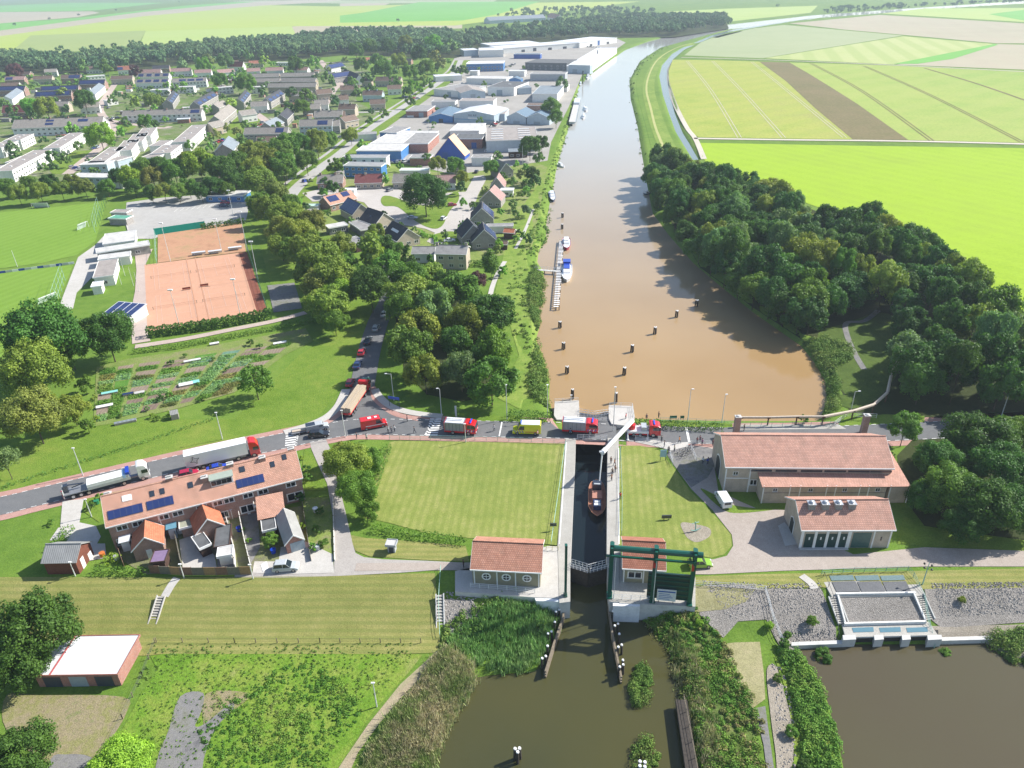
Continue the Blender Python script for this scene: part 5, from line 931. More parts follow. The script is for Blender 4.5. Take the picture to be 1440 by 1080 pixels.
for (A,B_,h_,d_,rf,wl_,rm_,lb) in [((60,150),(95,149),5,8,('x',3),'tan','grey','grey terrace behind the longest one, near the left edge'),((112,152),(140,150),5,8,('x',3),'white','grey','short terrace beside the street, behind the longest one'),((0,122),(26,121),5,8,('x',3),'white','brown','brown-roofed house pair at the far left edge'),((150,142),(166,140),4,8,('f',),'white','pale','low white block beside the pink street bend'),((155,112),(186,111),5,8,('x',3),'tan','brown','brown-roofed pair right of the far blue group'),((240,101),(268,100),5,8,('x',3),'white','pink','pink-roofed pair at the far wood edge'),((255,152),(276,151),3,6,('f',),'white','pale','low flat garages before the solar dormer rows'),((308,152),(322,147),5,8,('x',3),'greyb','grey','little grey house between the dormer terraces'),((340,163),(362,160),5,8,('x',3),'white','grey','white house right of the slanting gabled row'),((300,180),(318,176),5,8,('x',3),'tan','grey','tan house left of the reddish court'),((352,150),(376,149),5,8,('x',3),'white','grey','white house pair below the short dormer terrace'),((405,135),(438,134),5,8,('x',3.2),'yellow','grey','yellow-brick row below the pale-roofed stack'),((446,133),(468,131),5,8,('x',3.2),'tan','brown','brown-roofed pair beside the upper pink street'),((442,148),(462,147),5,8,('x',3.2),'white','grey','white pair above the long grey row'),((485,172),(505,168),4.5,8,('x',3),'tan','brown','low tan house beside the through road verge'),((88,196),(110,192),5,8,('f',),'white','flatb','flat white house between the slanting rows'),((228,205),(243,197),5,8,('f',),'white','flatb','flat white house between stepped blocks and the longest row'),((218,222),(238,214),5.5,9,('f',),'white','flatb','flat white block right behind the tree row'),((165,226),(186,220),5,8,('f',),'lblue','flatb','pale flat house beside the gabled blue-white front'),((30,228),(52,219),5.5,9,('f',),'white','flatb','white flat block behind the biggest slanting row'),((360,200),(388,199),4,7,('x',2.6),'brick','brown','brown-roofed cottage above the olive row'),((480,103),(500,112),5,8,('x',4),'white','dark','white house at the top of the pink street'),((520,147),(542,146),4.5,8,('x',3),'tan','brown','small brown-roofed house at the roadside bend'),((545,126),(565,125),4.5,8,('x',3),'white','brown','white house among the green belt trees'),((318,90),(336,89),4.5,8,('x',3),'white','brown','brown-roofed house against the wood edge'),((350,90),(370,89),4.5,8,('x',3),'tan','red','red-roofed house against the wood edge'),((120,98),(142,97),4.5,8,('x',3),'white','brown','brown-roofed house under the wood at left'),((62,102),(80,101),4.5,8,('x',3),'white','grey','grey-roofed house under the wood at left')]:
    V(lb,A,B_,h_,d_,rf,wl_,rm_)
for lb,A,B_,h_,d_,rf,wl_,rm_ in [('white hall between roadside gables and lettered hall',(606,143),(640,143),5,10,('f',),'white','flat'),('grey hall left of the twin blue gables',(697,160),(710,160),5,16,('f',),'lblue','flatb'),('long low white hall below the dark grey roofed one',(715,100),(738,100),5,10,('f',),'white','white'),('pale flat hall beside the ribbed grey roof',(786,122),(798,122),4,14,('f',),'white','pale'),('blue-roofed shed before the back white halls',(722,76),(760,76),5,8,('f',),'blue','ribb'),('white flat store below the office block',(612,108),(650,106),4.5,14,('f',),'white','white'),('dark flat store left of the blue gable',(575,222),(605,222),4,8,('f',),'redb','flat'),('small white hall at the bottom of the yards',(662,222),(690,222),4,8,('f',),'white','flat')]:
    I(lb,A,B_,h_,d_,rf,wl_,rm_,win='')
# ---- sports club
I('long pale flat club roof beside the clay courts',(135,356),(211,344),3.2,6,('f',),'greyb','pale',name='clubhouse',cat='clubhouse'); I('rear pale flat wing of the sports club',(144,344),(190,338),3,12,('f',),'white','pale',name='clubhouse',cat='clubhouse',win=''); I('lower grey-brown club wing with terrace',(130,391),(160,387),3.2,15,('f',),'white','flatb',name='clubhouse',cat='clubhouse'); I('middle pale wing between club roofs',(137,366),(183,360),3.1,6,('f',),'white','pale',name='clubhouse',cat='clubhouse',win='')
I('small white canopy at the end of the club terrace',(127,404),(143,402),2.8,5,('f',),'white','white',name='canopy',cat='canopy',win=''); I('hut with four columns of solar panels on its sloping roof',(142,443),(183,447),2.4,8,('s',1.1),'white','white',name='hut',cat='hut',win='',solar=((.04,.24,.05,.95,0),(.28,.48,.05,.95,0),(.52,.72,.05,.95,0),(.76,.96,.05,.95,0)))
I('small kiosk with bright green and grey roof beside the pitch',(151,307),(177,308),2.8,5,('f',),'greyb','green',name='kiosk',cat='kiosk',win=''); I('grey back half of the pitchside kiosk',(154,299),(178,299),2.8,5,('f',),'greyb','flatb',name='kiosk',cat='kiosk',win='')
I('long blue-walled changing hut with pale flat roof',(287,275),(342,275),3,9,('f',),'mblue','pale',name='hut',cat='hut',wsp=4)
# ================= NEAR BUILDINGS =================
def topz(base,top,zb=0.):
    b=P(base[0],base[1],zb); lo,hi=0.,40.
    for _ in range(30):
        m=(lo+hi)/2; p=P(top[0],top[1],zb+m)
        if p.y>b.y: lo=m
        else: hi=m
    return lo
# brick terrace
t,L,d=bld('long two-storey brick terrace with salmon tiled roof and black solar fields beside the road',(148.3,742.3),(426,671.8),5.4,9,('x',3.7),'brick','salmon',name='row_of_houses',cat='terrace',win='r',near=True,
  solar=((.02,.185,.2,.48,0),(.205,.335,.2,.48,0),(.655,.80,.18,.46,0)),sky=((.12,.66,0,1.6),(.24,.6,0,.8),(.29,.6,0,.8),(.43,.58,0,.9),(.7,.68,0,1.0),(.86,.6,0,.8),(.93,.75,0,.8)))
BT=t
for u in (.07,.145,.27,.34,.46,.54,.6,.70,.78,.93): putwin(t,'f',u*L,4.35,1.9,1.,L,d,True)
for u,w_,h_ in ((.05,1.8,1.4),(.12,2.2,1.6),(.20,1.4,2.),(.38,1.6,1.5),(.56,1.5,1.5),(.68,2.6,1.7),(.83,1.8,1.6),(.94,3.1,1.8)): putwin(t,'f',u*L,1.5,w_,h_,L,d,True)
for u,y,z in ((.03,5.4,8.6),(.335,4.7,9.4),(.505,3.2,8.6),(.645,4.6,9.3),(.815,4.3,9.2),(.975,5.0,9.2)):
    c=MB().box(u*L-.55,u*L+.55,y-.45,y+.45,z-2.2,z+.2,0).build('chimney',WM['brick'],t); MB().box(u*L-.65,u*L+.65,y-.55,y+.55,z+.2,z+.32,0).box(u*L-.35,u*L-.05,y-.15,y+.15,z+.32,z+.6).box(u*L+.1,u*L+.4,y-.15,y+.15,z+.32,z+.6).build('cap',RT['pale'],c)
dm=MB().box(.53*L,.645*L,1.9,4.4,6.6,8.5,0).build('dormer',FRAME,t); MB().box(.525*L,.65*L,1.7,4.5,8.5,8.62).build('roof',plain('green-grey felt',(.3,.35,.3),.9),dm)
for k in range(4): MB().box(-.42,.42,-.02,.03,-.5,.5).build('window',DGLASS,dm,((.545+.0265*k)*L,1.87,7.75))
for u in (.25,.52,.75): MB().box(u*L-.06,u*L+.06,.16,.26,0,5.3).build('downpipe',FRAME,t)
def B(l,A,Bb,h,d,roof,wall,rm,**k):
    k.setdefault('win',''); return bld(l,A,Bb,h,d,roof,wall,rm,**k)
B('orange-roofed gabled outbuilding behind the left half of the brick terrace',(183.8,776.5),(231,764.8),2.6,5.2,('y',2.4),'brick','orange',name='outbuilding',cat='outbuilding',doors=(('f',.5,.9,2,'w'),)); B('orange-roofed gabled outbuilding behind the middle of the brick terrace',(273.8,753),(317,738.5),2.6,5.8,('y',2.6),'brick','orange',name='outbuilding',cat='outbuilding')
B('purple felt-roofed lean-to beside the left outbuilding',(210,792),(232,789.5),2.3,3.2,('f',),'wood',plain('purple felt',(.2,.14,.24),.9),name='lean_to',cat='shed',trim=False)
B('dark flat-roofed shed left of the paved yard',(280,772.5),(298,764.4),2.4,4.2,('f',),'wood','flatd',name='shed',cat='shed'); B('long dark flat-roofed garden wing',(300,770.5),(323,766.3),2.5,6,('f',),'wood','flatd',name='shed',cat='shed',trim=False); B('pale flat-roofed end of the long garden wing',(304,783.8),(327,779.8),2.4,2.6,('f',),'white','pale',name='shed',cat='shed')
B('flat green-grey kitchen roof against the terrace',(251.6,744.3),(278.8,737.3),2.5,4,('f',),'brick',plain('mossy felt',(.3,.31,.24),.9),name='lean_to',cat='extension'); B('glass veranda against the terrace',(233,746),(248,742.5),2.5,3,('s',.3),'lblue',plain('veranda glass',(.12,.27,.36),.15),name='veranda',cat='veranda'); B('white awning over the leftmost terrace door',(166.5,765),(183,761),2.3,3,('s',.5),'white','white',name='awning',cat='awning')
B('salmon-roofed kitchen wing at the right end of the terrace',(362.4,732.2),(401.6,724),2.6,5,('s',1.7),'brick','salmon',name='extension',cat='extension'); B('flat brown roof between terrace and kitchen wing',(357,712),(375,707.5),2.8,2.5,('f',),'brick','brown',name='extension',cat='extension'); B('dark flat roof beside the grey garage',(368.4,748),(389,743),2.4,3.8,('f',),'wood','flatd',name='shed',cat='shed')
B('brick garage with grey corrugated gable roof and pale blue door',(399.6,767.5),(428.8,758.4),2.3,8.5,('y',1.7),'redb','asb',name='garage',cat='garage',doors=(('f',.62,2.5,2.1,'s'),))
g=G(325,724); t=thing('gazebo','grey hexagonal garden gazebo behind the terrace','gazebo',g); mb=MB()
for k in range(6):
    a,b=6.283*k/6,6.283*(k+1)/6; mb.face([(1.7*math.cos(a),1.7*math.sin(a),2.2),(1.7*math.cos(b),1.7*math.sin(b),2.2),(0,0,3.0)])
    MB().tube((1.55*math.cos(a),1.55*math.sin(a),0),(1.55*math.cos(a),1.55*math.sin(a),2.2),.05).build('post',FRAME,t)
mb.build('canopy',plain('grey canvas',(.42,.4,.42),.9),t)
B('brown wooden shed with grey ribbed roof and white gable door',(56.7,793),(107,792),2.7,5.6,('x',1.9),plain('red-brown boards',(.16,.055,.035),.8,scale=3,var=.25),'asb',name='shed',cat='shed',trim=False,doors=(('r',.35,1.,2.2,'w'),('r',.75,1.1,1.4,'w')))
gb,gL,gd=B('low brick garage block with a wide white flat roof',(43.3,951),(165.6,949),2.7,7.6,('f',),'redb','white',name='garage_block',cat='garages',zb=-2.8,par=.3,doors=(('f',.5,2.6,2.1,'s'),('f',.2,2.6,2.1,'k'),('f',.8,2.6,2.1,'k')),trim=False)
MB().box(gL*.2,gL*.2+.25,.13,gd-.13,2.7,2.78).build('roof_strip',plain('red strip',(.4,.1,.1),.7),gb)
B('small concrete kiosk on the lawn left of the lock house',(541,767),(556,768),1.9,1.7,('f',),'grey','pale',name='utility_box',cat='kiosk',trim=False,doors=(('f',.5,.8,1.6,'k'),))
# pumping station
TAN=WM['tan']; RS=tiles('station roof tiles',(.58,.32,.24),(.66,.39,.31))
t,L,d=bld('long tan-brick pumping station with a big salmon tiled roof beside the road',(1020,657),(1258,659),6.0,12.2,('x',3.3),TAN,RS,name='pumping_station',cat='pumping station',win='',ov=.3)
for u in (.0,.145): MB().box(u*L+.25,u*L+.5,.22,.3,0,5.4).build('pilaster',FRAME,t)
MB().box(.3,.15*L,.2,.3,3.2,3.35).build('band',FRAME,t); putwin(t,'f',.07*L,4.4,1.,.8,L,d,True); putwin(t,'f',.185*L,2.3,1.4,1.3,L,d,True)
dw=MB(); pts=[(4.6,0),(7.8,0),(7.8,2.9)]+[(6.2+1.6*math.cos(a),2.9+1.3*math.sin(a)) for a in (.5,1.05,1.57,2.1,2.64)]+[(4.6,2.9)]
dw.ext(pts,.2,.34,'x').build('door',plain('dark gate',(.02,.03,.03),.6),t); MB().ext([(y*1.0+(y-6.2)*.14,z*1.07) for y,z in pts],.24,.33,'x').build('door_frame',FRAME,t)
for u in (.22,.37,.52,.66,.8,.93): MB().box(u*L-2,u*L+2,.22,.32,4.9,5.3).build('window',GLASS,t)
WB='low salmon-roofed '
t2,L2,d2=bld('low lean-to wing with salmon roof along the front of the pumping station',(1072,685.5),(1251,685),3.9,4.0,('s',.75),TAN,RS,name='station_wing',cat='building',win='')
for u in (.0,.21,.29,.5,.57,.76,.83): MB().box(u*L2+.3,u*L2+.5,.2,.31,0,4.1).build('pilaster',FRAME,t2)
for u in (.11,.39,.66,.92): putwin(t2,'f',u*L2,3.1,.9,.8,L2,d2,True)
MB().box(.3,L2-.3,.25,.31,2.4,2.46).build('band',plain('dark joint',(.1,.1,.11)),t2)
t3,L3,d3=bld('east end wing of the pumping station under the tree shade',(1251,685),(1281,684.6),3.9,10.5,('s',1.6),TAN,RS,name='station_wing',cat='building',win='')
for u in (.0,.9): MB().box(u*L3+.3,u*L3+.5,.2,.31,0,4.1).build('pilaster',FRAME,t3)
# small hall
t,L,d=bld('small brick hall with four dark green doors and four roof vents',(1127,746),(1260.4,745.4),4.2,9.4,('x',2.9),TAN,RS,name='pump_hall',cat='building',win='')
for i in range(4): 
    u=.11+.123*i; link('door',MB().box(-.75,.75,-.05,.05,.2,3.2).box(-.12,.12,-.07,0,1.9,2.5,1).mesh('door',[plain('dark green panel',(.012,.05,.045),.4),FRAME]),t,(u*L,.3,0))
for u in (.03,.172,.295,.418,.525,.535): MB().box(u*L-.22,u*L+.22,.16,.32,0,3.9).build('pillar',FRAME,t)
MB().box(.57*L,.765*L,.24,.36,.1,3.4).build('door',plain('grey-green door',(.06,.12,.11),.35),t); MB().box(.785*L,.8*L,.2,.32,0,3.9).build('pilaster',FRAME,t); MB().box(.96*L,.975*L,.2,.32,0,3.9).build('pilaster',FRAME,t)
MB().box(.87*L,.885*L,.27,.35,1.6,2.5).build('window',DGLASS,t); MB().box(.3,.54*L,-.3,.3,-.05,.18).build('plinth',RT['pale'],t); MB().box(.3,L-.3,.2,.32,3.85,4.15).build('band',FRAME,t)
for x in (1138.5,1157.5,1176,1195): 
    p=P(x,712,6.1); q=t.matrix_basis.inverted()@Vector(p); vx=q.x
    c=MB().box(vx-.6,vx+.6,3.1,4.3,5.2,7.2,0).build('vent_stack',WM['greyb'],t); MB().box(vx-.68,vx+.68,3.02,4.38,7.2,7.32,0).ball((vx,3.7,7.4),.48,0,10,.7).build('hood',plain('zinc',(.55,.56,.57),.35,.6),c)
link('door',MB().ext([(4.,0),(5.6,0),(5.6,2.6),(4.8,3.1),(4.,2.6)],.2,.35,'x').mesh('door',plain('dark gate',(.02,.03,.03),.6)),t); MB().ext([(3.8,0),(5.8,0),(5.8,2.7),(4.8,3.3),(3.8,2.7)],.24,.33,'x').build('door_frame',FRAME,t)
sheet('ramp',[(1094,740),(1103,735),(1127,765),(1104,768)],PALE,.1)
# lock houses
def porthole(t,L,u,z):
    mb=MB(); n=14
    for r0,r1,y,m in ((.55,.78,.2,0),):
        for k in range(n):
            a,b=6.283*k/n,6.283*(k+1)/n; c=[(u+r0*math.cos(a),y,z+r0*math.sin(a)),(u+r1*math.cos(a),y,z+r1*math.sin(a)),(u+r1*math.cos(b),y,z+r1*math.sin(b)),(u+r0*math.cos(b),y,z+r0*math.sin(b))]; mb.face(c,0)
            mb.face([(x,.3,zz) if j in (1,2) else (x,yy,zz) for j,(x,yy,zz) in enumerate([c[1],c[1],c[2],c[2]])],0)
    w=mb.build('window',FRAME,t); m2=MB(); m2.face([(u+.56*math.cos(6.283*k/n),.25,z+.56*math.sin(6.283*k/n)) for k in range(n)]); m2.build('pane',DGLASS,w)
    MB().box(u-.05,u+.05,.18,.24,z-.55,z+.55).box(u-.55,u-.05,.18,.24,z-.05,z+.05).box(u+.05,u+.55,.18,.24,z-.05,z+.05).build('glazing_bar',FRAME,w)
GT=plain('olive rendered panel',(.27,.25,.17),.9,scale=.8,var=.12)
t,L,d=bld('brick lock house with red tiled roof and three round windows left of the chamber',(661,800.7),(762,805.7),3.5,8.2,('x',2.5),GT,tiles('lock roof tiles',(.52,.25,.17),(.62,.33,.24),.36),name='lock_house',cat='lock house',win='')
for u in (.05,.37,.63,.955): MB().box(u*L-.1,u*L+.1,.2,.32,0,3.4).build('pilaster',FRAME,t)
for u in (.22,.5,.79): porthole(t,L,u*L,1.9)
t,L,d=bld('lock house behind the green gantry, right of the chamber',(875,799.4),(937,802.8),3.3,8.,('x',2.5),GT,'red',name='lock_house',cat='lock house',win='')
for u in (.05,.5): MB().box(u*L-.1,u*L+.1,.2,.32,0,3.2).build('pilaster',FRAME,t)
putwin(t,'f',.3*L,1.8,2.4,1.4,L,d,True)
# brick gate pillars
for (bx,by),(tx,ty),l in (((1034.5,611),(1036.5,586),'left'),((1213.5,609),(1219,584),'right')):
    p=P(bx,by); hh=topz((bx,by),(tx,ty)); t=thing('brick_pillar','tall red brick pillar on the river side of the station roof, %s one of two'%l,'pillar',p); MB().box(-.6,.6,-.5,.5,0,hh).build('shaft',brick('pillar brick',(.36,.19,.16),(.44,.26,.22)),t); MB().box(-.68,.68,-.58,.58,hh,hh+.13).ball((0,0,hh+.1),.5,0,8,.6).build('cap',RT['pale'],t)
# ================= LOCK, OUTFALL, WATERSIDE =================
CONCW=plain('light concrete wall',(.52,.52,.5),.85,kind='obj',scale=.7,var=.14); GRN=paint('green steel',(.006,.095,.065),.35); WST=paint('white steel',(.75,.76,.76),.4); TEALR=paint('pale green railing',(.3,.5,.42),.5); DSTEEL=paint('dark steel',(.05,.055,.06),.5); TIMB=plain('weathered timber',(.2,.165,.12),.9,scale=3,var=.3); PILE=plain('dark pile timber',(.05,.042,.035),.9,scale=3,var=.3); WCAP=plain('white pile cap',(.8,.8,.8),.5,var=.05)
def W2(px,z=0): return [tuple(P(x,y,z)[:2]) for x,y in px]
def solid(name,px,z0,z1,mat,top=None,label=None,cat=None,kind=None,zp=None,group=None):
    pl=[Vector(p) for p in W2(px,z1 if zp is None else zp)]; c=pl[0]; q=[(p.x-c.x,p.y-c.y) for p in pl]
    mb=MB().prism(q,z0,z1,0,1 if top else 0); return tag(mb.build(name,[mat,top] if top else mat,None,(c.x,c.y,0)),label,cat,group,kind)
solid('quay_wall',[(795.5,617),(810,617),(802,800),(802,846),(786.5,848),(785,790),(784,768)],-4.6,.16,CONCW,CONC,'long pale concrete quay along the left side of the lock chamber','quay wall')
solid('quay_wall',[(854.6,616),(870,616),(871,700),(870.5,770),(871,846),(857,846),(853.3,790),(853.8,700)],-4.6,.16,CONCW,CONC,'long pale concrete quay along the right side of the lock chamber','quay wall')
solid('platform',[(640,803),(663,798),(770,768),(784,768),(785,790),(786.5,841),(752,840),(640,832)],-4.6,.1,CONCW,PALE,'paved quay platform in front of the left lock house','platform')
solid('platform',[(871,768),(880,806),(978,812),(978,853),(871,848)],-4.6,.1,CONCW,CONC,'paved quay platform under the green gantry','platform')
solid('concrete_bay',[(752,841),(786,842),(787,843),(788,846),(754,845)],-3.6,.0,plain('white painted concrete',(.7,.72,.74),.7),None,'white-faced concrete box at the left lock mouth','concrete bay'); solid('concrete_bay',[(862,848),(900,849),(900,853),(862,852)],-3.6,.0,plain('white painted concrete',(.7,.72,.74),.7),None,'white-faced concrete box at the right lock mouth','concrete bay')
ln=MB()
for (a,b) in (((796.5,622),(786.5,765)),((870,630),(870.5,765))):
    p,q=P(*a,.2),P(*b,.2); dd=(q-p).normalized(); n=Vector((-dd.y,dd.x,0))*.1; ln.face([p-n,q-n,q+n,p+n])
tag(ln.build('edge_marking',WHITE),kind='structure')
# road bridge over the lock
solid('bridge_deck',[(800,584),(866,584),(867,618),(800,618)],-1.1,-.0,CONCW,ASPH,'short concrete road bridge carrying the road over the lock','bridge',zp=0)
ribbon('road',[(792,605.5),(875,608.5)],6.6,ASPH,.1,z=0); ribbon('cycle_strips',[(792,605.5),(875,608.5)],10.4,REDP,.06,z=0)
# upper head piers in the river
solid('pier_head',[(780,565),(814,563),(815,582),(812,590),(783,590),(779,584)],-3,.35,CONCW,PALE,'pale concrete pier head left of the upper lock gate','pier'); solid('pier_head',[(856,570),(889,571),(892,590),(890,600),(860,596),(856,588)],-3,.35,CONCW,PALE,'pale concrete pier head right of the upper lock gate','pier')
def railing(px,h,mat,label,z=0.1,post=1.8,rails=3,group=None,world=False,bars=False,zf=None):
    pl=[Vector(p) for p in (px if world else W2(px,z))]; c=pl[0]; zz=lambda p:(z if zf is None else h1(p.x,p.y)+zf)
    t=thing('railing',label,'railing',(c.x,c.y,0),0,group); rm=MB(); n_=0
    for i in range(len(pl)-1):
        a,b=pl[i],pl[i+1]; L=(b-a).length; k=max(1,int(L/post))
        for j in range(k+(i==len(pl)-2)):
            p=a.lerp(b,j/k)
            if n_<95: MB().box(-.035,.035,-.035,.035,0,h).build('post',mat,t,(p.x-c.x,p.y-c.y,zz(p))); n_+=1
        m=max(1,int(L/4)) if zf is not None else 1
        for s in range(m):
            p,q=a.lerp(b,s/m),a.lerp(b,(s+1)/m)
            for r in range(rails):
                hh=h*(1-.38*r); rm.tube((p.x-c.x,p.y-c.y,zz(p)+hh),(q.x-c.x,q.y-c.y,zz(q)+hh),.035,n=4)
    rm.build('rails',mat,t); return t
railing([(548,618),(620,618),(700,620),(795,624)],1.,TEALR,'pale green railing along the road above the square lawn',.1,2.2)
railing([(780,566),(813,564)],1.,WST,'white railing at the river edge of the left pier head',.35); railing([(857,571),(889,572),(892,592)],1.,WST,'white railing round the right pier head',.35)
railing([(812,589),(856,592)],1.,WST,'white railing on the river side of the road bridge',.1,1.2); railing([(812,616.5),(853,617.5)],1.,WST,'white railing on the chamber side of the road bridge',.1,1.2)
railing([(662,826),(700,829),(752,834)],1.,WST,'white railing below the round windows of the lock house',.1,1.3)
railing([(862,842),(900,844),(915,845)],1.,WST,'white railing at the foot of the green gantry',.1,1.2); railing([(968,822),(1030,826),(1076,829),(1090,860),(1107,893)],1.,WST,'long white handrail running down to the outfall path',.1,2.,3,zf=.05)
railing([(872,632),(875,700),(874,752)],1.,TEALR,'pale green railing beside the right quay',.1,3,2); railing([(795,626),(786,690),(775,766)],1.,TEALR,'thin railing beside the left quay',.1,3,2); railing([(768,773),(785,774)],.9,paint('yellow rail',(.55,.5,.12),.5),'short yellow rail behind the left lock house',.1,1.,2)
railing([(893,618),(925,623),(940,634),(946,650)],1.,WST,'white railing curving round the corner of the right lawn',.1,1.8); railing([(971,625),(1002,625)],.9,WST,'white low fence left of the station gable',.1,1.2); railing([(971,630),(979,648)],1.,WST,'white slanting bicycle barrier beside the forecourt',.1,1.2)
railing([(942,642),(946,655)],.9,WST,'short white fence at the lawn corner',.1,.8,2)
railing([(1040,599),(1100,600),(1180,598)],1.,TEALR,'pale green railing along the river behind the station roof',.1,2); railing([(928,592),(1018,596),(1033,597)],1.,TEALR,'pale railing above the river hedge',.1,2.)
solid('quay_wall',[(1038,597),(1180,597),(1190,603),(1036,604)],-2.5,.12,CONCW,CONC,'concrete river quay behind the long station','quay wall')
railing([(620,800),(616,840),(617,880)],.9,TEALR,'thin stair rail on the dike left of the lock',.0,2.5,2,zf=.05)
# white rising pipe along the river with brown supports
def pipe(name,label,pts,r,mat,sup=()):
    c=pts[0]; t=thing(name,label,'pipe',(c.x,c.y,0)); mb=MB()
    for a,b in zip(pts,pts[1:]): mb.tube((a.x-c.x,a.y-c.y,a.z),(b.x-c.x,b.y-c.y,b.z),r,n=8)
    mb.build('tube',mat,t,)
    for p in sup: MB().box(-.12,.12,-.12,.12,-1.5,p.z+.1).box(-.35,.35,-.35,.35,p.z-.15,p.z+.15).build('support',plain('rusty brown steel',(.1,.05,.03),.8),t,(p.x-c.x,p.y-c.y,0))
    return t
PIPE=plain('pale tan pipe',(.5,.42,.33),.6,scale=2,var=.12)
pp=[P(1042,587,2.2),P(1081,587,2.2),P(1121,586,2.2),P(1158,586,2.2)]; pipe('pipe','tan pipe carried on brown posts along the river behind the station',pp,.3,PIPE,pp)
pp=[P(1158,586,2.2),P(1200,578,2.2),P(1229,569,2.4),P(1248,552,2.6),P(1254,525,2.6),P(1266,502,2.6)]; pipe('pipe','tan pipe bending away into the wood clearing',pp,.35,PIPE,pp[1:])
for a,b in (((1173,598),(1190,586)),((1190,586),(1232,588))): railing([a,b],1.1,WST,'white catwalk rail beside the bending pipe, %s part'%('lower' if a[0]==1173 else 'upper'),.6,1.2)
# mitre gates
def gate(label,a,b,z0,z1,mat):
    p,q=P(*a,z1),P(*b,z1); v=(q-p).to_2d(); t=thing('lock_gate',label,'lock gate',(p.x,p.y,0),math.atan2(v.y,v.x)); L=v.length
    MB().box(0,L,-.2,.2,z0,z1-.1).build('leaf',mat,t); MB().box(0,L,-.5,.5,z1-.1,z1).build('walkway',DSTEEL,t); r=MB()
    for y in (-.5,.5):
        for h in (.5,1.):r.tube((0,y,z1+h),(L,y,z1+h),.045,n=4)
        for k in range(6): r.box(k*L/5-.03,k*L/5+.03,y-.03,y+.03,z1,z1+1.0)
    r.build('railing',WST,t); return t
gate('left leaf of the lower lock gate with white railings',(802.5,795),(828,803),-5,.1,PILE); gate('right leaf of the lower lock gate with white railings',(828,803),(854,796),-5,.1,PILE)
gate('left leaf of the upper lock gate behind the fire engine',(813,581),(836,585),-3,.1,PILE); gate('right leaf of the upper lock gate behind the fire engine',(836,585),(857,582),-3,.1,PILE)
# green gantry of the lift gate
a=P(857,838,.1); b=P(916.5,847,.1); c=P(969,848,.1); ux=(c-a); ux.z=0; Lg=ux.length; an=math.atan2(ux.y,ux.x); hg=topz((916.5,847),(922.5,779),.1); print('GANTRY',hg,Lg)
t=thing('gantry','tall green steel gantry of the sliding flood gate','gantry',(a.x,a.y,.1),an)
for u in (0,(b-a).length,Lg): MB().box(u-.34,u+.34,-.42,.42,0,hg+.9).box(u-.45,u+.45,-.8,.8,0,.25).box(u-.2,u+.2,-.9,.9,hg-1.6,hg+.6).build('post',GRN,t)
MB().tube((-.3,.0,hg),(Lg+1.2,.0,hg),.5,n=10).build('main_beam',GRN,t); MB().box(-.9,Lg,-1.15,-.85,hg-.9,hg-.6).build('rail_beam',GRN,t); MB().box(-.3,Lg,.75,.95,hg-.9,hg-.6).build('rail_beam',GRN,t)
gp=MB().box((b-a).length-.9,Lg+.2,-.15,.15,.6,5.9).build('gate_panel',paint('deep green panel',(.003,.035,.03),.4),t)
for k in range(6): MB().box((b-a).length-.9,Lg+.2,-.28,-.16,.7+k*.92,.85+k*.92).build('rib',GRN,gp)
for u in (.1,Lg*.5): MB().tube((u+.6,-.9,.2),(u+.6,-.9,hg-.9),.05,n=5).build('ladder_rail',WST,t)
for u in ((b-a).length,Lg): MB().box(u-.35,u+.05,-.5,-.36,hg-3,hg-1.6).build('winch_box',paint('signal red',(.5,.03,.03),.4),t)
hp=topz((795,838),(797,766),.1); t=thing('gate_post','single green guide post on the left quay facing the gantry','post',P(795,838,.1)); MB().box(-.2,.2,-.3,.3,0,hp).build('post',GRN,t); MB().box(-.3,.3,-.4,.4,0,.4).build('foot',GRN,t)
# sign board below the gantry
def text(s,size,mat,parent,loc,rot,name='lettering',ext=.01,align='CENTER'):
    cu=bpy.data.curves.new(name,'FONT'); cu.body=s; cu.size=size; cu.extrude=ext; cu.align_x=align; cu.align_y='CENTER'; ob=bpy.data.objects.new(name,cu); COL.objects.link(ob); bpy.context.view_layer.update()
    me=bpy.data.meshes.new_from_object(ob); bpy.data.objects.remove(ob); me.materials.clear(); me.materials.append(mat); o=link(name,me,parent,loc); o.rotation_euler=rot; return o
BLUEP=paint('sign blue',(.02,.1,.4),.4)
p=P(936,848,.1); t=thing('sign','white board with blue lines of text under the gantry','sign',p,an); MB().box(-1.5,1.5,-.05,.05,.5,2.9).build('panel',WST,t); MB().box(-1.2,-1.1,.05,.15,0,2.7).box(1.1,1.2,.05,.15,0,2.7).build('legs',DSTEEL,t)
MB().box(-1.35,1.35,-.08,-.05,2.35,2.6).build('text_bar',BLUEP,t)
for k in range(4): MB().box(-1.2,.5+.25*(k%3),-.08,-.05,1.95-.35*k,2.03-.35*k).build('text_line',BLUEP,t)
def board(label,base,w_,h_,mat,rz=0,z=0.,legh=1.,name='sign'):
    p=P(base[0],base[1],z); t=thing(name,label,'sign',p,rz); MB().box(-w_/2,w_/2,-.04,.04,legh,legh+h_).build('panel',mat,t); MB().box(-w_/2+.1,-w_/2+.18,.04,.12,0,legh+h_).build('leg',DSTEEL,t); MB().box(w_/2-.18,w_/2-.1,.04,.12,0,legh+h_).build('leg',DSTEEL,t); return t
board('pale blue board at the corner of the right lawn',(932,648),1.3,1.7,paint('pale blue panel',(.35,.55,.7),.4)); board('low green-grey notice board on the river edge, left one',(946.5,591),1.6,.7,GRN,0,0,.5); board('low green-grey notice board on the river edge, right one',(959,591),.9,.7,GRN,0,0,.5)
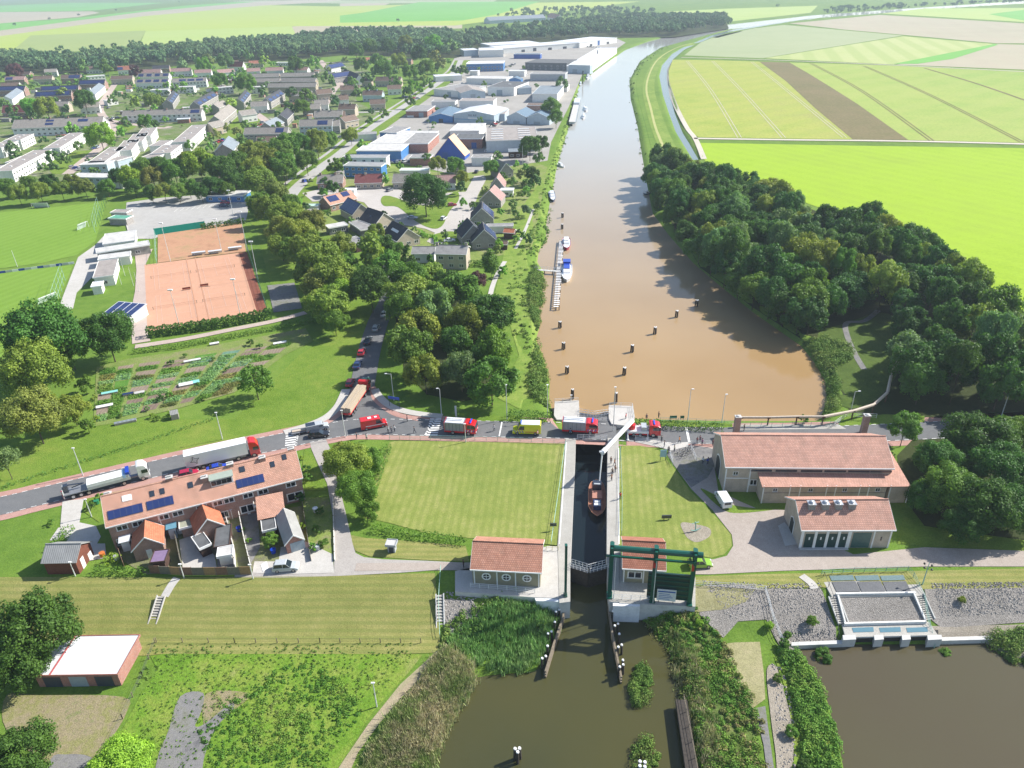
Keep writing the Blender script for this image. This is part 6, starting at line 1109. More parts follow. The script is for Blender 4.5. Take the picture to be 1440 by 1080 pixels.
board('blue direction sign with arrow shapes at the junction',(555,573),2.9,.7,paint('road sign blue',(.02,.08,.45),.4),R(-20),0,2.2); board('slim white information column at the verge',(641.5,586),.45,2.8,WST,0,0,0.1)
# guide walls with piles
def dolphin(px,z,n,label,h=2.3,r=.2,group=None,cap=True,sp=.34):
    p=P(px[0],px[1],z); t=thing('mooring_dolphin',label,'mooring post',(p.x,p.y,z),0,group); K=[(0,0)] if n==1 else [(sp*math.cos(6.283*k/n+.6),sp*math.sin(6.283*k/n+.6)) for k in range(n)]
    for x,y in K:
        MB().tube((x*1.5,y*1.5,-2),(x,y,h),r,n=7).build('pile',PILE,t)
        if cap: MB().tube((x,y,h),(x,y,h+.16),r*1.12,r*.9,n=7).build('cap',WCAP,t)
    return t
def guide(label,pts,z,side):
    p=[P(x,y,z+1.3) for x,y in pts]; c=p[0]; t=thing('guide_wall',label,'guide wall',(c.x,c.y,z)); mb=MB()
    for a,b in zip(p,p[1:]):
        d=(b-a); d.z=0; L=d.length; an=math.atan2(d.y,d.x)
        for zz in (.2,.75,1.3): q=MB().box(0,L,-.14,.14,zz-.16,zz+.16); mb2=q; i=len(mb.v); ca,sa=math.cos(an),math.sin(an); mb.v+=[(a.x-c.x+x*ca-y*sa,a.y-c.y+x*sa+y*ca,w) for x,y,w in q.v]; mb.f+=[[k+i for k in f] for f in q.f]; mb.m+=q.m
    mb.build('fender_beams',TIMB,t); return t
guide('timber guide wall on the left of the lock mouth',[(794,848),(792,868),(779,905),(767,945)],ZS,1); guide('timber guide wall on the right of the lock mouth',[(856,850),(861,890),(867,920),(874,953)],ZS,1)
for i,(x,y) in enumerate([(789,862),(784,872),(780,888),(773,903),(770,922),(765,938)]): dolphin((x,y),ZS,2 if i%2 else 1,'white-capped pile behind the left guide wall','0' and 2.1,.19,'piles of the left guide wall')
for i,(x,y) in enumerate([(861,873),(866,892),(870,905),(871,922),(875,942),(873,950)]): dolphin((x,y),ZS,2 if i%2 else 1,'white-capped pile behind the right guide wall',2.1,.19,'piles of the right guide wall')
dolphin((728,1069),ZS,3,'cluster of white-capped piles alone in the lower canal',2.2,.22); dolphin((902,1088),ZS,4,'cluster of four white-capped piles at the bottom edge of the canal',2.0,.22,sp=.45)
ORD=['nearest of the right line of dolphins','second of the right line of dolphins','third of the right line of dolphins, up the river','fourth dolphin, in open brown water toward the wood','dolphin in the shadow of the wood']
for i,(x,y) in enumerate([(878,527),(889,495),(921,469.5),(951.5,446)]): dolphin((x,y),ZR,3,'dark mooring dolphin, '+ORD[i],2.0,.2,cap=True,sp=.3)
dolphin((979.5,431),ZR,3,'dark mooring dolphin in the shaded water by the wood',2.0,.2)
for (x,y),l in zip([(797.5,525),(792.5,491),(787.5,461),(790.5,322),(791,306)],['nearest the lock','second from the lock','just below the long jetty','just above the long jetty','farthest, above the long jetty']): dolphin((x,y),ZR,3,'dark mooring dolphin in the left line, '+l,1.9,.19)
for (x,y) in ((805,561),(866,566)): dolphin((x,y),ZR,3,'black and yellow-topped pile at the %s pier head'%('left' if x<830 else 'right'),2.6,.16,None,True,.25)
# jetty
def jetty():
    a=P(782.5,432,-.3); b=P(790,337,-.3); d=(b-a); L=d.to_2d().length; t=thing('jetty','long narrow white jetty in the river with slatted deck','jetty',(a.x,a.y,0),math.atan2(d.y,d.x))
    MB().box(0,L,-.9,-.7,-.5,-.25).box(0,L,.7,.9,-.5,-.25).build('beams',TIMB,t); ps=MB()
    n=int(L/1.5)
    for k in range(n): ps.box(k*1.5,k*1.5+.55,-.9,.9,-.25,-.15)
    ps.build('deck',WCAP,t)
    for k in range(0,n,4): MB().tube((k*1.5,-.8,-3),(k*1.5,-.8,.5),.14).build('pile',PILE,t)
    c=P(752,378,.1); e=P(783,381,-.1); v=e-c; t2=thing('gangway','pale footbridge from the bank to the long jetty','gangway',(c.x,c.y,0),math.atan2(v.y,v.x)); Lw=v.to_2d().length
    MB().box(0,Lw,-.6,.6,-.25,-.12).build('deck',CONCW,t2); r=MB()
    for y in (-.6,.6):
        r.tube((0,y,.9),(Lw,y,.9),.04,n=4)
        for k in range(8): r.box(k*Lw/7-.03,k*Lw/7+.03,y-.03,y+.03,-.15,.9)
    r.build('railing',WST,t2)
    for k in (.45,.8): MB().tube((Lw*k,0,-3),(Lw*k,0,-.2),.15).build('pile',PILE,t2)
jetty()
sheet('gravel_terrace',[(978,824),(1030,827),(1062,829),(1050,842),(1020,850),(978,853)],DRY,.12,grid=1.3)
# outfall sluice
def outfall():
    T0=[P(x,y,.1) for x,y in ((1156,812),(1278,808),(1300,838),(1175,838))]
    solid('outfall_deck',[(1153,809),(1276,806),(1285,808),(1302,837),(1170,839)],-3.4,.06,CONCW,CONC,'concrete deck of the outfall sluice with dark gratings','sluice deck')
    gm=ground('steel grating',[(.09,.095,.105),(.13,.135,.145)],(.2,1,9),.7,None,.3,.2,spec=.4)
    gm2=ground('blue-grey grating',[(.1,.17,.18),(.13,.2,.21)],(.2,1,9),.7,None,.3,.2,spec=.4)
    for i in range(3):
        x0=1166+i*35.5; sheet('grating',[(x0,810.5),(x0+33,809.5),(x0+36,816.5),(x0+3.2,817.5)],gm2,.09,zf=.06); sheet('grating',[(x0+3.6,819),(x0+36.5,818),(x0+44,832.5),(x0+10.5,833.5)],gm,.09,zf=.06)
outfall()
# sloping rubble bed framed by white kerbs, stairs on both sides, apron with three culvert mouths
def slopebox(name,label,cat,a,b,za,zb,wd,mat,h=.3,steps=0,smat=None):
    p,q=P(a[0],a[1],za),P(b[0],b[1],zb); v=(q-p).to_2d(); L=v.length; t=thing(name,label,cat,p,math.atan2(v.y,v.x)); dz=zb-za
    if steps:
        for k in range(steps): MB().box(k*L/steps,(k+.82)*L/steps,-wd/2,wd/2,dz*(k+1)/steps-.3,dz*(k+.5)/steps+.02).build('step',mat,t)
        MB().ext([(0,-.05),(L,dz-.05),(L,dz+.22),(0,.22)],-wd/2-.16,-wd/2,'y').build('stringer',smat or mat,t); MB().ext([(0,-.05),(L,dz-.05),(L,dz+.22),(0,.22)],wd/2,wd/2+.16,'y').build('stringer',smat or mat,t)
    else: MB().ext([(0,-.5),(L,dz-.5),(L,dz+h),(0,h)],-wd/2,wd/2,'y').build('beam',mat,t)
    return t
me=MB().face([P(1178,838,.0),P(1286,836,.0),P(1302,874,-1.9),P(1188,877,-1.9)]).mesh('rubble_bed',RUB); tag(link('rubble_bed',me),'rubble slope framed by white kerbs between the outfall stairs','rubble bed')
slopebox('stairs','left flight of concrete stairs down the outfall','stairs',(1172,839),(1186,877),.1,-1.9,1.5,CONC,steps=12,smat=CONCW); slopebox('stairs','right flight of concrete stairs down the outfall','stairs',(1292,836),(1308,872),.1,-1.9,1.5,CONC,steps=12,smat=CONCW)
WK=plain('white kerb paint',(.68,.68,.66),.7)
slopebox('kerb','white kerb on the left of the rubble bed','kerb',(1178,838),(1188.5,877),.1,-1.85,.25,WK); slopebox('kerb','white kerb on the right of the rubble bed','kerb',(1285,836),(1301,873),.1,-1.85,.25,WK); slopebox('kerb','long white kerb across the foot of the rubble bed','kerb',(1187,878),(1302,875),-1.75,-1.75,.3,WK); slopebox('kerb','pale kerb across the top of the rubble bed','kerb',(1175,836),(1287,834.5),.15,.15,.3,WK)
solid('outfall_apron',[(1184,878),(1306,874),(1319,893),(1189,896)],-2.25,-1.95,CONCW,CONC,'concrete apron above the culvert mouths of the outfall','apron',zp=-1.95)
for i in range(3):
    x0=1198+i*38; sheet('water_slot',[(x0,883),(x0+30,882),(x0+31,888.5),(x0+2,889.5)],plain('slot water',(.1,.2,.25),.15,var=.05),.04,zf=-1.95,z=-1.95)
for i,(x0,x1) in enumerate(((1185,1203),(1229,1242),(1268,1280),(1304,1324))): solid('buttress',[(x0,893),(x1,892.5),(x1+1,899),(x0+1,900)],-4.4,-1.9,CONCW,None,'concrete buttress between the culvert mouths, %s from the left'%['first','second','third','fourth'][i],'buttress',zp=-1.9,group='outfall buttresses')
solid('outfall_wall',[(1187,886),(1320,884),(1320,892.5),(1187,895)],-4.4,-2.26,plain('culvert mouth shade',(.03,.03,.03),.9),None,'dark back wall of the three culvert mouths','wall',zp=-2.)  # near-black colour paints the shade inside the open culverts
solid('bank_wall',[(1113,903),(1185,900),(1185,905),(1113,908)],-4.4,-2.7,CONCW,None,'pale low retaining wall left of the outfall','wall',zp=-2.7); solid('bank_wall',[(1324,896),(1398,894),(1398,899),(1324,901)],-4.4,-2.7,CONCW,None,'pale low retaining wall right of the outfall','wall',zp=-2.7)
railing([(1155,808),(1200,805),(1276,803),(1284,812),(1300,838),(1312,868),(1322,888)],1.,TEALR,'pale green railing round the back and right of the outfall',.1,1.6,3,zf=.15)
railing([(1158,811),(1172,840),(1184,878)],1.,DSTEEL,'dark thin rail on the left of the outfall stairs',.1,2,1,zf=.15)
slopebox('stairs','concrete stairs down the dike left of the lock','stairs',(618.5,836),(619.5,884),-.3,-2.6,1.1,CONC,steps=11,smat=CONCW); slopebox('stairs','pale concrete stairs down the dike below the terrace gardens','stairs',(227,838),(214,879),-.4,-2.4,1.2,CONC,steps=11,smat=PALE)
ribbon('footpath',[(249,813),(240,822),(230,834)],1.4,PALE,.12); ribbon('footpath',[(1127,810),(1140,820),(1146,828)],1.4,PALE,.13)
slopebox('stairs','small dark steps beside the gravel slab under the gantry','stairs',(1029,840),(1033,879),-.5,-2.6,.9,TIMB,steps=9)
# old barge-like jetty at the bottom
t=slopebox('mooring_stage','long dark mooring stage along the spit at the bottom','mooring stage',(958,985),(978,1120),-2.2,-2.2,1.6,PILE,.2)
railing([(961,982),(986,1115)],.9,TIMB,'weathered rail beside the dark mooring stage',-2.1,2.,2)
# gravel mound with anchor
me=sheet('gravel_bed',[(957,738),(962,735),(975,737),(995,742),(1000,749),(995,757),(980,763),(968,758),(962,750)],SHING,.1,sm=True)
p=P(978,747,.1); t=thing('anchor','old pale ship anchor displayed on a gravel bed in the lawn','anchor',p,.3); mb=MB().tube((0,0,.15),(0,.3,1.9),.12); mb.build('shank',TEALR,t); MB().tube((-1,0,.5),(0,0,.15),.08,.14).tube((0,0,.15),(1,0,.5),.14,.08).build('flukes',TEALR,t); MB().tube((-.7,.3,1.7),(.7,.3,1.7),.07).build('stock',TEALR,t)
t=thing('sign','dark low panel lying on the right lawn, casting a black shadow','sign',P(937,731)); MB().box(-.9,.9,-.1,.1,.4,1.1).build('panel',DSTEEL,t); MB().box(-.5,-.4,-.05,.05,0,.4).box(.4,.5,-.05,.05,0,.4).build('legs',DSTEEL,t)
t=thing('sign','small dark sign on the square lawn near the left quay','sign',P(778,746)); MB().box(-.6,.6,-.05,.05,1.0,1.7).build('panel',DSTEEL,t); MB().box(-.05,.05,-.04,.04,0,1.).build('leg',DSTEEL,t)
# ================= VEHICLES, BOATS, PEOPLE =================
TYRE=plain('tyre rubber',(.02,.02,.022),.8,var=0); RIM=plain('wheel rim',(.45,.46,.48),.35,.7,var=0); LAMPW=plain('headlamp glass',(.75,.78,.8),.15,var=0); LAMPR=plain('tail lamp',(.45,.02,.02),.3,var=0); CGL=plain('car glass',(.02,.03,.04),.05,0,.9,0)
C_=dict(red=(.5,.02,.03),cherry=(.38,.01,.05),blue=(.01,.05,.42),dark=(.03,.04,.06),black=(.015,.016,.02),white=(.78,.79,.8),silver=(.45,.48,.5),lime=(.22,.42,.02),green=(.02,.2,.09),yellow=(.62,.66,.02),dblue=(.02,.04,.12),orange=(.6,.18,.03),fire=(.6,.015,.02),grey=(.2,.21,.23),beige=(.45,.4,.32))
def PT(c): return paint('paint '+c,C_[c])
WHM={}
def wheel(t,x,y,r=.32,w=.22):
    k=(r,w)
    if k not in WHM: WHM[k]=(MB().tube((0,-w/2,0),(0,w/2,0),r,n=14).mesh('tyre',TYRE),MB().tube((0,-w/2-.012,0),(0,w/2+.012,0),r*.6,n=10).mesh('rim',RIM))
    a=link('wheel',WHM[k][0],t,(x,y,r)); link('rim',WHM[k][1],a)
PROTO={}
def frustum(mb,x0,x1,w0,z0,x2,x3,w1,z1,m=0,mt=None):
    a=[(x0,-w0/2,z0),(x1,-w0/2,z0),(x1,w0/2,z0),(x0,w0/2,z0)]; b=[(x2,-w1/2,z1),(x3,-w1/2,z1),(x3,w1/2,z1),(x2,w1/2,z1)]
    for k in range(4): j=(k+1)%4; mb.face([a[k],a[j],b[j],b[k]],m)
    mb.face(b,m if mt is None else mt); mb.face(a[::-1],m)
def make_car(style,color,label,cat='car',far=False):
    L,Wd,hc,hr={'hatch':(4.0,1.72,.92,1.5),'sedan':(4.5,1.78,.9,1.42),'estate':(4.6,1.8,.92,1.48),'mpv':(4.4,1.8,1.,1.7)}[style]
    t=thing('parked_car' if cat=='car' else cat,label,cat); mb=MB()
    prof=[(-L/2,.34),(-L/2,.78),(-L/2+.12,hc+.02),(L*.16,hc),(L*.38,hc-.14),(L/2-.08,.68),(L/2,.5),(L/2,.3),(L/2-.5,.22),(-L/2+.4,.22)]
    mb.ext(prof,-Wd/2,Wd/2,'y'); mb.build('body',PT(color),t,bevel=.07,seg=2)
    xr=-L*.45 if style in('hatch','estate','mpv') else -L*.36; xt=-L*.38 if style in('hatch','estate','mpv') else -L*.22
    g=MB(); frustum(g,xr,L*.22,Wd-.12,hc-.03,xt,L*.05,Wd-.42,hr-.04); g.build('windows',CGL,t)
    r=MB(); frustum(r,xt-.04,L*.06,Wd-.4,hr-.06,xt+.03,L*.03,Wd-.5,hr); r.build('roof',PT(color),t)
    pl=MB()
    for s in (-1,1):
        pl.tube((xr,s*(Wd-.12)/2,hc-.02),(xt,s*(Wd-.42)/2,hr-.04),.04,n=4); pl.tube((L*.22,s*(Wd-.12)/2,hc-.02),(L*.05,s*(Wd-.42)/2,hr-.04),.035,n=4); pl.tube((-L*.08,s*(Wd-.11)/2,hc-.02),(-L*.08,s*(Wd-.41)/2,hr-.04),.04,n=4)
    if not far: pl.build('pillars',PT(color),t)
    for x in (-L*.31,L*.31):
        for s in (-1,1): wheel(t,x,s*(Wd/2-.1))
    for s in (-1,1):
        if not far: MB().box(L/2-.12,L/2+.01,s*(Wd/2-.3)-.18,s*(Wd/2-.3)+.18,.58,.7).build('headlight',LAMPW,t); MB().box(-L/2-.02,-L/2+.05,s*(Wd/2-.2)-.12,s*(Wd/2-.2)+.12,.65,.85).build('tail_light',LAMPR,t)
    return t
def hd(a,b): p,q=P(*a),P(*b); return math.atan2(q.y-p.y,q.x-p.x)
def car(style,color,label,px,rz,group=None,far=False,z=.12):
    k=(style,color,far); p=P(px[0],px[1]); loc=(p.x,p.y,h1(p.x,p.y)+z)
    if k not in PROTO: PROTO[k]=make_car(style,color,label,far=far); t=PROTO[k]; t.location=loc; t.rotation_euler=(0,0,rz); return tag(t,label,'car',group)
    return tag(dup(PROTO[k],loc,rz),label,'car',group)
rh=hd((263,658),(367,634))
car('hatch','cherry','dark red hatchback parked in front of the terrace, left of the blue car',(266,670),rh); car('sedan','blue','bright blue car parked in front of the terrace',(307,662),rh)
car('estate','black','black estate car on the road behind the silver one at the lane mouth',(449,614),hd((440,613),(460,611))); car('mpv','silver','silver car with dark roof parked on the drive beside the garage',(403,801),R(4)); car('hatch','lime','lime green car with white bonnet parked behind the gantry',(984,796),R(2))
sr=hd((508,555),(520,495))
for st,c,l,x,y in [('hatch','red','red car first in the queue on the side road, beside the timber lorry',493,541),('sedan','dblue','dark blue car second in the side road queue',503,516),('hatch','red','red car third in the side road queue, in the shade',509,498),('sedan','dark','dark car fourth in the side road queue',518,482),('hatch','silver','pale silver car fifth in the side road queue',529,464),('sedan','silver','silver car farthest up the shaded side road',541,444)]: car(st,c,l,(x,y),sr-.1)
car('mpv','green','green car stopped beside the front of the timber lorry',(514,540),sr)
car('hatch','red','red car parked at the far corner of the tarmac car park',(317,287),R(-5)); car('sedan','dblue','dark blue car parked below the red one on the tarmac car park',(316,291),R(-5))
car('hatch','cherry','wine red car on the cul-de-sac right of the big tree',(636,290),R(20)); car('hatch','white','white car on the cul-de-sac below the wine red one',(624,309),R(70)); car('sedan','silver','silver car in the shade left of the green',(580,308),R(-10)); car('hatch','grey','grey car between the bungalows',(548,269),R(60)); car('sedan','white','white car at the bottom of the cul-de-sac by the villa',(632,340),R(10))
car('mpv','white','white car beside the blue office',(585,211),R(0)); car('hatch','red','red and white car by the blue gabled house',(602,212),R(40)); car('hatch','white','white car behind the blue gabled house',(686,214),R(0)); car('sedan','dark','dark car in the cul-de-sac gap by the brick wall',(670,243),R(80)); car('hatch','blue','blue car parked on the verge of the through road',(430,256),R(60)); car('mpv','black','black van-like car on the through road',(523,157),R(60))
rg=random.Random(11); cl=['white','silver','dark','grey','blue','white','red','black','beige']
for (x0,y0,x1,y1,n) in [(205,167,245,167,6),(150,169,170,167,3),(285,168,285,168,1),(150,236,180,236,0),(58,186,85,183,4),(100,236,116,240,3),(131,210,140,208,2),(205,131,224,129,4),(178,127,196,124,4),(308,136,322,128,5),(155,112,164,116,2),(296,205,316,198,5),(358,182,372,172,3),(150,155,156,150,1),(441,123,452,126,3),(455,143,462,138,2),(630,170,640,166,0),(690,182,700,172,4),(566,137,590,140,5),(650,118,655,124,3),(700,100,726,90,7),(735,100,740,108,3),(820,66,845,68,6),(545,230,585,228,7),(757,120,768,118,0),(478,195,486,192,2),(262,165,282,166,5),(150,250,180,252,0),(20,180,26,190,3),(520,205,525,206,1)]:
    for i in range(n):
        f=(i+.5)/n; c=rg.choice(cl); x,y=x0+(x1-x0)*f,y0+(y1-y0)*f
        car(rg.choice(['hatch','sedan','mpv']),c,'%s car parked in the far village streets and yards'%{'dark':'dark grey','beige':'beige'}.get(c,c),(x,y),rg.choice([0,1.57,.8]),'cars far away, '+c,True,.25)
# vans and lorries
def box_van(label,px,rz,color,L=5.6,Wd=2.0,Hh=2.3,cat='van',bonnet=.9,name='van'):
    p=P(*px); t=thing(name,label,cat,(p.x,p.y,.12),rz); mb=MB()
    mb.ext([(-L/2,.35),(-L/2,Hh-.1),(-L/2+.15,Hh),(L*.2,Hh),(L*.2+.25,Hh-.05),(L/2-bonnet,1.25),(L/2-.1,1.05),(L/2,.7),(L/2,.3)],-Wd/2,Wd/2,'y'); mb.build('body',PT(color),t,bevel=.08)
    g=MB(); x0=L*.2+.22; g.ext([(x0+.02,Hh-.12),(L/2-bonnet-.02,1.32),(L/2-bonnet+.04,1.34),(x0+.08,Hh-.1)],-Wd/2+.16,Wd/2-.16,'y'); g.build('windscreen',CGL,t)
    for s in (-1,1): MB().ext([(L*.08,1.3),(L/2-bonnet-.12,1.3),(L*.2+.15,Hh-.3),(L*.08,Hh-.3)],s*(Wd/2)-.02,s*(Wd/2)+.02,'y').build('side_window',CGL,t); MB().box(L/2-.06,L/2+.02,s*(Wd/2-.35)-.2,s*(Wd/2-.35)+.2,.7,.88).build('headlight',LAMPW,t)
    for x in (-L*.3,L*.33):
        for s in (-1,1): wheel(t,x,s*(Wd/2-.1),.36)
    return t
t=box_van('bright red van on the junction, seen from the side',(526,601),hd((508,606),(545,599)),'fire',5.9,2.0,2.5); MB().box(-1.2,-.4,-.4,.4,2.5,2.62).box(.3,.9,-.3,.3,2.5,2.6).build('roof_vents',PT('white'),t)
for s in (-1,1): MB().box(-1.9,2.4,s*1.005-.008,s*1.005+.008,.95,1.12).build('stripe',PT('white'),t)
t=box_van('small white van parked at the corner of the pumping station',(1016,707),hd((1020,713),(1011,698)),'white',4.6,1.85,1.9,bonnet=.8); MB().box(-2.34,-2.27,-.6,.6,1.15,1.65).build('rear_window',CGL,t)
t=box_van('yellow ambulance with diagonal stripes standing on the road left of the bridge',(741,609),math.pi+R(-5),'yellow',6.3,2.15,2.6,'ambulance',1.1,'ambulance'); MB().box(-2.9,1.2,-.95,.95,2.58,2.72).build('roof',PT('white'),t)
for s in (-1,1):
    st=MB()
    for k in range(4): x=.6+.55*k; st.face([(x,s*1.082,.6),(x+.2,s*1.082,.6),(x+.55,s*1.082,1.2),(x+.35,s*1.082,1.2)])
    st.build('stripe',PT('blue'),t); MB().box(-2.6,.3,s*1.08-.006,s*1.08+.006,.75,.9).build('stripe',PT('red'),t)
MB().box(1.1,1.35,-.7,.7,2.72,2.86).build('light_bar',paint('beacon blue',(.02,.1,.7),.2),t); 
p=P(444,604); 
t=box_van('silver pickup truck with flat trailer on the road beside the black estate',(447,605),hd((440,605),(460,601)),'silver',5.0,1.85,1.8,'pickup',1.1,'pickup_truck'); MB().box(-2.4,-.4,-.8,.8,1.3,1.82).build('load_bed',PT('dark'),t)
g_=P(423,609); t=thing('trailer','low flat car trailer with timber behind the silver pickup','trailer',(g_.x,g_.y,.1),hd((412,611),(434,607))); MB().box(-2,2,-.95,.95,.5,.62).build('bed',PT('grey'),t); MB().box(-1.8,1.6,-.5,.3,.62,.85).build('load',PIPE,t)
for s in (-1,1): wheel(t,-.3,s*.95,.3)
def lorry_cab(t,x,color,Wd=2.5,Hh=3.7,L=2.1):
    mb=MB(); mb.ext([(x,1.),(x,Hh-.15),(x+.5,Hh),(x+L-.65,Hh-.25),(x+L-.12,2.6),(x+L,1.3),(x+L,.5),(x+.2,.5)],-Wd/2,Wd/2,'y'); c=mb.build('cab',PT(color),t,bevel=.1)
    MB().ext([(x+L-.14,2.62),(x+L+.0,1.65),(x+L+.04,1.65),(x+L-.08,2.66)],-Wd/2+.15,Wd/2-.15,'y').build('windscreen',CGL,c)
    for s in (-1,1): MB().ext([(x+.75,1.75),(x+L-.3,1.75),(x+L-.42,2.55),(x+.75,2.55)],s*Wd/2-.02,s*Wd/2+.025,'y').build('side_window',CGL,c); MB().box(x+L-.04,x+L+.03,s*.85-.25,s*.85+.25,.75,.95).build('headlight',LAMPW,c); MB().box(x+L-.35,x+L-.15,s*(Wd/2+.18)-.1,s*(Wd/2+.18)+.1,1.9,2.6).build('mirror',PT('black'),c)
    MB().box(x+L-.03,x+L+.04,-Wd/2+.1,Wd/2-.1,.5,.72).build('bumper',PT('dark'),c); return c
def lorry(name,label,px0,px1,cabc,cat='lorry',z=.12):
    a,b=P(*px0),P(*px1); v=b-a; t=thing(name,label,cat,(a.x,a.y,z),math.atan2(v.y,v.x)); return t,v.to_2d().length
def chassis(t,L,xs,color='dark',x0=.2):
    MB().box(x0,L-.3,-.45,.45,.75,1.05).build('chassis',PT(color),t)
    for x in xs:
        for s in (-1,1): wheel(t,x,s*1.05,.5,.4)
t,L=lorry('articulated_lorry','articulated lorry with a long white box trailer and red cab, star emblem on its side',(264,661),(367,637),'fire'); chassis(t,L,[1.9,3.2,4.5,L-4.6,L-1.4])
bx=MB().box(0,L-2.5,-1.28,1.28,1.15,4.0).build('box_body',plain('trailer white',(.76,.77,.79),.4,scale=.4,var=.04),t); MB().box(L-2.6,L-2.42,-1.,1.,2.,3.9).build('cooler',PT('silver'),t); lorry_cab(t,L-2.15,'fire',2.5,3.85)
st=[]; 
for k in range(8):
    rr=(.95 if k%2==0 else .42); st.append((1.9+rr*math.cos(6.283*k/8+.35),2.6+rr*math.sin(6.283*k/8+.35)))
sm=MB()
for k in range(8):
    a,b=st[k],st[(k+1)%8]; sm.tube((a[0],-1.29,a[1]),(b[0],-1.29,b[1]),.05,n=4)
sm.build('emblem',PT('black'),bx); MB().box(.5,L-3,-1.15,-1.0,.6,1.1).build('side_guard',PT('grey'),t)
t,L=lorry('flatbed_lorry','long flatbed lorry with white cab and low grey-white sideboards',(92,701),(213,669),'white'); chassis(t,L,[1.6,3.,4.4,L-5.,L-1.5],'grey'); sb=MB().box(0,L-3.6,-1.25,1.25,1.1,1.3).build('deck',PT('grey'),t)
MB().box(4.4,L-3.7,-1.25,1.25,1.3,2.35).build('load_tarpaulin',plain('white tarpaulin',(.7,.72,.7),.7,scale=1.5,var=.12),t); MB().box(4.4,L-3.6,-1.28,-1.25,1.1,1.75).box(0,.12,-1.25,1.25,.5,2.3).build('sideboard',plain('grey sideboard',(.42,.45,.44),.6),t); MB().box(L-4.3,L-3.6,-1.25,1.25,1.3,2.9).build('headboard',PT('blue'),t); MB().box(L-4.9,L-4.35,-1.26,1.26,1.3,2.45).build('strapped_cover',paint('pale blue cover',(.3,.5,.75),.6),t)
cr=MB().box(.3,1.1,-.5,.5,1.3,2.9).tube((.7,0,2.8),(3.9,.2,2.2),.14).tube((3.9,.2,2.2),(1.6,.4,1.7),.1).build('loading_crane',PT('dark'),t); MB().box(-.1,.15,-1.2,1.2,.6,1.1).box(-.12,.1,-1.2,-.9,1.1,2.4).build('tail_board',PT('cherry'),t); lorry_cab(t,L-2.2,'white',2.5,3.7)
t,L=lorry('timber_lorry','timber lorry loaded with long tan planks turning into the side road',(487,589),(516,546),'fire'); chassis(t,L,[1.2,2.5,3.8,L-4.2,L-1.4],'fire'); MB().box(0,L-2.6,-1.2,1.2,1.05,1.25).build('deck',PT('fire'),t)
PLK=plain('sawn planks',(.44,.36,.26),.8,scale=6,var=.25)
for k in range(4): MB().box(.3,L-3,-1.15+.58*k,-.65+.58*k,1.25,2.5+.1*(k%2)).build('plank_stack',PLK,t)
lorry_cab(t,L-2.3,'fire',2.4,3.2)
def fire_engine(label,px0,px1,silver=True):
    t,L=lorry('fire_engine',label,px0,px1,'fire','fire engine'); chassis(t,L,[1.9,L-1.7],'fire')
    b=MB().box(.1,L-2.7,-1.22,1.22,.95,3.0).build('equipment_body',plain('silver shutters',(.27,.28,.33),.4,.3,scale=1.5,var=.1),t); MB().box(.1,L-2.7,-1.24,1.24,.6,1.0).box(0,.12,-1.24,1.24,.6,3.0).build('skirt',PT('fire'),b)
    MB().box(.3,L-2.9,-1.1,1.1,3.0,3.08).box(.4,L-3.2,-.25,.0,3.08,3.25).box(.4,L-3.2,.35,.6,3.08,3.25).build('roof_deck',PT('white'),b)
    for k in range(5): MB().box(.35+k*(L-3.2)/5,.4+k*(L-3.2)/5,-1.26,-1.22,1.,2.9).build('shutter_rail',PT('dark'),b)
    c=lorry_cab(t,L-2.7,'fire',2.45,3.05,2.7); MB().box(L-1.4,L-1.1,-.9,.9,3.05,3.22).build('light_bar',paint('beacon blue',(.02,.1,.7),.2),c)
    for k in range(5): MB().face([(L-2.4+.42*k,-1.235,1.0),(L-2.2+.42*k,-1.235,1.0),(L-2.0+.42*k,-1.235,1.5),(L-2.2+.42*k,-1.235,1.5)]).build('stripe',PT('white' if k%2 else 'blue'),c)
    return t,L
fire_engine('fire engine with grey roof standing near the zebra crossing',(627,607),(671,610)); fire_engine('fire engine with white roof standing on the lock bridge',(791,606),(841,609))
t,L=lorry('aerial_platform_truck','red aerial platform truck with a long white boom reaching over the lock','platform',(0,0)) if False else lorry('aerial_platform_truck','red aerial platform truck with a long white boom reaching over the lock',(880,611),(928,612),'fire','fire truck'); chassis(t,L,[1.6,3.,L-1.6],'fire')
MB().box(.2,L-2.6,-1.2,1.2,.9,1.5).build('deck',PT('white'),t); MB().box(.2,L-2.6,-1.22,1.22,.6,.95).build('skirt',PT('fire'),t); MB().box(L-4.2,L-3,-1.,1.,1.5,2.4).build('cabinet',PT('silver'),t); c=lorry_cab(t,L-2.5,'fire',2.45,3.1,2.5); MB().box(L-1.6,L-1.3,-.9,.9,3.1,3.25).build('light_bar',paint('beacon blue',(.02,.1,.7),.2),c)
MB().tube((1.2,0,1.5),(1.2,0,2.6),.8,n=10).build('turntable',PT('fire'),t)
for x in (.3,4.6):
    for s in (-1,1): MB().tube((x,s*1.2,1.),(x,s*2.3,.1),.12).tube((x,s*2.3,.0),(x,s*2.3,.1),.3,n=8).build('outrigger',PT('white'),t)
inv=(Matrix.Translation(t.location)@Matrix.Rotation(t.rotation_euler.z,4,'Z')).inverted()
b0=inv@(P(889,592,2.6+1.2)); b1=inv@P(847,636.5,6.5); b2=inv@P(843,676,1.2)
MB().tube(b0,b1,.55,.38,8).build('boom',PT('white'),t); MB().tube(b1,b0.lerp(b1,.9),.5,.5,8).tube(b1+Vector((-.6,0,.2)),b1+Vector((.3,0,.1)),.2,.2,6).tube(b1,b2,.14,.12,6).build('jib',PT('white'),t); MB().tube((1.2,0,2.6),b0,.4,.5).build('boom_foot',PT('fire'),t)
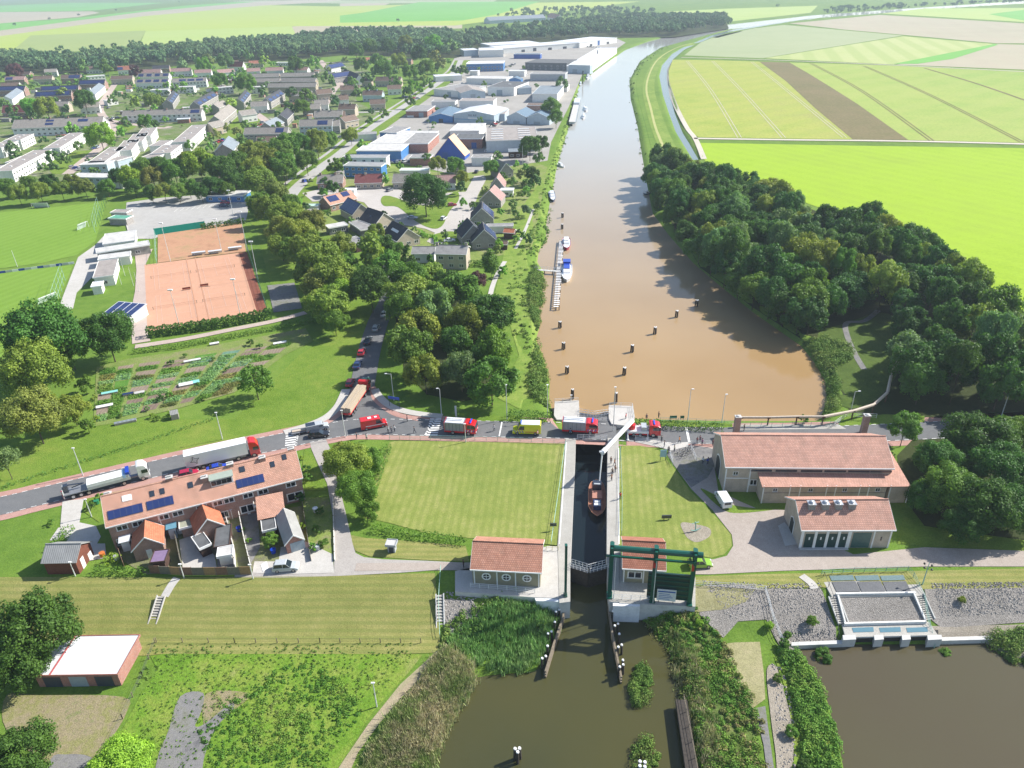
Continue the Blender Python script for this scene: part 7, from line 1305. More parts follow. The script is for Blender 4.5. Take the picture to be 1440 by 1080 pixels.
# tug in the lock
a,b=P(840,724,-2.2),P(839,673,-2.2); v=b-a; L=v.to_2d().length; t=thing('tug','small brown-decked tug lying in the dark lock chamber','boat',(a.x,a.y,ZS),math.atan2(v.y,v.x)); Wb=3.3
def hullpoly(L,W,k=12,bow=.35,stern=.25):
    pr=[]
    for i in range(k+1):
        u=i/k; wv=W/2*(min(1,((u/stern)**.5 if u<stern else 1))*(1 if u<1-bow else (max(0,1-((u-(1-bow))/bow)**2))**.5))
        pr.append((u*L,max(wv,.02)))
    return pr
def hull(t,L,W,z0,z1,matd,math_,deck=None,k=12,bow=.35,stern=.25):
    pr=hullpoly(L,W,k,bow,stern); out=[(x,-y) for x,y in pr]+[(x,y) for x,y in pr[::-1]]; n=len(out); mb=MB(); 
    for i in range(n):
        j=(i+1)%n; a,b=out[i],out[j]; c=L*.5; mb.face([((a[0]-c)*.93+c,a[1]*.8,z0),((b[0]-c)*.93+c,b[1]*.8,z0),(b[0],b[1],z1),(a[0],a[1],z1)])
    mb.face([((x-L*.5)*.93+L*.5,y*.8,z0) for x,y in out][::-1]); mb.build('hull',math_,t); MB().face([(x,y,z1-.12) for x,y in out]).build('deck',matd,t)
    rm=MB()
    for i in range(n): a,b=out[i],out[(i+1)%n]; rm.tube((*a,z1),(*b,z1),.09,n=5)
    rm.build('gunwale',deck or math_,t)
DK=plain('red-brown deck paint',(.34,.14,.09),.7,scale=1.5,var=.2)
hull(t,L,Wb,-.5,1.1,DK,PT('black'),plain('worn orange rail',(.42,.2,.12),.7)); MB().box(L*.15,L*.33,-.75,.75,1.,2.0).build('cabin',PT('dblue'),t); MB().box(L*.17,L*.22,-.6,.6,2.0,2.12).box(L*.24,L*.29,-.5,.5,2.0,2.1).build('hatch',PT('white'),t); MB().box(L*.38,L*.6,-.95,.95,1.,1.9).build('deckhouse',plain('salmon deckhouse',(.4,.19,.14),.7),t); MB().box(L*.62,L*.76,-.85,.85,1.,3.).build('wheelhouse',PT('dark'),t); MB().box(L*.63,L*.66,-.6,.6,3.,3.1).build('hatch',PT('silver'),t); MB().tube((L*.9,0,1.),(L*.9,0,1.6),.15).box(L*.78,L*.95,-.6,.6,1.,1.35).build('winch',GRN,t)
def yacht(label,px0,px1,hullc,extra,W=3.1,h=1.2,cat='boat',name='motor_yacht'):
    a,b=P(*px0,ZR),P(*px1,ZR); v=b-a; L=v.to_2d().length; t=thing(name,label,cat,(a.x,a.y,ZR),math.atan2(v.y,v.x)); hull(t,L,W,-.4,h,PT('white'),PT(hullc),bow=.5,stern=.1)
    MB().ext([(L*.15,h-.1),(L*.7,h-.1),(L*.6,h+.75),(L*.2,h+.85)],-W*.32,W*.32,'y').build('cabin',PT('white'),t); MB().ext([(L*.19,h+.25),(L*.66,h+.25),(L*.61,h+.62),(L*.19,h+.65)],-W*.325,W*.325,'y').build('windows',CGL,t)
    MB().box(L*.18,L*.5,-W*.28,W*.28,h+.85,h+1.0).build('roof',PT(extra),t)
    if extra=='blue': MB().box(0.1,L*.2,-W*.36,W*.36,h+.3,h+1.5).build('canopy',PT('blue'),t)
    return t
yacht('white motor yacht with a dark red stern at the upper end of the jetty',(796,338),(797,353),'cherry','white'); yacht('larger white motor yacht with a blue canopy moored at the jetty',(797,374),(797,398),'white','blue',3.6)
yacht('white and dark blue cruiser at the left bank, above the jetty',(775,272),(778,285),'dblue','white',2.8); yacht('small white boat alone at the left river bank',(785,232),(793,236),'white','white',2.2,.7); yacht('little white boat beside the moored barge',(820,168),(822,160),'white','white',2.2,.7); yacht('small white boat outside the moored barge',(824,157),(823,150),'white','white',2.4,.8); yacht('white boat moored under the quayside hall',(826,112),(828,102),'white','white',3.,1.); yacht('small pale boat next to the one under the quayside hall',(816,121),(817,114),'silver','white',2.2,.7); yacht('small dark boat under the trees on the right bank',(906,274),(914,272),'dark','grey',2.,.6)
a,b=P(804,178,ZR),P(813,140,ZR); v=b-a; L=v.to_2d().length; t=thing('barge','long white and grey houseboat barge moored on the left bank','boat',(a.x,a.y,ZR),math.atan2(v.y,v.x)); hull(t,L,5,-.3,1.4,PT('silver'),PT('black'),bow=.15,stern=.08); MB().box(2,L*.62,-1.9,1.9,1.3,2.6).build('cabin',PT('silver'),t); MB().box(1.8,L*.62+.2,-2.,2.,2.6,2.75).build('roof',RT['pale'],t); MB().box(L*.7,L*.9,-2.2,2.2,1.3,3.).build('deckhouse',PT('white'),t); MB().box(2.5,L*.6,-1.92,1.92,1.8,2.3).build('windows',CGL,t)
for x,y in ((819.5,104),(840,72)): 
    p=P(x,y+14,ZR); t=thing('quay_pile','tall dark pile standing in the water by the quayside hall, %s one'%('near' if x<830 else 'far'),'post',p); MB().tube((0,0,-2),(0,0,11),.5,n=7).build('shaft',PILE,t); MB().tube((0,0,11),(0,0,11.4),.6,n=7).build('cap',GRN,t)
# people
def person_mesh(pose):
    V=[(0,0,.93),(0,0,1.15),(0,0,1.36),(0,0,1.48),(0,.01,1.62),(0,.015,1.72)]; E=[(0,1),(1,2),(2,3),(3,4),(4,5)]; Rr=[(.15,.11),(.14,.1),(.17,.11),(.06,.06),(.095,.105),(.06,.07)]
    def chain(root,pts,rs):
        k=root
        for p_,r in zip(pts,rs): V.append(p_); Rr.append((r,r)); E.append((k,len(V)-1)); k=len(V)-1
    st={'stand':(.0,.0),'walk':(.26,-.22),'stand2':(.05,-.03),'bend':(0,0)}[pose]
    for s,fw in ((-1,st[0]),(1,st[1])): chain(0,[(s*.1,0,.86),(s*.11,fw*.6,.48),(s*.11,fw*1.1,.08),(s*.12,fw*1.1+.14,.04)],[.095,.065,.045,.04])
    ar={'stand':.05,'walk':.2,'stand2':.25,'bend':.35}[pose]
    for s in (-1,1):
        y=ar*(s if pose=='walk' else 1); root=len(V)
        chain(2,[(s*.2,0,1.4),(s*.25,y*.3,1.14),(s*.24,y*1.1+.05,.92),(s*.235,y*1.2+.08,.84)],[.06,.045,.034,.03]); hnd=len(V)-1
        for f in range(5): chain(hnd,[(s*(.215+.012*f),y*1.2+.075+.01*f,.765+.006*abs(f-2))],[.011])
    me=bpy.data.meshes.new('person'); me.from_pydata(V,E,[]); o=bpy.data.objects.new('tmp',me); COL.objects.link(o)
    m=o.modifiers.new('s','SKIN'); sub=o.modifiers.new('u','SUBSURF'); sub.levels=1
    for i,sv in enumerate(me.skin_vertices[0].data): sv.radius=Rr[i]; sv.use_root=(i==0)
    dg=bpy.context.evaluated_depsgraph_get(); ev=o.evaluated_get(dg); out=bpy.data.meshes.new_from_object(ev); bpy.data.objects.remove(o)
    m,nt,bs=newmat('clothes %s'%pose)
    oi=nt.nodes.new('ShaderNodeObjectInfo'); sx=nt.nodes.new('ShaderNodeSeparateXYZ'); nt.links.new(nt.nodes.new('ShaderNodeTexCoord').outputs['Object'],sx.inputs[0])
    def stp(zv,a,b):
        g=nt.nodes.new('ShaderNodeMath'); g.operation='GREATER_THAN'; nt.links.new(sx.outputs[2],g.inputs[0]); g.inputs[1].default_value=zv; return mix(nt,a,b,g.outputs[0])
    c=stp(.93,(.03,.035,.06),oi.outputs['Color']); c=stp(1.46,c,(.5,.3,.22)); nt.links.new(c,bs.inputs['Base Color']); bs.inputs['Roughness'].default_value=.8
    out.materials.clear(); out.materials.append(m); out.polygons.foreach_set('use_smooth',[True]*len(out.polygons)); return out
PM={k:person_mesh(k) for k in ('stand','walk','stand2','bend')}
HAIR=MB().ball((0,-.005,1.69),.115,0,10,.95).mesh('hair',plain('dark hair',(.04,.025,.015),.8,var=0)); FACE=MB().ball((-.035,.1,1.66),.013,0,6).ball((.035,.1,1.66),.013,0,6).mesh('eyes',PT('black')); NOSE=MB().ball((0,.125,1.63),.018,0,6,1.4).mesh('nose',plain('skin',(.5,.3,.22),.7,var=0))
def person(px,pose,color,label,rz,z=.1,group=None):
    p=P(px[0],px[1],z); o=link('person',PM[pose],None,p,rz); o.color=(*color,1); link('hair',HAIR,o); link('eyes',FACE,o); link('nose',NOSE,o); return tag(o,label,'person',group)
PP=[((573,593),'stand',(.04,.03,.05),'person in dark clothes standing alone on the junction tarmac'),((583,609),'walk',(.03,.03,.04),'person in black walking along the road edge near the junction'),((546,608),'stand2',(.5,.5,.5),'person in pale top standing with two others at the road edge'),((551,609),'stand',(.1,.1,.12),'person in dark top in the group at the road edge'),((555,607),'stand2',(.6,.6,.62),'person in white top in the group at the road edge'),
((502,617),'stand',(.02,.02,.03),'person in black beside the olive tree at the road'),((516,619),'stand2',(.6,.6,.6),'person in white beside the hedge at the road'),((695,606),'walk',(.45,.45,.48),'person in light clothes stooping on the road between fire engine and ambulance'),((756,614),'stand',(.6,.35,.3),'person in pink standing behind the ambulance'),((875,612),'stand2',(.6,.05,.03),'person in red beside the boom of the platform truck'),((880,590),'stand',(.6,.05,.04),'person in red jacket on the right pier head'),
((859,652),'stand',(.12,.05,.03),'firefighter in brown at the edge of the right quay'),((864,655),'walk',(.3,.12,.05),'firefighter in orange-brown on the right quay'),((861,668),'stand2',(.1,.06,.04),'firefighter in dark brown kneeling place on the quay'),((865,664),'stand',(.25,.12,.06),'firefighter in tan on the right quay behind the dark one'),((860,676),'bend',(.35,.14,.05),'firefighter reaching forward at the quay edge'),
((955,623),'walk',(.7,.25,.05),'person in bright orange walking across the forecourt'),((934,629),'stand',(.05,.04,.05),'person in dark clothes leaning at the white fence corner'),((940,637),'stand2',(.03,.03,.04),'person in black behind the pale blue board'),((948,635),'stand',(.55,.5,.4),'person in beige near the bicycles'),((980,624),'stand',(.2,.04,.05),'person in dark red beside the low fence'),((984,622),'stand2',(.12,.03,.06),'person in maroon beside the low fence'),((987,626),'stand',(.25,.1,.2),'person in purple beside the low fence'),((1002,627),'stand',(.1,.02,.03),'person in dark red at the station corner'),
((988,652),'stand',(.6,.65,.7),'person in white in the station shadow'),((995,653),'stand2',(.02,.05,.4),'person in bright blue in the station shadow'),((909,591),'stand',(.15,.1,.15),'person in grey on the river edge behind the fire truck'),((926,588),'stand2',(.08,.05,.05),'person in dark top on the river edge'),((930,622),'stand',(.1,.1,.1),'person in black by the footpath bend'),((652,798),'stand',(.1,.05,.04),'person in dark clothes by the left lock house corner'),((872,702),'stand2',(.6,.03,.03),'person in red leaning on the quay rail'),((1046,606),'stand2',(.1,.1,.1),'person behind the station roof at the river quay'),((802,612),'stand',(.1,.15,.3),'person in blue at the left end of the bridge rail'),((1170,795),'stand',(.5,.04,.04),'person')]
for i,(px,po,c,l) in enumerate(PP[:-1]): person(px,po,c,l,rg.uniform(0,6.28))
# bicycles at the forecourt
def bike(px,rz,label,grp):
    p=P(*px); t=thing('bicycle',label,'bicycle',(p.x,p.y,.1),rz,grp)
    for x in (-.52,.52):
        m=MB(); n=12
        for k in range(n):
            a,b=6.283*k/n,6.283*(k+1)/n; m.tube((x+.34*math.cos(a),0,.34+.34*math.sin(a)),(x+.34*math.cos(b),0,.34+.34*math.sin(b)),.025,n=4)
        m.build('wheel',TYRE,t)
    MB().tube((-.52,0,.34),(-.1,0,.32),.02).tube((-.52,0,.34),(-.2,0,.75),.02).tube((-.1,0,.32),(-.25,0,.9),.02).tube((-.1,0,.32),(.4,0,.8),.025).tube((.52,0,.34),(.38,0,.95),.02).build('frame',PT('dark'),t); MB().box(-.38,-.14,-.07,.07,.88,.95).build('saddle',PT('black'),t); MB().tube((.36,-.28,1.),(.36,.28,1.),.02).build('handlebar',PT('silver'),t)
for i,(x,y) in enumerate([(957,637),(962,641),(968,638),(960,645),(965,634),(972,634),(954,642)]): bike((x,y),rg.uniform(-.6,.9),'bicycle standing in the cluster of bikes on the forecourt','bicycles clustered on the forecourt')
# ================= STREET FURNITURE, GARDENS, SPORTS =================
MAST=plain('galvanised mast',(.6,.62,.62),.5,.2,var=.06)
def lamp(label,base,top,head=1,arm=(0.,0.),name='street_lamp',cat='street lamp',r=.075,zb=None,mat=MAST,group=None,grd=True):
    g=G(*base); hh=topz(base,top,g.z); hh=min(max(hh,3),22); t=thing(name,label,cat,g,0,group); MB().tube((0,0,0),(0,0,hh),r*1.5,r*.8,7).build('pole',mat,t)
    if head: MB().tube((0,0,hh),(arm[0],arm[1],hh+.15),.05,n=5).build('arm',mat,t); MB().box(arm[0]-.26,arm[0]+.26,arm[1]-.11,arm[1]+.11,hh+.08,hh+.22).build('lamp_head',WCAP,t)
    return t
for b,tp,l,a in [((621,583),(617,547),'street lamp on the verge above the grey-roofed fire engine',(-.5,0)),((713,590),(712,543),'tall lamp between copse and clipped hedge',(0,.4)),((770,588),(770,543),'lamp at the left end of the river bank hedge',(0,.4)),((967,592),(970,548),'lamp rising above the river hedge, left one',(.4,0)),((1015,594),(1020,556),'lamp rising above the river hedge, right one',(.3,.2)),((1196,580),(1203,551),'curved lamp beside the bending pipe',(.9,0)),((1408,585),(1424,546),'lamp in front of the dark trees at the right edge',(.9,0)),((117,669),(103,631),'slim lamp on the dike meadow above the flatbed lorry',(0,0)),((313,618),(305,581),'slim lamp on the dike meadow above the white trailer',(0,0)),((486,615),(484,578),'lamp at the road edge beside the timber lorry',(0,0)),((129,727),(121,703),'short lamp on the drive left of the terrace',(0,0)),((106,810),(101,793),'path lamp in front of the brown shed',(0,0)),((259,813),(255,795),'path lamp in front of the wooden garden fence',(0,0)),((356,814),(352,795),'path lamp at the end of the wooden garden fence',(0,0)),((530,994),(526,961),'white-topped lamp in the lower left meadow beside the track',(0,0)),((655,622),(653,597),'short lamp in front of the grey-roofed fire engine',(0,0)),((803,575),(811,556),'small mast on the left pier head',(0,0)),((862,612),(859,545),'tall thin radio mast beside the upper lock gate',(0,0)),((1035,308),(1035,290),'','')][:-1]: lamp(l,b,tp,1,a)
t=lamp('white signpost lamp with curved arm above the blue direction sign',(554,563),(551,526),1,(-1.2,0))
t=lamp('pale blue lamp post with four dark globes beside the outfall',(1297,822),(1305,792),0,(0,0),mat=TEALR)
hh=4.6
for a in range(4): 
    x,y=.75*math.cos(a*1.57+.3),.75*math.sin(a*1.57+.3); MB().tube((0,0,3.4),(x,y,3.7),.03).ball((x,y,3.9),.2,0,8).build('globe_lamp',PT('black'),t)
for b,tp,i in [((348,353),(337,298),'at the top right corner'),((363,393),(353,340),'on the right side'),((252,457),(238,408),'standing on the left half'),((338,443),(330,393),'standing on the right half'),((240,368),(229,314),'at the left of the upper court'),((312,355),(305,308),'in the middle of the upper court'),((328,303),(323,268),'near the changing hut')]:
    t=lamp('tall floodlight mast of the tennis courts, %s'%i,b,tp,0,name='floodlight_mast',cat='floodlight',r=.08); hh=topz(b,tp,0); MB().box(-.7,.7,-.2,.2,hh-.1,hh+.25).build('floodlight',WCAP,t)
lamp('slim white mast on the line between the two pitches',(24.5,375),(18,352),0,name='mast',cat='mast'); 
for i,(x,y) in enumerate([(171,400),(176,388),(188,402),(196,410)]): lamp('white flagpole beside the sports club, %s from the left'%['first','second','third','fourth'][i],(x,y),(x-5,y-27),0,name='flagpole',cat='flagpole',r=.05)
lamp('lamp post at the far street above the pitch trees',(440,222),(436,196),1,(.3,0)); lamp('lamp post on the verge of the through road',(528,170),(526,150),1,(.3,0)); lamp('white post beside the villa garden',(652,322),(650,303),1,(.3,0)); lamp('blue-white flag post at the office corner',(604,200),(605,168),0,name='flagpole',cat='flagpole'); lamp('thin pole by the river gardens',(735,232),(734,205),0,name='pole',cat='pole')
# sports
def goal(label,px,w_=7.3,h_=2.4,rz=0.):
    p=P(*px); t=thing('goal',label,'goal',p,rz); MB().tube((-w_/2,0,0),(-w_/2,0,h_),.07).tube((w_/2,0,0),(w_/2,0,h_),.07).tube((-w_/2,0,h_),(w_/2,0,h_),.07).build('frame',WST,t); MB().face([(-w_/2,1.6,0),(w_/2,1.6,0),(w_/2,.5,h_),(-w_/2,.5,h_)]).build('net',plain('net',(.55,.62,.6),.9),t)
goal('white football goal at the far end of the upper pitch',(57,293)); goal('dome-like white training goal near the right side of the upper pitch',(119,322),5,2.6,R(75)); goal('white goal at the bottom corner of the lower pitch',(70,425),6,2.4,R(65))
def netfence(label,px,h_,n,mat=TEALR):
    pl=[P(*q) for q in px]; c=pl[0]; t=thing('ball_net',label,'net fence',c)
    for a,b in zip(pl,pl[1:]):
        for k in range(n+1): p=a.lerp(b,k/n); MB().tube((0,0,0),(0,0,h_),.09,.06,5).build('post',mat,t,(p.x-c.x,p.y-c.y,0))
        m=MB()
        for z in (h_,h_*.66,h_*.33): m.tube((a.x-c.x,a.y-c.y,z),(b.x-c.x,b.y-c.y,z),.04,n=4)
        m.build('wires',mat,t)
    return t
netfence('tall ball-stop net at the right end of the upper pitch',[(134,327),(141,296)],6,4); netfence('tall ball-stop net at the right end of the lower pitch',[(79,436),(92,395)],6,5); netfence('green fence between upper pitch and kiosk',[(140,318),(150,286)],4,5,GRN)
netfence('green wire fence along the right side of the tennis courts',[(349,355),(376,438)],3,8,GRN); netfence('pale green fence along the left side of the upper clay court',[(221,372),(219,333)],3,4)
p=P(0,385); q=P(105,371); v=q-p; t=thing('advertising_boards','low row of coloured boards between the two pitches','advertising boards',p,math.atan2(v.y,v.x)); L=v.to_2d().length
bc=['white','dblue','silver','black','silver','blue','white','dark']
for k in range(16): MB().box(-8+k*(L+8)/16,-8+(k+.96)*(L+8)/16,-.06,.06,0,.9).build('board',PT(bc[(k*5+k//3)%8]),t)
lw=.09; LM=plain('white court line',(.64,.46,.36),.8,var=0); 
O=P(207.5,467); U=(P(362.5,442)-O); U.z=0; Vv=(P(203.3,373)-O); Vv.z=0; lu,lv=U.length,Vv.length; u_,v_=U.normalized(),Vv.normalized(); m=MB(); nets=[]
for i in range(2):
    for j in range(2):
        cu=lu*(.27+.47*i); cv=lv*(.27+.47*j)
        def ln(a0,b0,a1,b1):
            p=O+u_*(cu+a0)+v_*(cv+b0); q=O+u_*(cu+a1)+v_*(cv+b1); d=(q-p).normalized(); n=Vector((-d.y,d.x,0))*lw/2; m.face([(*(p-n).xy,.19),(*(q-n).xy,.19),(*(q+n).xy,.19),(*(p+n).xy,.19)])
        for s in (-5.48,-4.11,4.11,5.48): ln(s,-11.9,s,11.9)
        for s in (-11.9,11.9): ln(-5.48,s,5.48,s)
        for s in (-6.4,6.4): ln(-4.11,s,4.11,s)
        ln(0,-6.4,0,6.4); nets.append((cu,cv))
tag(m.build('court_lines',LM),kind='structure'); NM=plain('brown net',(.36,.19,.12),.9)
for i,(cu,cv) in enumerate(nets):
    c=O+u_*cu+v_*cv; t=thing('tennis_net','tennis net across the %s court'%['lower left','upper left','lower right','upper right'][i],'tennis net',c,math.atan2(u_.y,u_.x)); MB().tube((-6.4,0,.95),(6.4,0,.95),.04,n=4).tube((-6.4,0,.5),(6.4,0,.5),.02,n=4).build('net',NM,t); MB().tube((-6.4,0,0),(-6.4,0,1.1),.06).build('post',GRN,t); MB().tube((6.4,0,0),(6.4,0,1.1),.06).build('post',GRN,t)
ms=MB(); mid=O+u_*lu*.505
for s in (-1.5,1.5): p=mid+u_*s; q=p+v_*lv; n=u_*.12; ms.face([(*(p-n).xy,.2),(*(q-n).xy,.2),(*(q+n).xy,.2),(*(p+n).xy,.2)])
tag(ms.build('court_edging',plain('brown edging',(.48,.25,.15),.9)),kind='structure')
for k in range(2):
    c=mid+v_*(lv*.49+.8*k-.4)+u_*(-3.2+5.6*k); t=thing('bench','red-brown player bench at the middle of the courts, %s one'%['left','right'][k],'bench',c,math.atan2(u_.y,u_.x)); MB().box(-1.3,1.3,-.25,.25,.42,.5).build('seat',plain('bench wood',(.25,.06,.03),.7),t); MB().box(-1.3,1.3,.2,.27,.5,.95).build('backrest',MATS['bench wood'],t)
    for x in (-1.1,1.1): MB().box(x-.05,x+.05,-.2,.2,0,.42).build('leg',DSTEEL,t)
for k,(x,y) in enumerate([(280,359),(303,357),(331,352)]): 
    t=thing('shelter','small white bench shelter on the edge between the clay courts, %s of three'%['left','middle','right'][k],'shelter',P(x,y),R(17)); MB().box(-2.4,2.4,-.7,.7,1.2,1.35).build('roof',WST,t); MB().box(-2.4,2.4,.6,.7,0,1.2).build('back',WST,t)
t=thing('windscreen','long teal windbreak along the far edge of the upper clay court','windbreak',P(218,331),hd((218,331),(345,312))); L=(P(345,312)-P(218,331)).to_2d().length; MB().box(0,L*.55,-.05,.05,0,2.8).build('screen',plain('teal mesh',(.0,.3,.22),.8),t)
for k in range(6): MB().tube((k*L*.11,0,0),(k*L*.11,0,3),.05).build('post',GRN,t)
hedge('hedge',[(283,323),(345,314)],1.2,2.2,'dk','dark hedge continuing the teal windbreak',leaf=.3,dens=7)
lm=MB(); 
for k in range(12): p=P(248+8*k,296-1.0*k); lm.box(p.x-.08,p.x+.08,p.y-2.5,p.y+2.5,.155,.16)
for k in range(6): p=P(214+24*k,286-2*k); lm.box(p.x-.08,p.x+.08,p.y-2.5,p.y+2.5,.155,.16)
tag(lm.build('parking_lines',WHITE),kind='structure')
# allotments: O origin lower-left, strips
AO,AU,AV=P(140,588),None,None
def aq(u,v):   # bilinear over the allotment quadrilateral
    a,b,c,d=P(133,597),P(322,555),P(425,478),P(140,517); p=a.lerp(b,u); q=d.lerp(c,u); return p.lerp(q,v)
BM=[ground('bed soil',[(.24,.19,.14),(.33,.27,.21)],(.2,1.2,6),.95,(0,.8,.4,(.17,.13,.1),.5)),ground('bed greens',[(.07,.2,.03),(.14,.28,.05)],(.3,1.5,6),.95,None,.6,.5),ground('bed cabbages',[(.12,.24,.16),(.2,.32,.24)],(.3,1.5,4),.95,None,.6,.5),ground('bed grass',[(.16,.28,.04),(.22,.32,.06)],(.2,1,5)),ground('bed yellow',[(.3,.3,.06),(.36,.28,.08)],(.3,1.5,4),.95,None,.6,.5),ground('bed brown',[(.19,.14,.11),(.26,.2,.16)],(.2,1.2,6),.95,(0,.9,.4,(.12,.09,.07),.5))]
ra=random.Random(5)
us=[0,.085,.17,.185,.3,.315,.44,.46,.58,.6,.7,.72,.84,.97]
for i in range(0,len(us)-1):
    u0,u1=us[i]+.006,us[i+1]-.006
    if u1-u0<.04: continue
    v=.02
    while v<.93:
        dv=ra.uniform(.06,.13); v1=min(.97,v+dv); k=ra.choice([0,0,1,1,2,2,4,5]); q=[aq(u0,v+.008),aq(u1,v+.008),aq(u1,v1-.008),aq(u0,v1-.008)]
        sheet('vegetable_bed',None,BM[k],.13+.004*(i%3),world=[(p.x,p.y) for p in q])
        if k in(1,2,4) and ra.random()<.95: stufflow('bed_crops',[(p.x,p.y) for p in q],110,(.25,.8),.13,{1:'green',2:'greenreed',4:'dry'}[k],'rows of leafy crops in an allotment bed',int(v*1000)+i,per=10,spread=.8)
        v=v1
for l,x,y,w_,d_,m in [('teal-covered low cold frame on the left allotment',155,554,3.6,1.1,paint('aqua cover',(.25,.6,.55),.5)),('long white fleece cover on the lower left allotment',148,573,3.6,1.3,WST),('white fleece tunnel in the middle of the allotments',271,509,4.2,.8,WST),('white cover beside the teal one, middle allotment',262,542,3.2,1.8,WST),('teal cover beside the white one, middle allotment',275,539,2.,1.8,paint('aqua cover',(.25,.6,.55),.5)),('white box on the upper allotment hedge line',302,485,2.4,1.0,WST),('white greenhouse frame at the right end of the allotments',394,484,3.5,1.2,WST),('blue-grey water butts row on the left allotments',181,556,2.4,.9,PT('dblue')),('white framed cold frame on the left allotments',197,554,2.2,1.2,RT['pale']),('grey glass cloches at the lower allotment edge',177,595,4.6,.9,RT['ribg']),('grey wooden hut at the lower allotment corner',247,588,1.6,1.8,RT['asb'])]:
    p=P(x,y); t=thing('cold_frame',l,'cold frame',(p.x,p.y,.1),R(22)); hh=1.7 if 'hut' in l else .6; MB().box(-w_/2,w_/2,-d_/2,d_/2,0,hh*.8).build('frame',plain('grey wood',(.3,.27,.23),.9),t); MB().ext([(-d_/2,hh*.8),(d_/2,hh*.8),(0,hh*1.25)],-w_/2-.05,w_/2+.05,'x').build('cover',m,t)
for x,y,r,t_ in [(225,560,6,'dk'),(238,556,6,'md'),(207,575,5,'gy'),(215,585,5,'yl'),(238,583,6,'yl'),(222,588,5,'md'),(285,560,6,'md'),(240,510,5,'dk'),(260,500,4,'md'),(352,482,6,'dk'),(365,487,5,'md'),(300,505,4,'md'),(318,520,4,'md'),(310,545,5,'gy'),(170,585,4,'md'),(135,590,6,'yl'),(132,560,6,'ol')]:
    tr(x,y,r,t_,'small','%s garden bush on the allotments'%TN[t_],1.7,'bushes on the allotments',name='bush',cat='bush')
# fences and walls in the gardens
def panelfence(label,px,h_,mat,th_=.08,name='fence',cat='fence',world=False,post=2.):
    pl=[P(*q) for q in px]; c=pl[0]; t=thing(name,label,cat,(c.x,c.y,h1(c.x,c.y)))
    for a,b in zip(pl,pl[1:]):
        v=b-a; L=v.to_2d().length; an=math.atan2(v.y,v.x); n=max(1,round(L/post))
        for k in range(n):
            p=a.lerp(b,k/n); o=MB().box(0,L/n-.04,-th_/2,th_/2,.05,h_-.05*(k%2)).build('panel',mat[k%len(mat)] if isinstance(mat,list) else mat,t,(p.x-c.x,p.y-c.y,0),an); MB().box(-.06,.06,-.06,.06,0,h_+.08).build('post',TIMB,t,(p.x-c.x,p.y-c.y,0),an)
    return t
WF=[plain('fence wood %d'%i,c,.85,scale=4,var=.25) for i,c in enumerate([(.2,.12,.08),(.16,.15,.12),(.3,.2,.1),(.24,.15,.09)])]
panelfence('wooden panel fence along the dike path behind the terrace gardens',[(212,806),(255,809),(305,809),(355,808)],1.8,WF)
WW=plain('white garden wall',(.62,.6,.56),.85,var=.12)
panelfence('white garden wall right of the long garden wing',[(320,735),(330,775),(332,803)],1.5,WW,.15,'garden_wall','wall'); panelfence('thin pale garden wall between the dark gardens',[(337,725),(345,765),(354,802)],1.6,WW,.12,'garden_wall','wall'); panelfence('dark garden fence between the left garden and the paved yard',[(248,757),(256,797)],1.7,WF[1],.08); panelfence('dark fence left of the first garden',[(165,768),(176,800)],1.5,WF[0]); panelfence('low fence round the right kitchen garden',[(425,705),(438,790)],.9,WF[1],.06); panelfence('white garden edge wall at the lane',[(468,700),(471,790)],.5,WW,.15,'garden_wall','wall')
sheet('paved_yard',[(252,760),(275,752),(302,782),(306,805),(258,805)],PALE,.12); sheet('paved_yard',[(305,735),(322,732),(332,800),(306,803)],ASPHD,.12); sheet('paved_yard',[(338,722),(362,718),(366,770),(352,795)],ASPHD,.12); sheet('patio',[(118,765),(148,765),(150,785),(120,790)],PALE,.12)
def small(name,label,cat,px,fn,rz=0,z=.12): p=P(*px); t=thing(name,label,cat,(p.x,p.y,z),rz); fn(t); return t
small('paddling_pool','small round white tub in the dark yard','tub',(350,720),lambda t:(MB().tube((0,0,0),(0,0,.5),.9,n=14).build('tub',WST,t),MB().tube((0,0,.5),(0,0,.52),.75,n=14).build('water',PT('silver'),t)))
for i,(x,y,c,l) in enumerate([(337,747,'blue','bright blue bin in the narrow garden'),(385,778,'blue','blue tarpaulin heap beside the leafy garden tree'),(203,781,'blue','blue barrel beside the purple shed'),(254,750,'white','white boat-like tub beside the mossy roof'),(165,787,'white','white round table by the yellowish hedge'),(145,783,'orange','orange-red garden chair on the patio'),(447,773,'silver','pale blue barrel in the kitchen garden'),(137,709,'green','green bin beside the terrace end'),(444,720,'white','white garden table on the shaded lawn')]):
    small('garden_bin' if i<3 or i in(6,7) else 'garden_table',l,'bin' if i<3 or i in (6,7) else 'garden furniture',(x,y),lambda t:(MB().tube((0,0,0),(0,0,.8),.42,.5,9).build('body',PT(c),t),MB().tube((0,0,.8),(0,0,.86),.52,n=9).build('top',PT(c),t)))
sheet('white_cover',[(367,795),(375,790),(378,800),(370,805)],WHITE,.16)
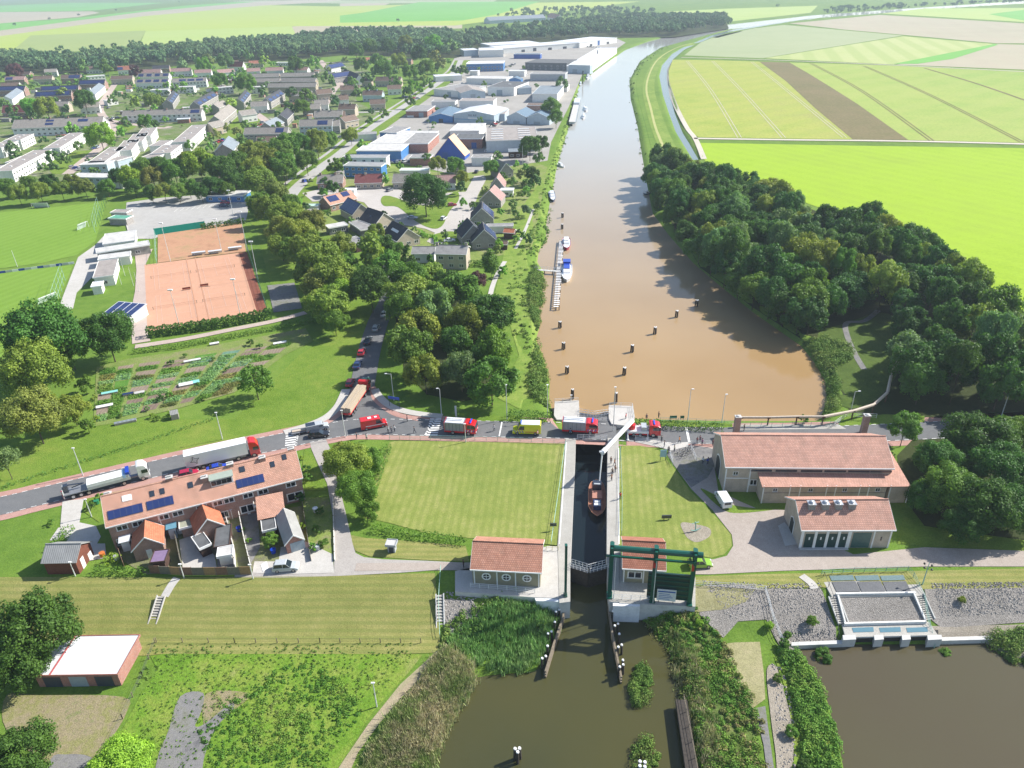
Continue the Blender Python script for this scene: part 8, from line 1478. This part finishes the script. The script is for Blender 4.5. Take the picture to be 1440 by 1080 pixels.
# post and wire fence at the foot of the dike
def wirefence(label,px,post=3.2,h_=1.1,world=False):
    pl=[P(x,y,-2.6) for x,y in px]; c=pl[0]; cz=h1(c.x,c.y); t=thing('wire_fence',label,'fence',(c.x,c.y,cz)); w_=MB(); prev=None; n_=0
    for a,b in zip(pl,pl[1:]):
        n=max(1,int((b-a).to_2d().length/post))
        for k in range(n+1):
            p=a.lerp(b,k/n); z=h1(p.x,p.y); q=Vector((p.x-c.x,p.y-c.y,z-cz)); MB().tube((0,0,0),(0,0,h_),.07,n=5).build('post',TIMB,t,q)
            if prev is not None and k>0:
                for hz in (.4,.7,1.): w_.tube(prev+Vector((0,0,hz)),q+Vector((0,0,hz)),.015,n=3)
            prev=q
    w_.build('wires',DSTEEL,t)
wirefence('post and wire fence along the foot of the mown dike',[(220,902),(330,903),(450,903),(592,903)]); wirefence('post and wire fence running down the left side of the meadow',[(218,903),(200,950),(172,1010),(140,1075)])
panelfence('white block kerb at the car park edge',[(176,310),(183,336)],.4,WW,.2,'kerb','kerb')
rock=ground('rubble rock',[(.34,.315,.29),(.5,.47,.44)],(.3,2,6),.9,None,.6,.4)
def rocks(label,px,n,seed,s=(.15,.4)):
    rng=random.Random(seed); pl=W2(px,-1.5); xs=[p[0] for p in pl]; ys=[p[1] for p in pl]; mb=MB(); k=0
    while k<n:
        x,y=rng.uniform(min(xs),max(xs)),rng.uniform(min(ys),max(ys))
        if not inside(np.array([x]),np.array([y]),pl)[0]: continue
        k+=1; z=h1(x,y)+.08; r=rng.uniform(*s); mb.ball((x,y,z),r,0,5,rng.uniform(.5,.9))
        for j in range(15): v=mb.v[-1-j]; mb.v[-1-j]=(v[0]+rng.uniform(-.3,.3)*r,v[1]+rng.uniform(-.3,.3)*r,v[2]+rng.uniform(-.2,.2)*r)
    tag(mb.build('rubble',rock),label,'rubble',None,'stuff')
rocks('loose rubble stones on the right slope',[(1305,830),(1440,828),(1440,862),(1325,866)],1500,1,(.06,.17)); rocks('loose rubble stones on the slope left of the outfall',[(985,826),(1070,830),(1150,830),(1180,890),(1110,905),(1080,862),(1025,870)],1700,2,(.06,.17)); rocks('loose stones in the framed rubble bed',[(1182,842),(1286,840),(1298,870),(1190,873)],900,3,(.06,.15)); rocks('stones along the outfall shore and path',[(1085,925),(1100,925),(1120,1000),(1120,1080),(1100,1080)],250,4,(.08,.22)); rocks('stones on the bank left of the lock',[(624,838),(660,838),(685,855),(655,878),(628,896)],250,5,(.1,.25))
# village garden scatter: small trees, hedges and sheds between the houses
bpy.context.view_layer.update()
FOOT=[]
for o in list(COL.objects):
    if o.type=='EMPTY' and o.get('category') in('terrace','house','warehouse','shed','carport','clubhouse','building','hut','kiosk','garages'):
        w_=[c for c in KID.get(o.name,[]) if c.name.startswith('wall')]
        if w_: FOOT.append([o.matrix_world@Vector(c) for c in w_[0].bound_box])
FB=[(min(v.x for v in f),max(v.x for v in f),min(v.y for v in f),max(v.y for v in f)) for f in FOOT]
def free(x,y,m=1.5): return not any(a-m<x<b+m and c-m<y<d+m for a,b,c,d in FB)
rv2=random.Random(21)
def fill(px,n,seed,tones,label,r=(1.6,3.6),kinds=('small',),roads=(),hr=2.1,name='tree',cat='tree'):
    rng=random.Random(seed); pl=poly(px); xs=[p[0] for p in pl]; ys=[p[1] for p in pl]; k=0; tries=0
    while k<n and tries<n*30:
        tries+=1; x,y=rng.uniform(min(xs),max(xs)),rng.uniform(min(ys),max(ys))
        if not inside(np.array([x]),np.array([y]),pl)[0] or not free(x,y): continue
        if any(sdist(np.array([x]),np.array([y]),q)[0]<2.5 for q in roads): continue
        k+=1; rr=rng.uniform(*r); tt=rng.choice(tones); STF.append((x,y,rr,rr*hr*rng.uniform(.8,1.2),tt))
RDP=[[tuple(p) for p in poly([(x-4,y) for x,y in VRD]+[(x+6,y+1) for x,y in VRD[::-1]])],poly([(157,116),(140,150),(150,175),(90,245),(100,248),(165,180),(150,150),(170,118)])]
fill([(0,110),(60,108),(160,108),(300,98),(450,88),(470,95),(440,160),(430,230),(330,258),(0,258)],230,1,['md','dk','gy','md','bl','lt'],'garden tree among the far village houses',r=(1.8,4.4),roads=RDP)
fill([(420,270),(470,225),(560,240),(700,235),(760,240),(750,350),(700,365),(600,362),(520,340),(440,300)],60,2,['md','dk','lt','md','ol'],'garden shrub round the cul-de-sac houses',(1.0,2.4),roads=RDP+[poly([(500,262),(680,247),(672,275),(655,322),(612,345),(575,318),(512,285)])],name='shrub',cat='shrub')
fill([(460,90),(560,90),(620,60),(640,90),(560,150),(500,200),(460,210)],50,3,['md','dk','gy','bl','ol'],'tree on the green belt beside the through road',(2.2,4.6),('small','round'),roads=RDP)
fill([(560,130),(700,90),(800,110),(780,170),(765,225),(640,240),(560,240)],32,4,['md','dk','gy'],'shrub between the industrial halls',(1.2,2.6),roads=RDP,name='shrub',cat='shrub')
fill([(0,76),(200,66),(450,60),(620,55),(600,72),(450,84),(300,92),(150,104),(0,104)],170,5,['dk','md','bl','dk','gy'],'tree along the front of the long wood behind the village',(3.4,5.5),('far',),hr=2.3)

fill([(0,125),(60,120),(240,118),(450,100),(440,160),(430,215),(330,250),(0,250)],150,7,['md','dk','gy','lt'],'',(.9,1.8),roads=RDP,hr=1.3)
m,nt,b=newmat('mixed leaves'); at=nt.nodes.new('ShaderNodeAttribute'); at.attribute_name='tone'; n=noise(nt,coords(nt,'pos'),.8,4,.7)
col=mix(nt,at.outputs['Color'],ramp(nt,n,[(.3,(.7,.75,.7)),(.7,(1.25,1.2,1.1))]),1.,'MULTIPLY'); nt.links.new(col,b.inputs['Base Color']); b.inputs['Roughness'].default_value=.7
Vv_=[];Q_=[];A_=[];o_=0; rs=np.random.default_rng(9)
for i,(x,y,r,h,tt) in enumerate(STF):
    v,q,l=CR_['small%d'%(i%3)] if r*CF/y>5 else CR_['far%d'%(i%3)]; th=rs.random()*6.28; c,s_=math.cos(th),math.sin(th); zz=h*.46
    Vv_.append(np.stack([(v[:,0]*c-v[:,1]*s_)*r+x,(v[:,0]*s_+v[:,1]*c)*r+y,v[:,2]*zz+h-zz],1)); Q_.append(q+o_); o_+=len(v)
    tc=np.array(TONE[tt])*rs.uniform(.8,1.2); A_.append(np.concatenate([tc[None,:]*(.7+.7*l[:,None]),np.ones((len(l),1))],1))
me=npmesh('garden_trees',np.concatenate(Vv_),np.concatenate(Q_),m); ca=me.attributes.new('tone','FLOAT_COLOR','FACE'); ca.data.foreach_set('color',np.concatenate(A_).astype(np.float32).ravel())
tag(link('garden_trees',me),'small trees and shrubs in the gardens and greens of the village and yards','trees',None,'stuff')
# sheds and garages in the village gardens
rng=random.Random(31); SH=[MB().box(-1.5,1.5,-1.2,1.2,0,2.1).mesh('wall',WM[k]) for k in ('white','brick','greyb','wood')]; SR=[MB().box(-1.65,1.65,-1.35,1.35,2.1,2.25).mesh('roof',RT[k]) for k in ('pale','flat','flatd','orange')]
pl=poly([(0,125),(60,120),(240,118),(450,100),(440,160),(425,215),(330,245),(0,250)]); xs=[p[0] for p in pl]; ys=[p[1] for p in pl]; k=0
while k<70:
    x,y=rng.uniform(min(xs),max(xs)),rng.uniform(min(ys),max(ys))
    if not inside(np.array([x]),np.array([y]),pl)[0] or not free(x,y,2.5) or any(sdist(np.array([x]),np.array([y]),q)[0]<3 for q in RDP): continue
    k+=1; a=rng.randrange(4); b_=rng.randrange(4); t=thing('garden_shed','small %s garden shed or garage in the village gardens'%['white-walled','brick','grey','wooden'][a],'shed',(x,y,0),rng.choice([0.,.75,-.1]),'sheds in the village gardens, '+['white','brick','grey','wood'][a]); s1=(rng.uniform(.8,2.2),rng.uniform(.8,1.5),1.15); link('wall',SH[a],t,None,0,s1); link('roof',SR[b_],t,None,0,s1)
t,L,d=LH
text('BIILSMA BV' if False else 'BUIL BUE',1.5,PT('dblue'),t,(L*.47,.2,5.4),(math.pi/2,0,0)); MB().box(L*.36,L*.6,.1,.28,2.9,4.).build('sign_panel',FRAME,t); MB().box(.4,L-.4,.22,.32,2.5,2.9).build('blue_band',paint('band blue',(.1,.3,.5),.5),t)
# ================= AIR =================
if HAZE:
    m=bpy.data.materials.new('haze'); m.use_nodes=True; nt=m.node_tree; nt.nodes.remove(nt.nodes['Principled BSDF'])
    pv=nt.nodes.new('ShaderNodeVolumePrincipled'); pv.inputs['Color'].default_value=(.74,.87,1,1); pv.inputs['Density'].default_value=HAZE; pv.inputs['Anisotropy'].default_value=.2
    nt.links.new(pv.outputs[0],nt.nodes['Material Output'].inputs['Volume'])
    tag(MB().box(-9500,9500,-200,23000,-9,CH+4).build('haze',m),kind='stuff')
bpy.context.view_layer.update()
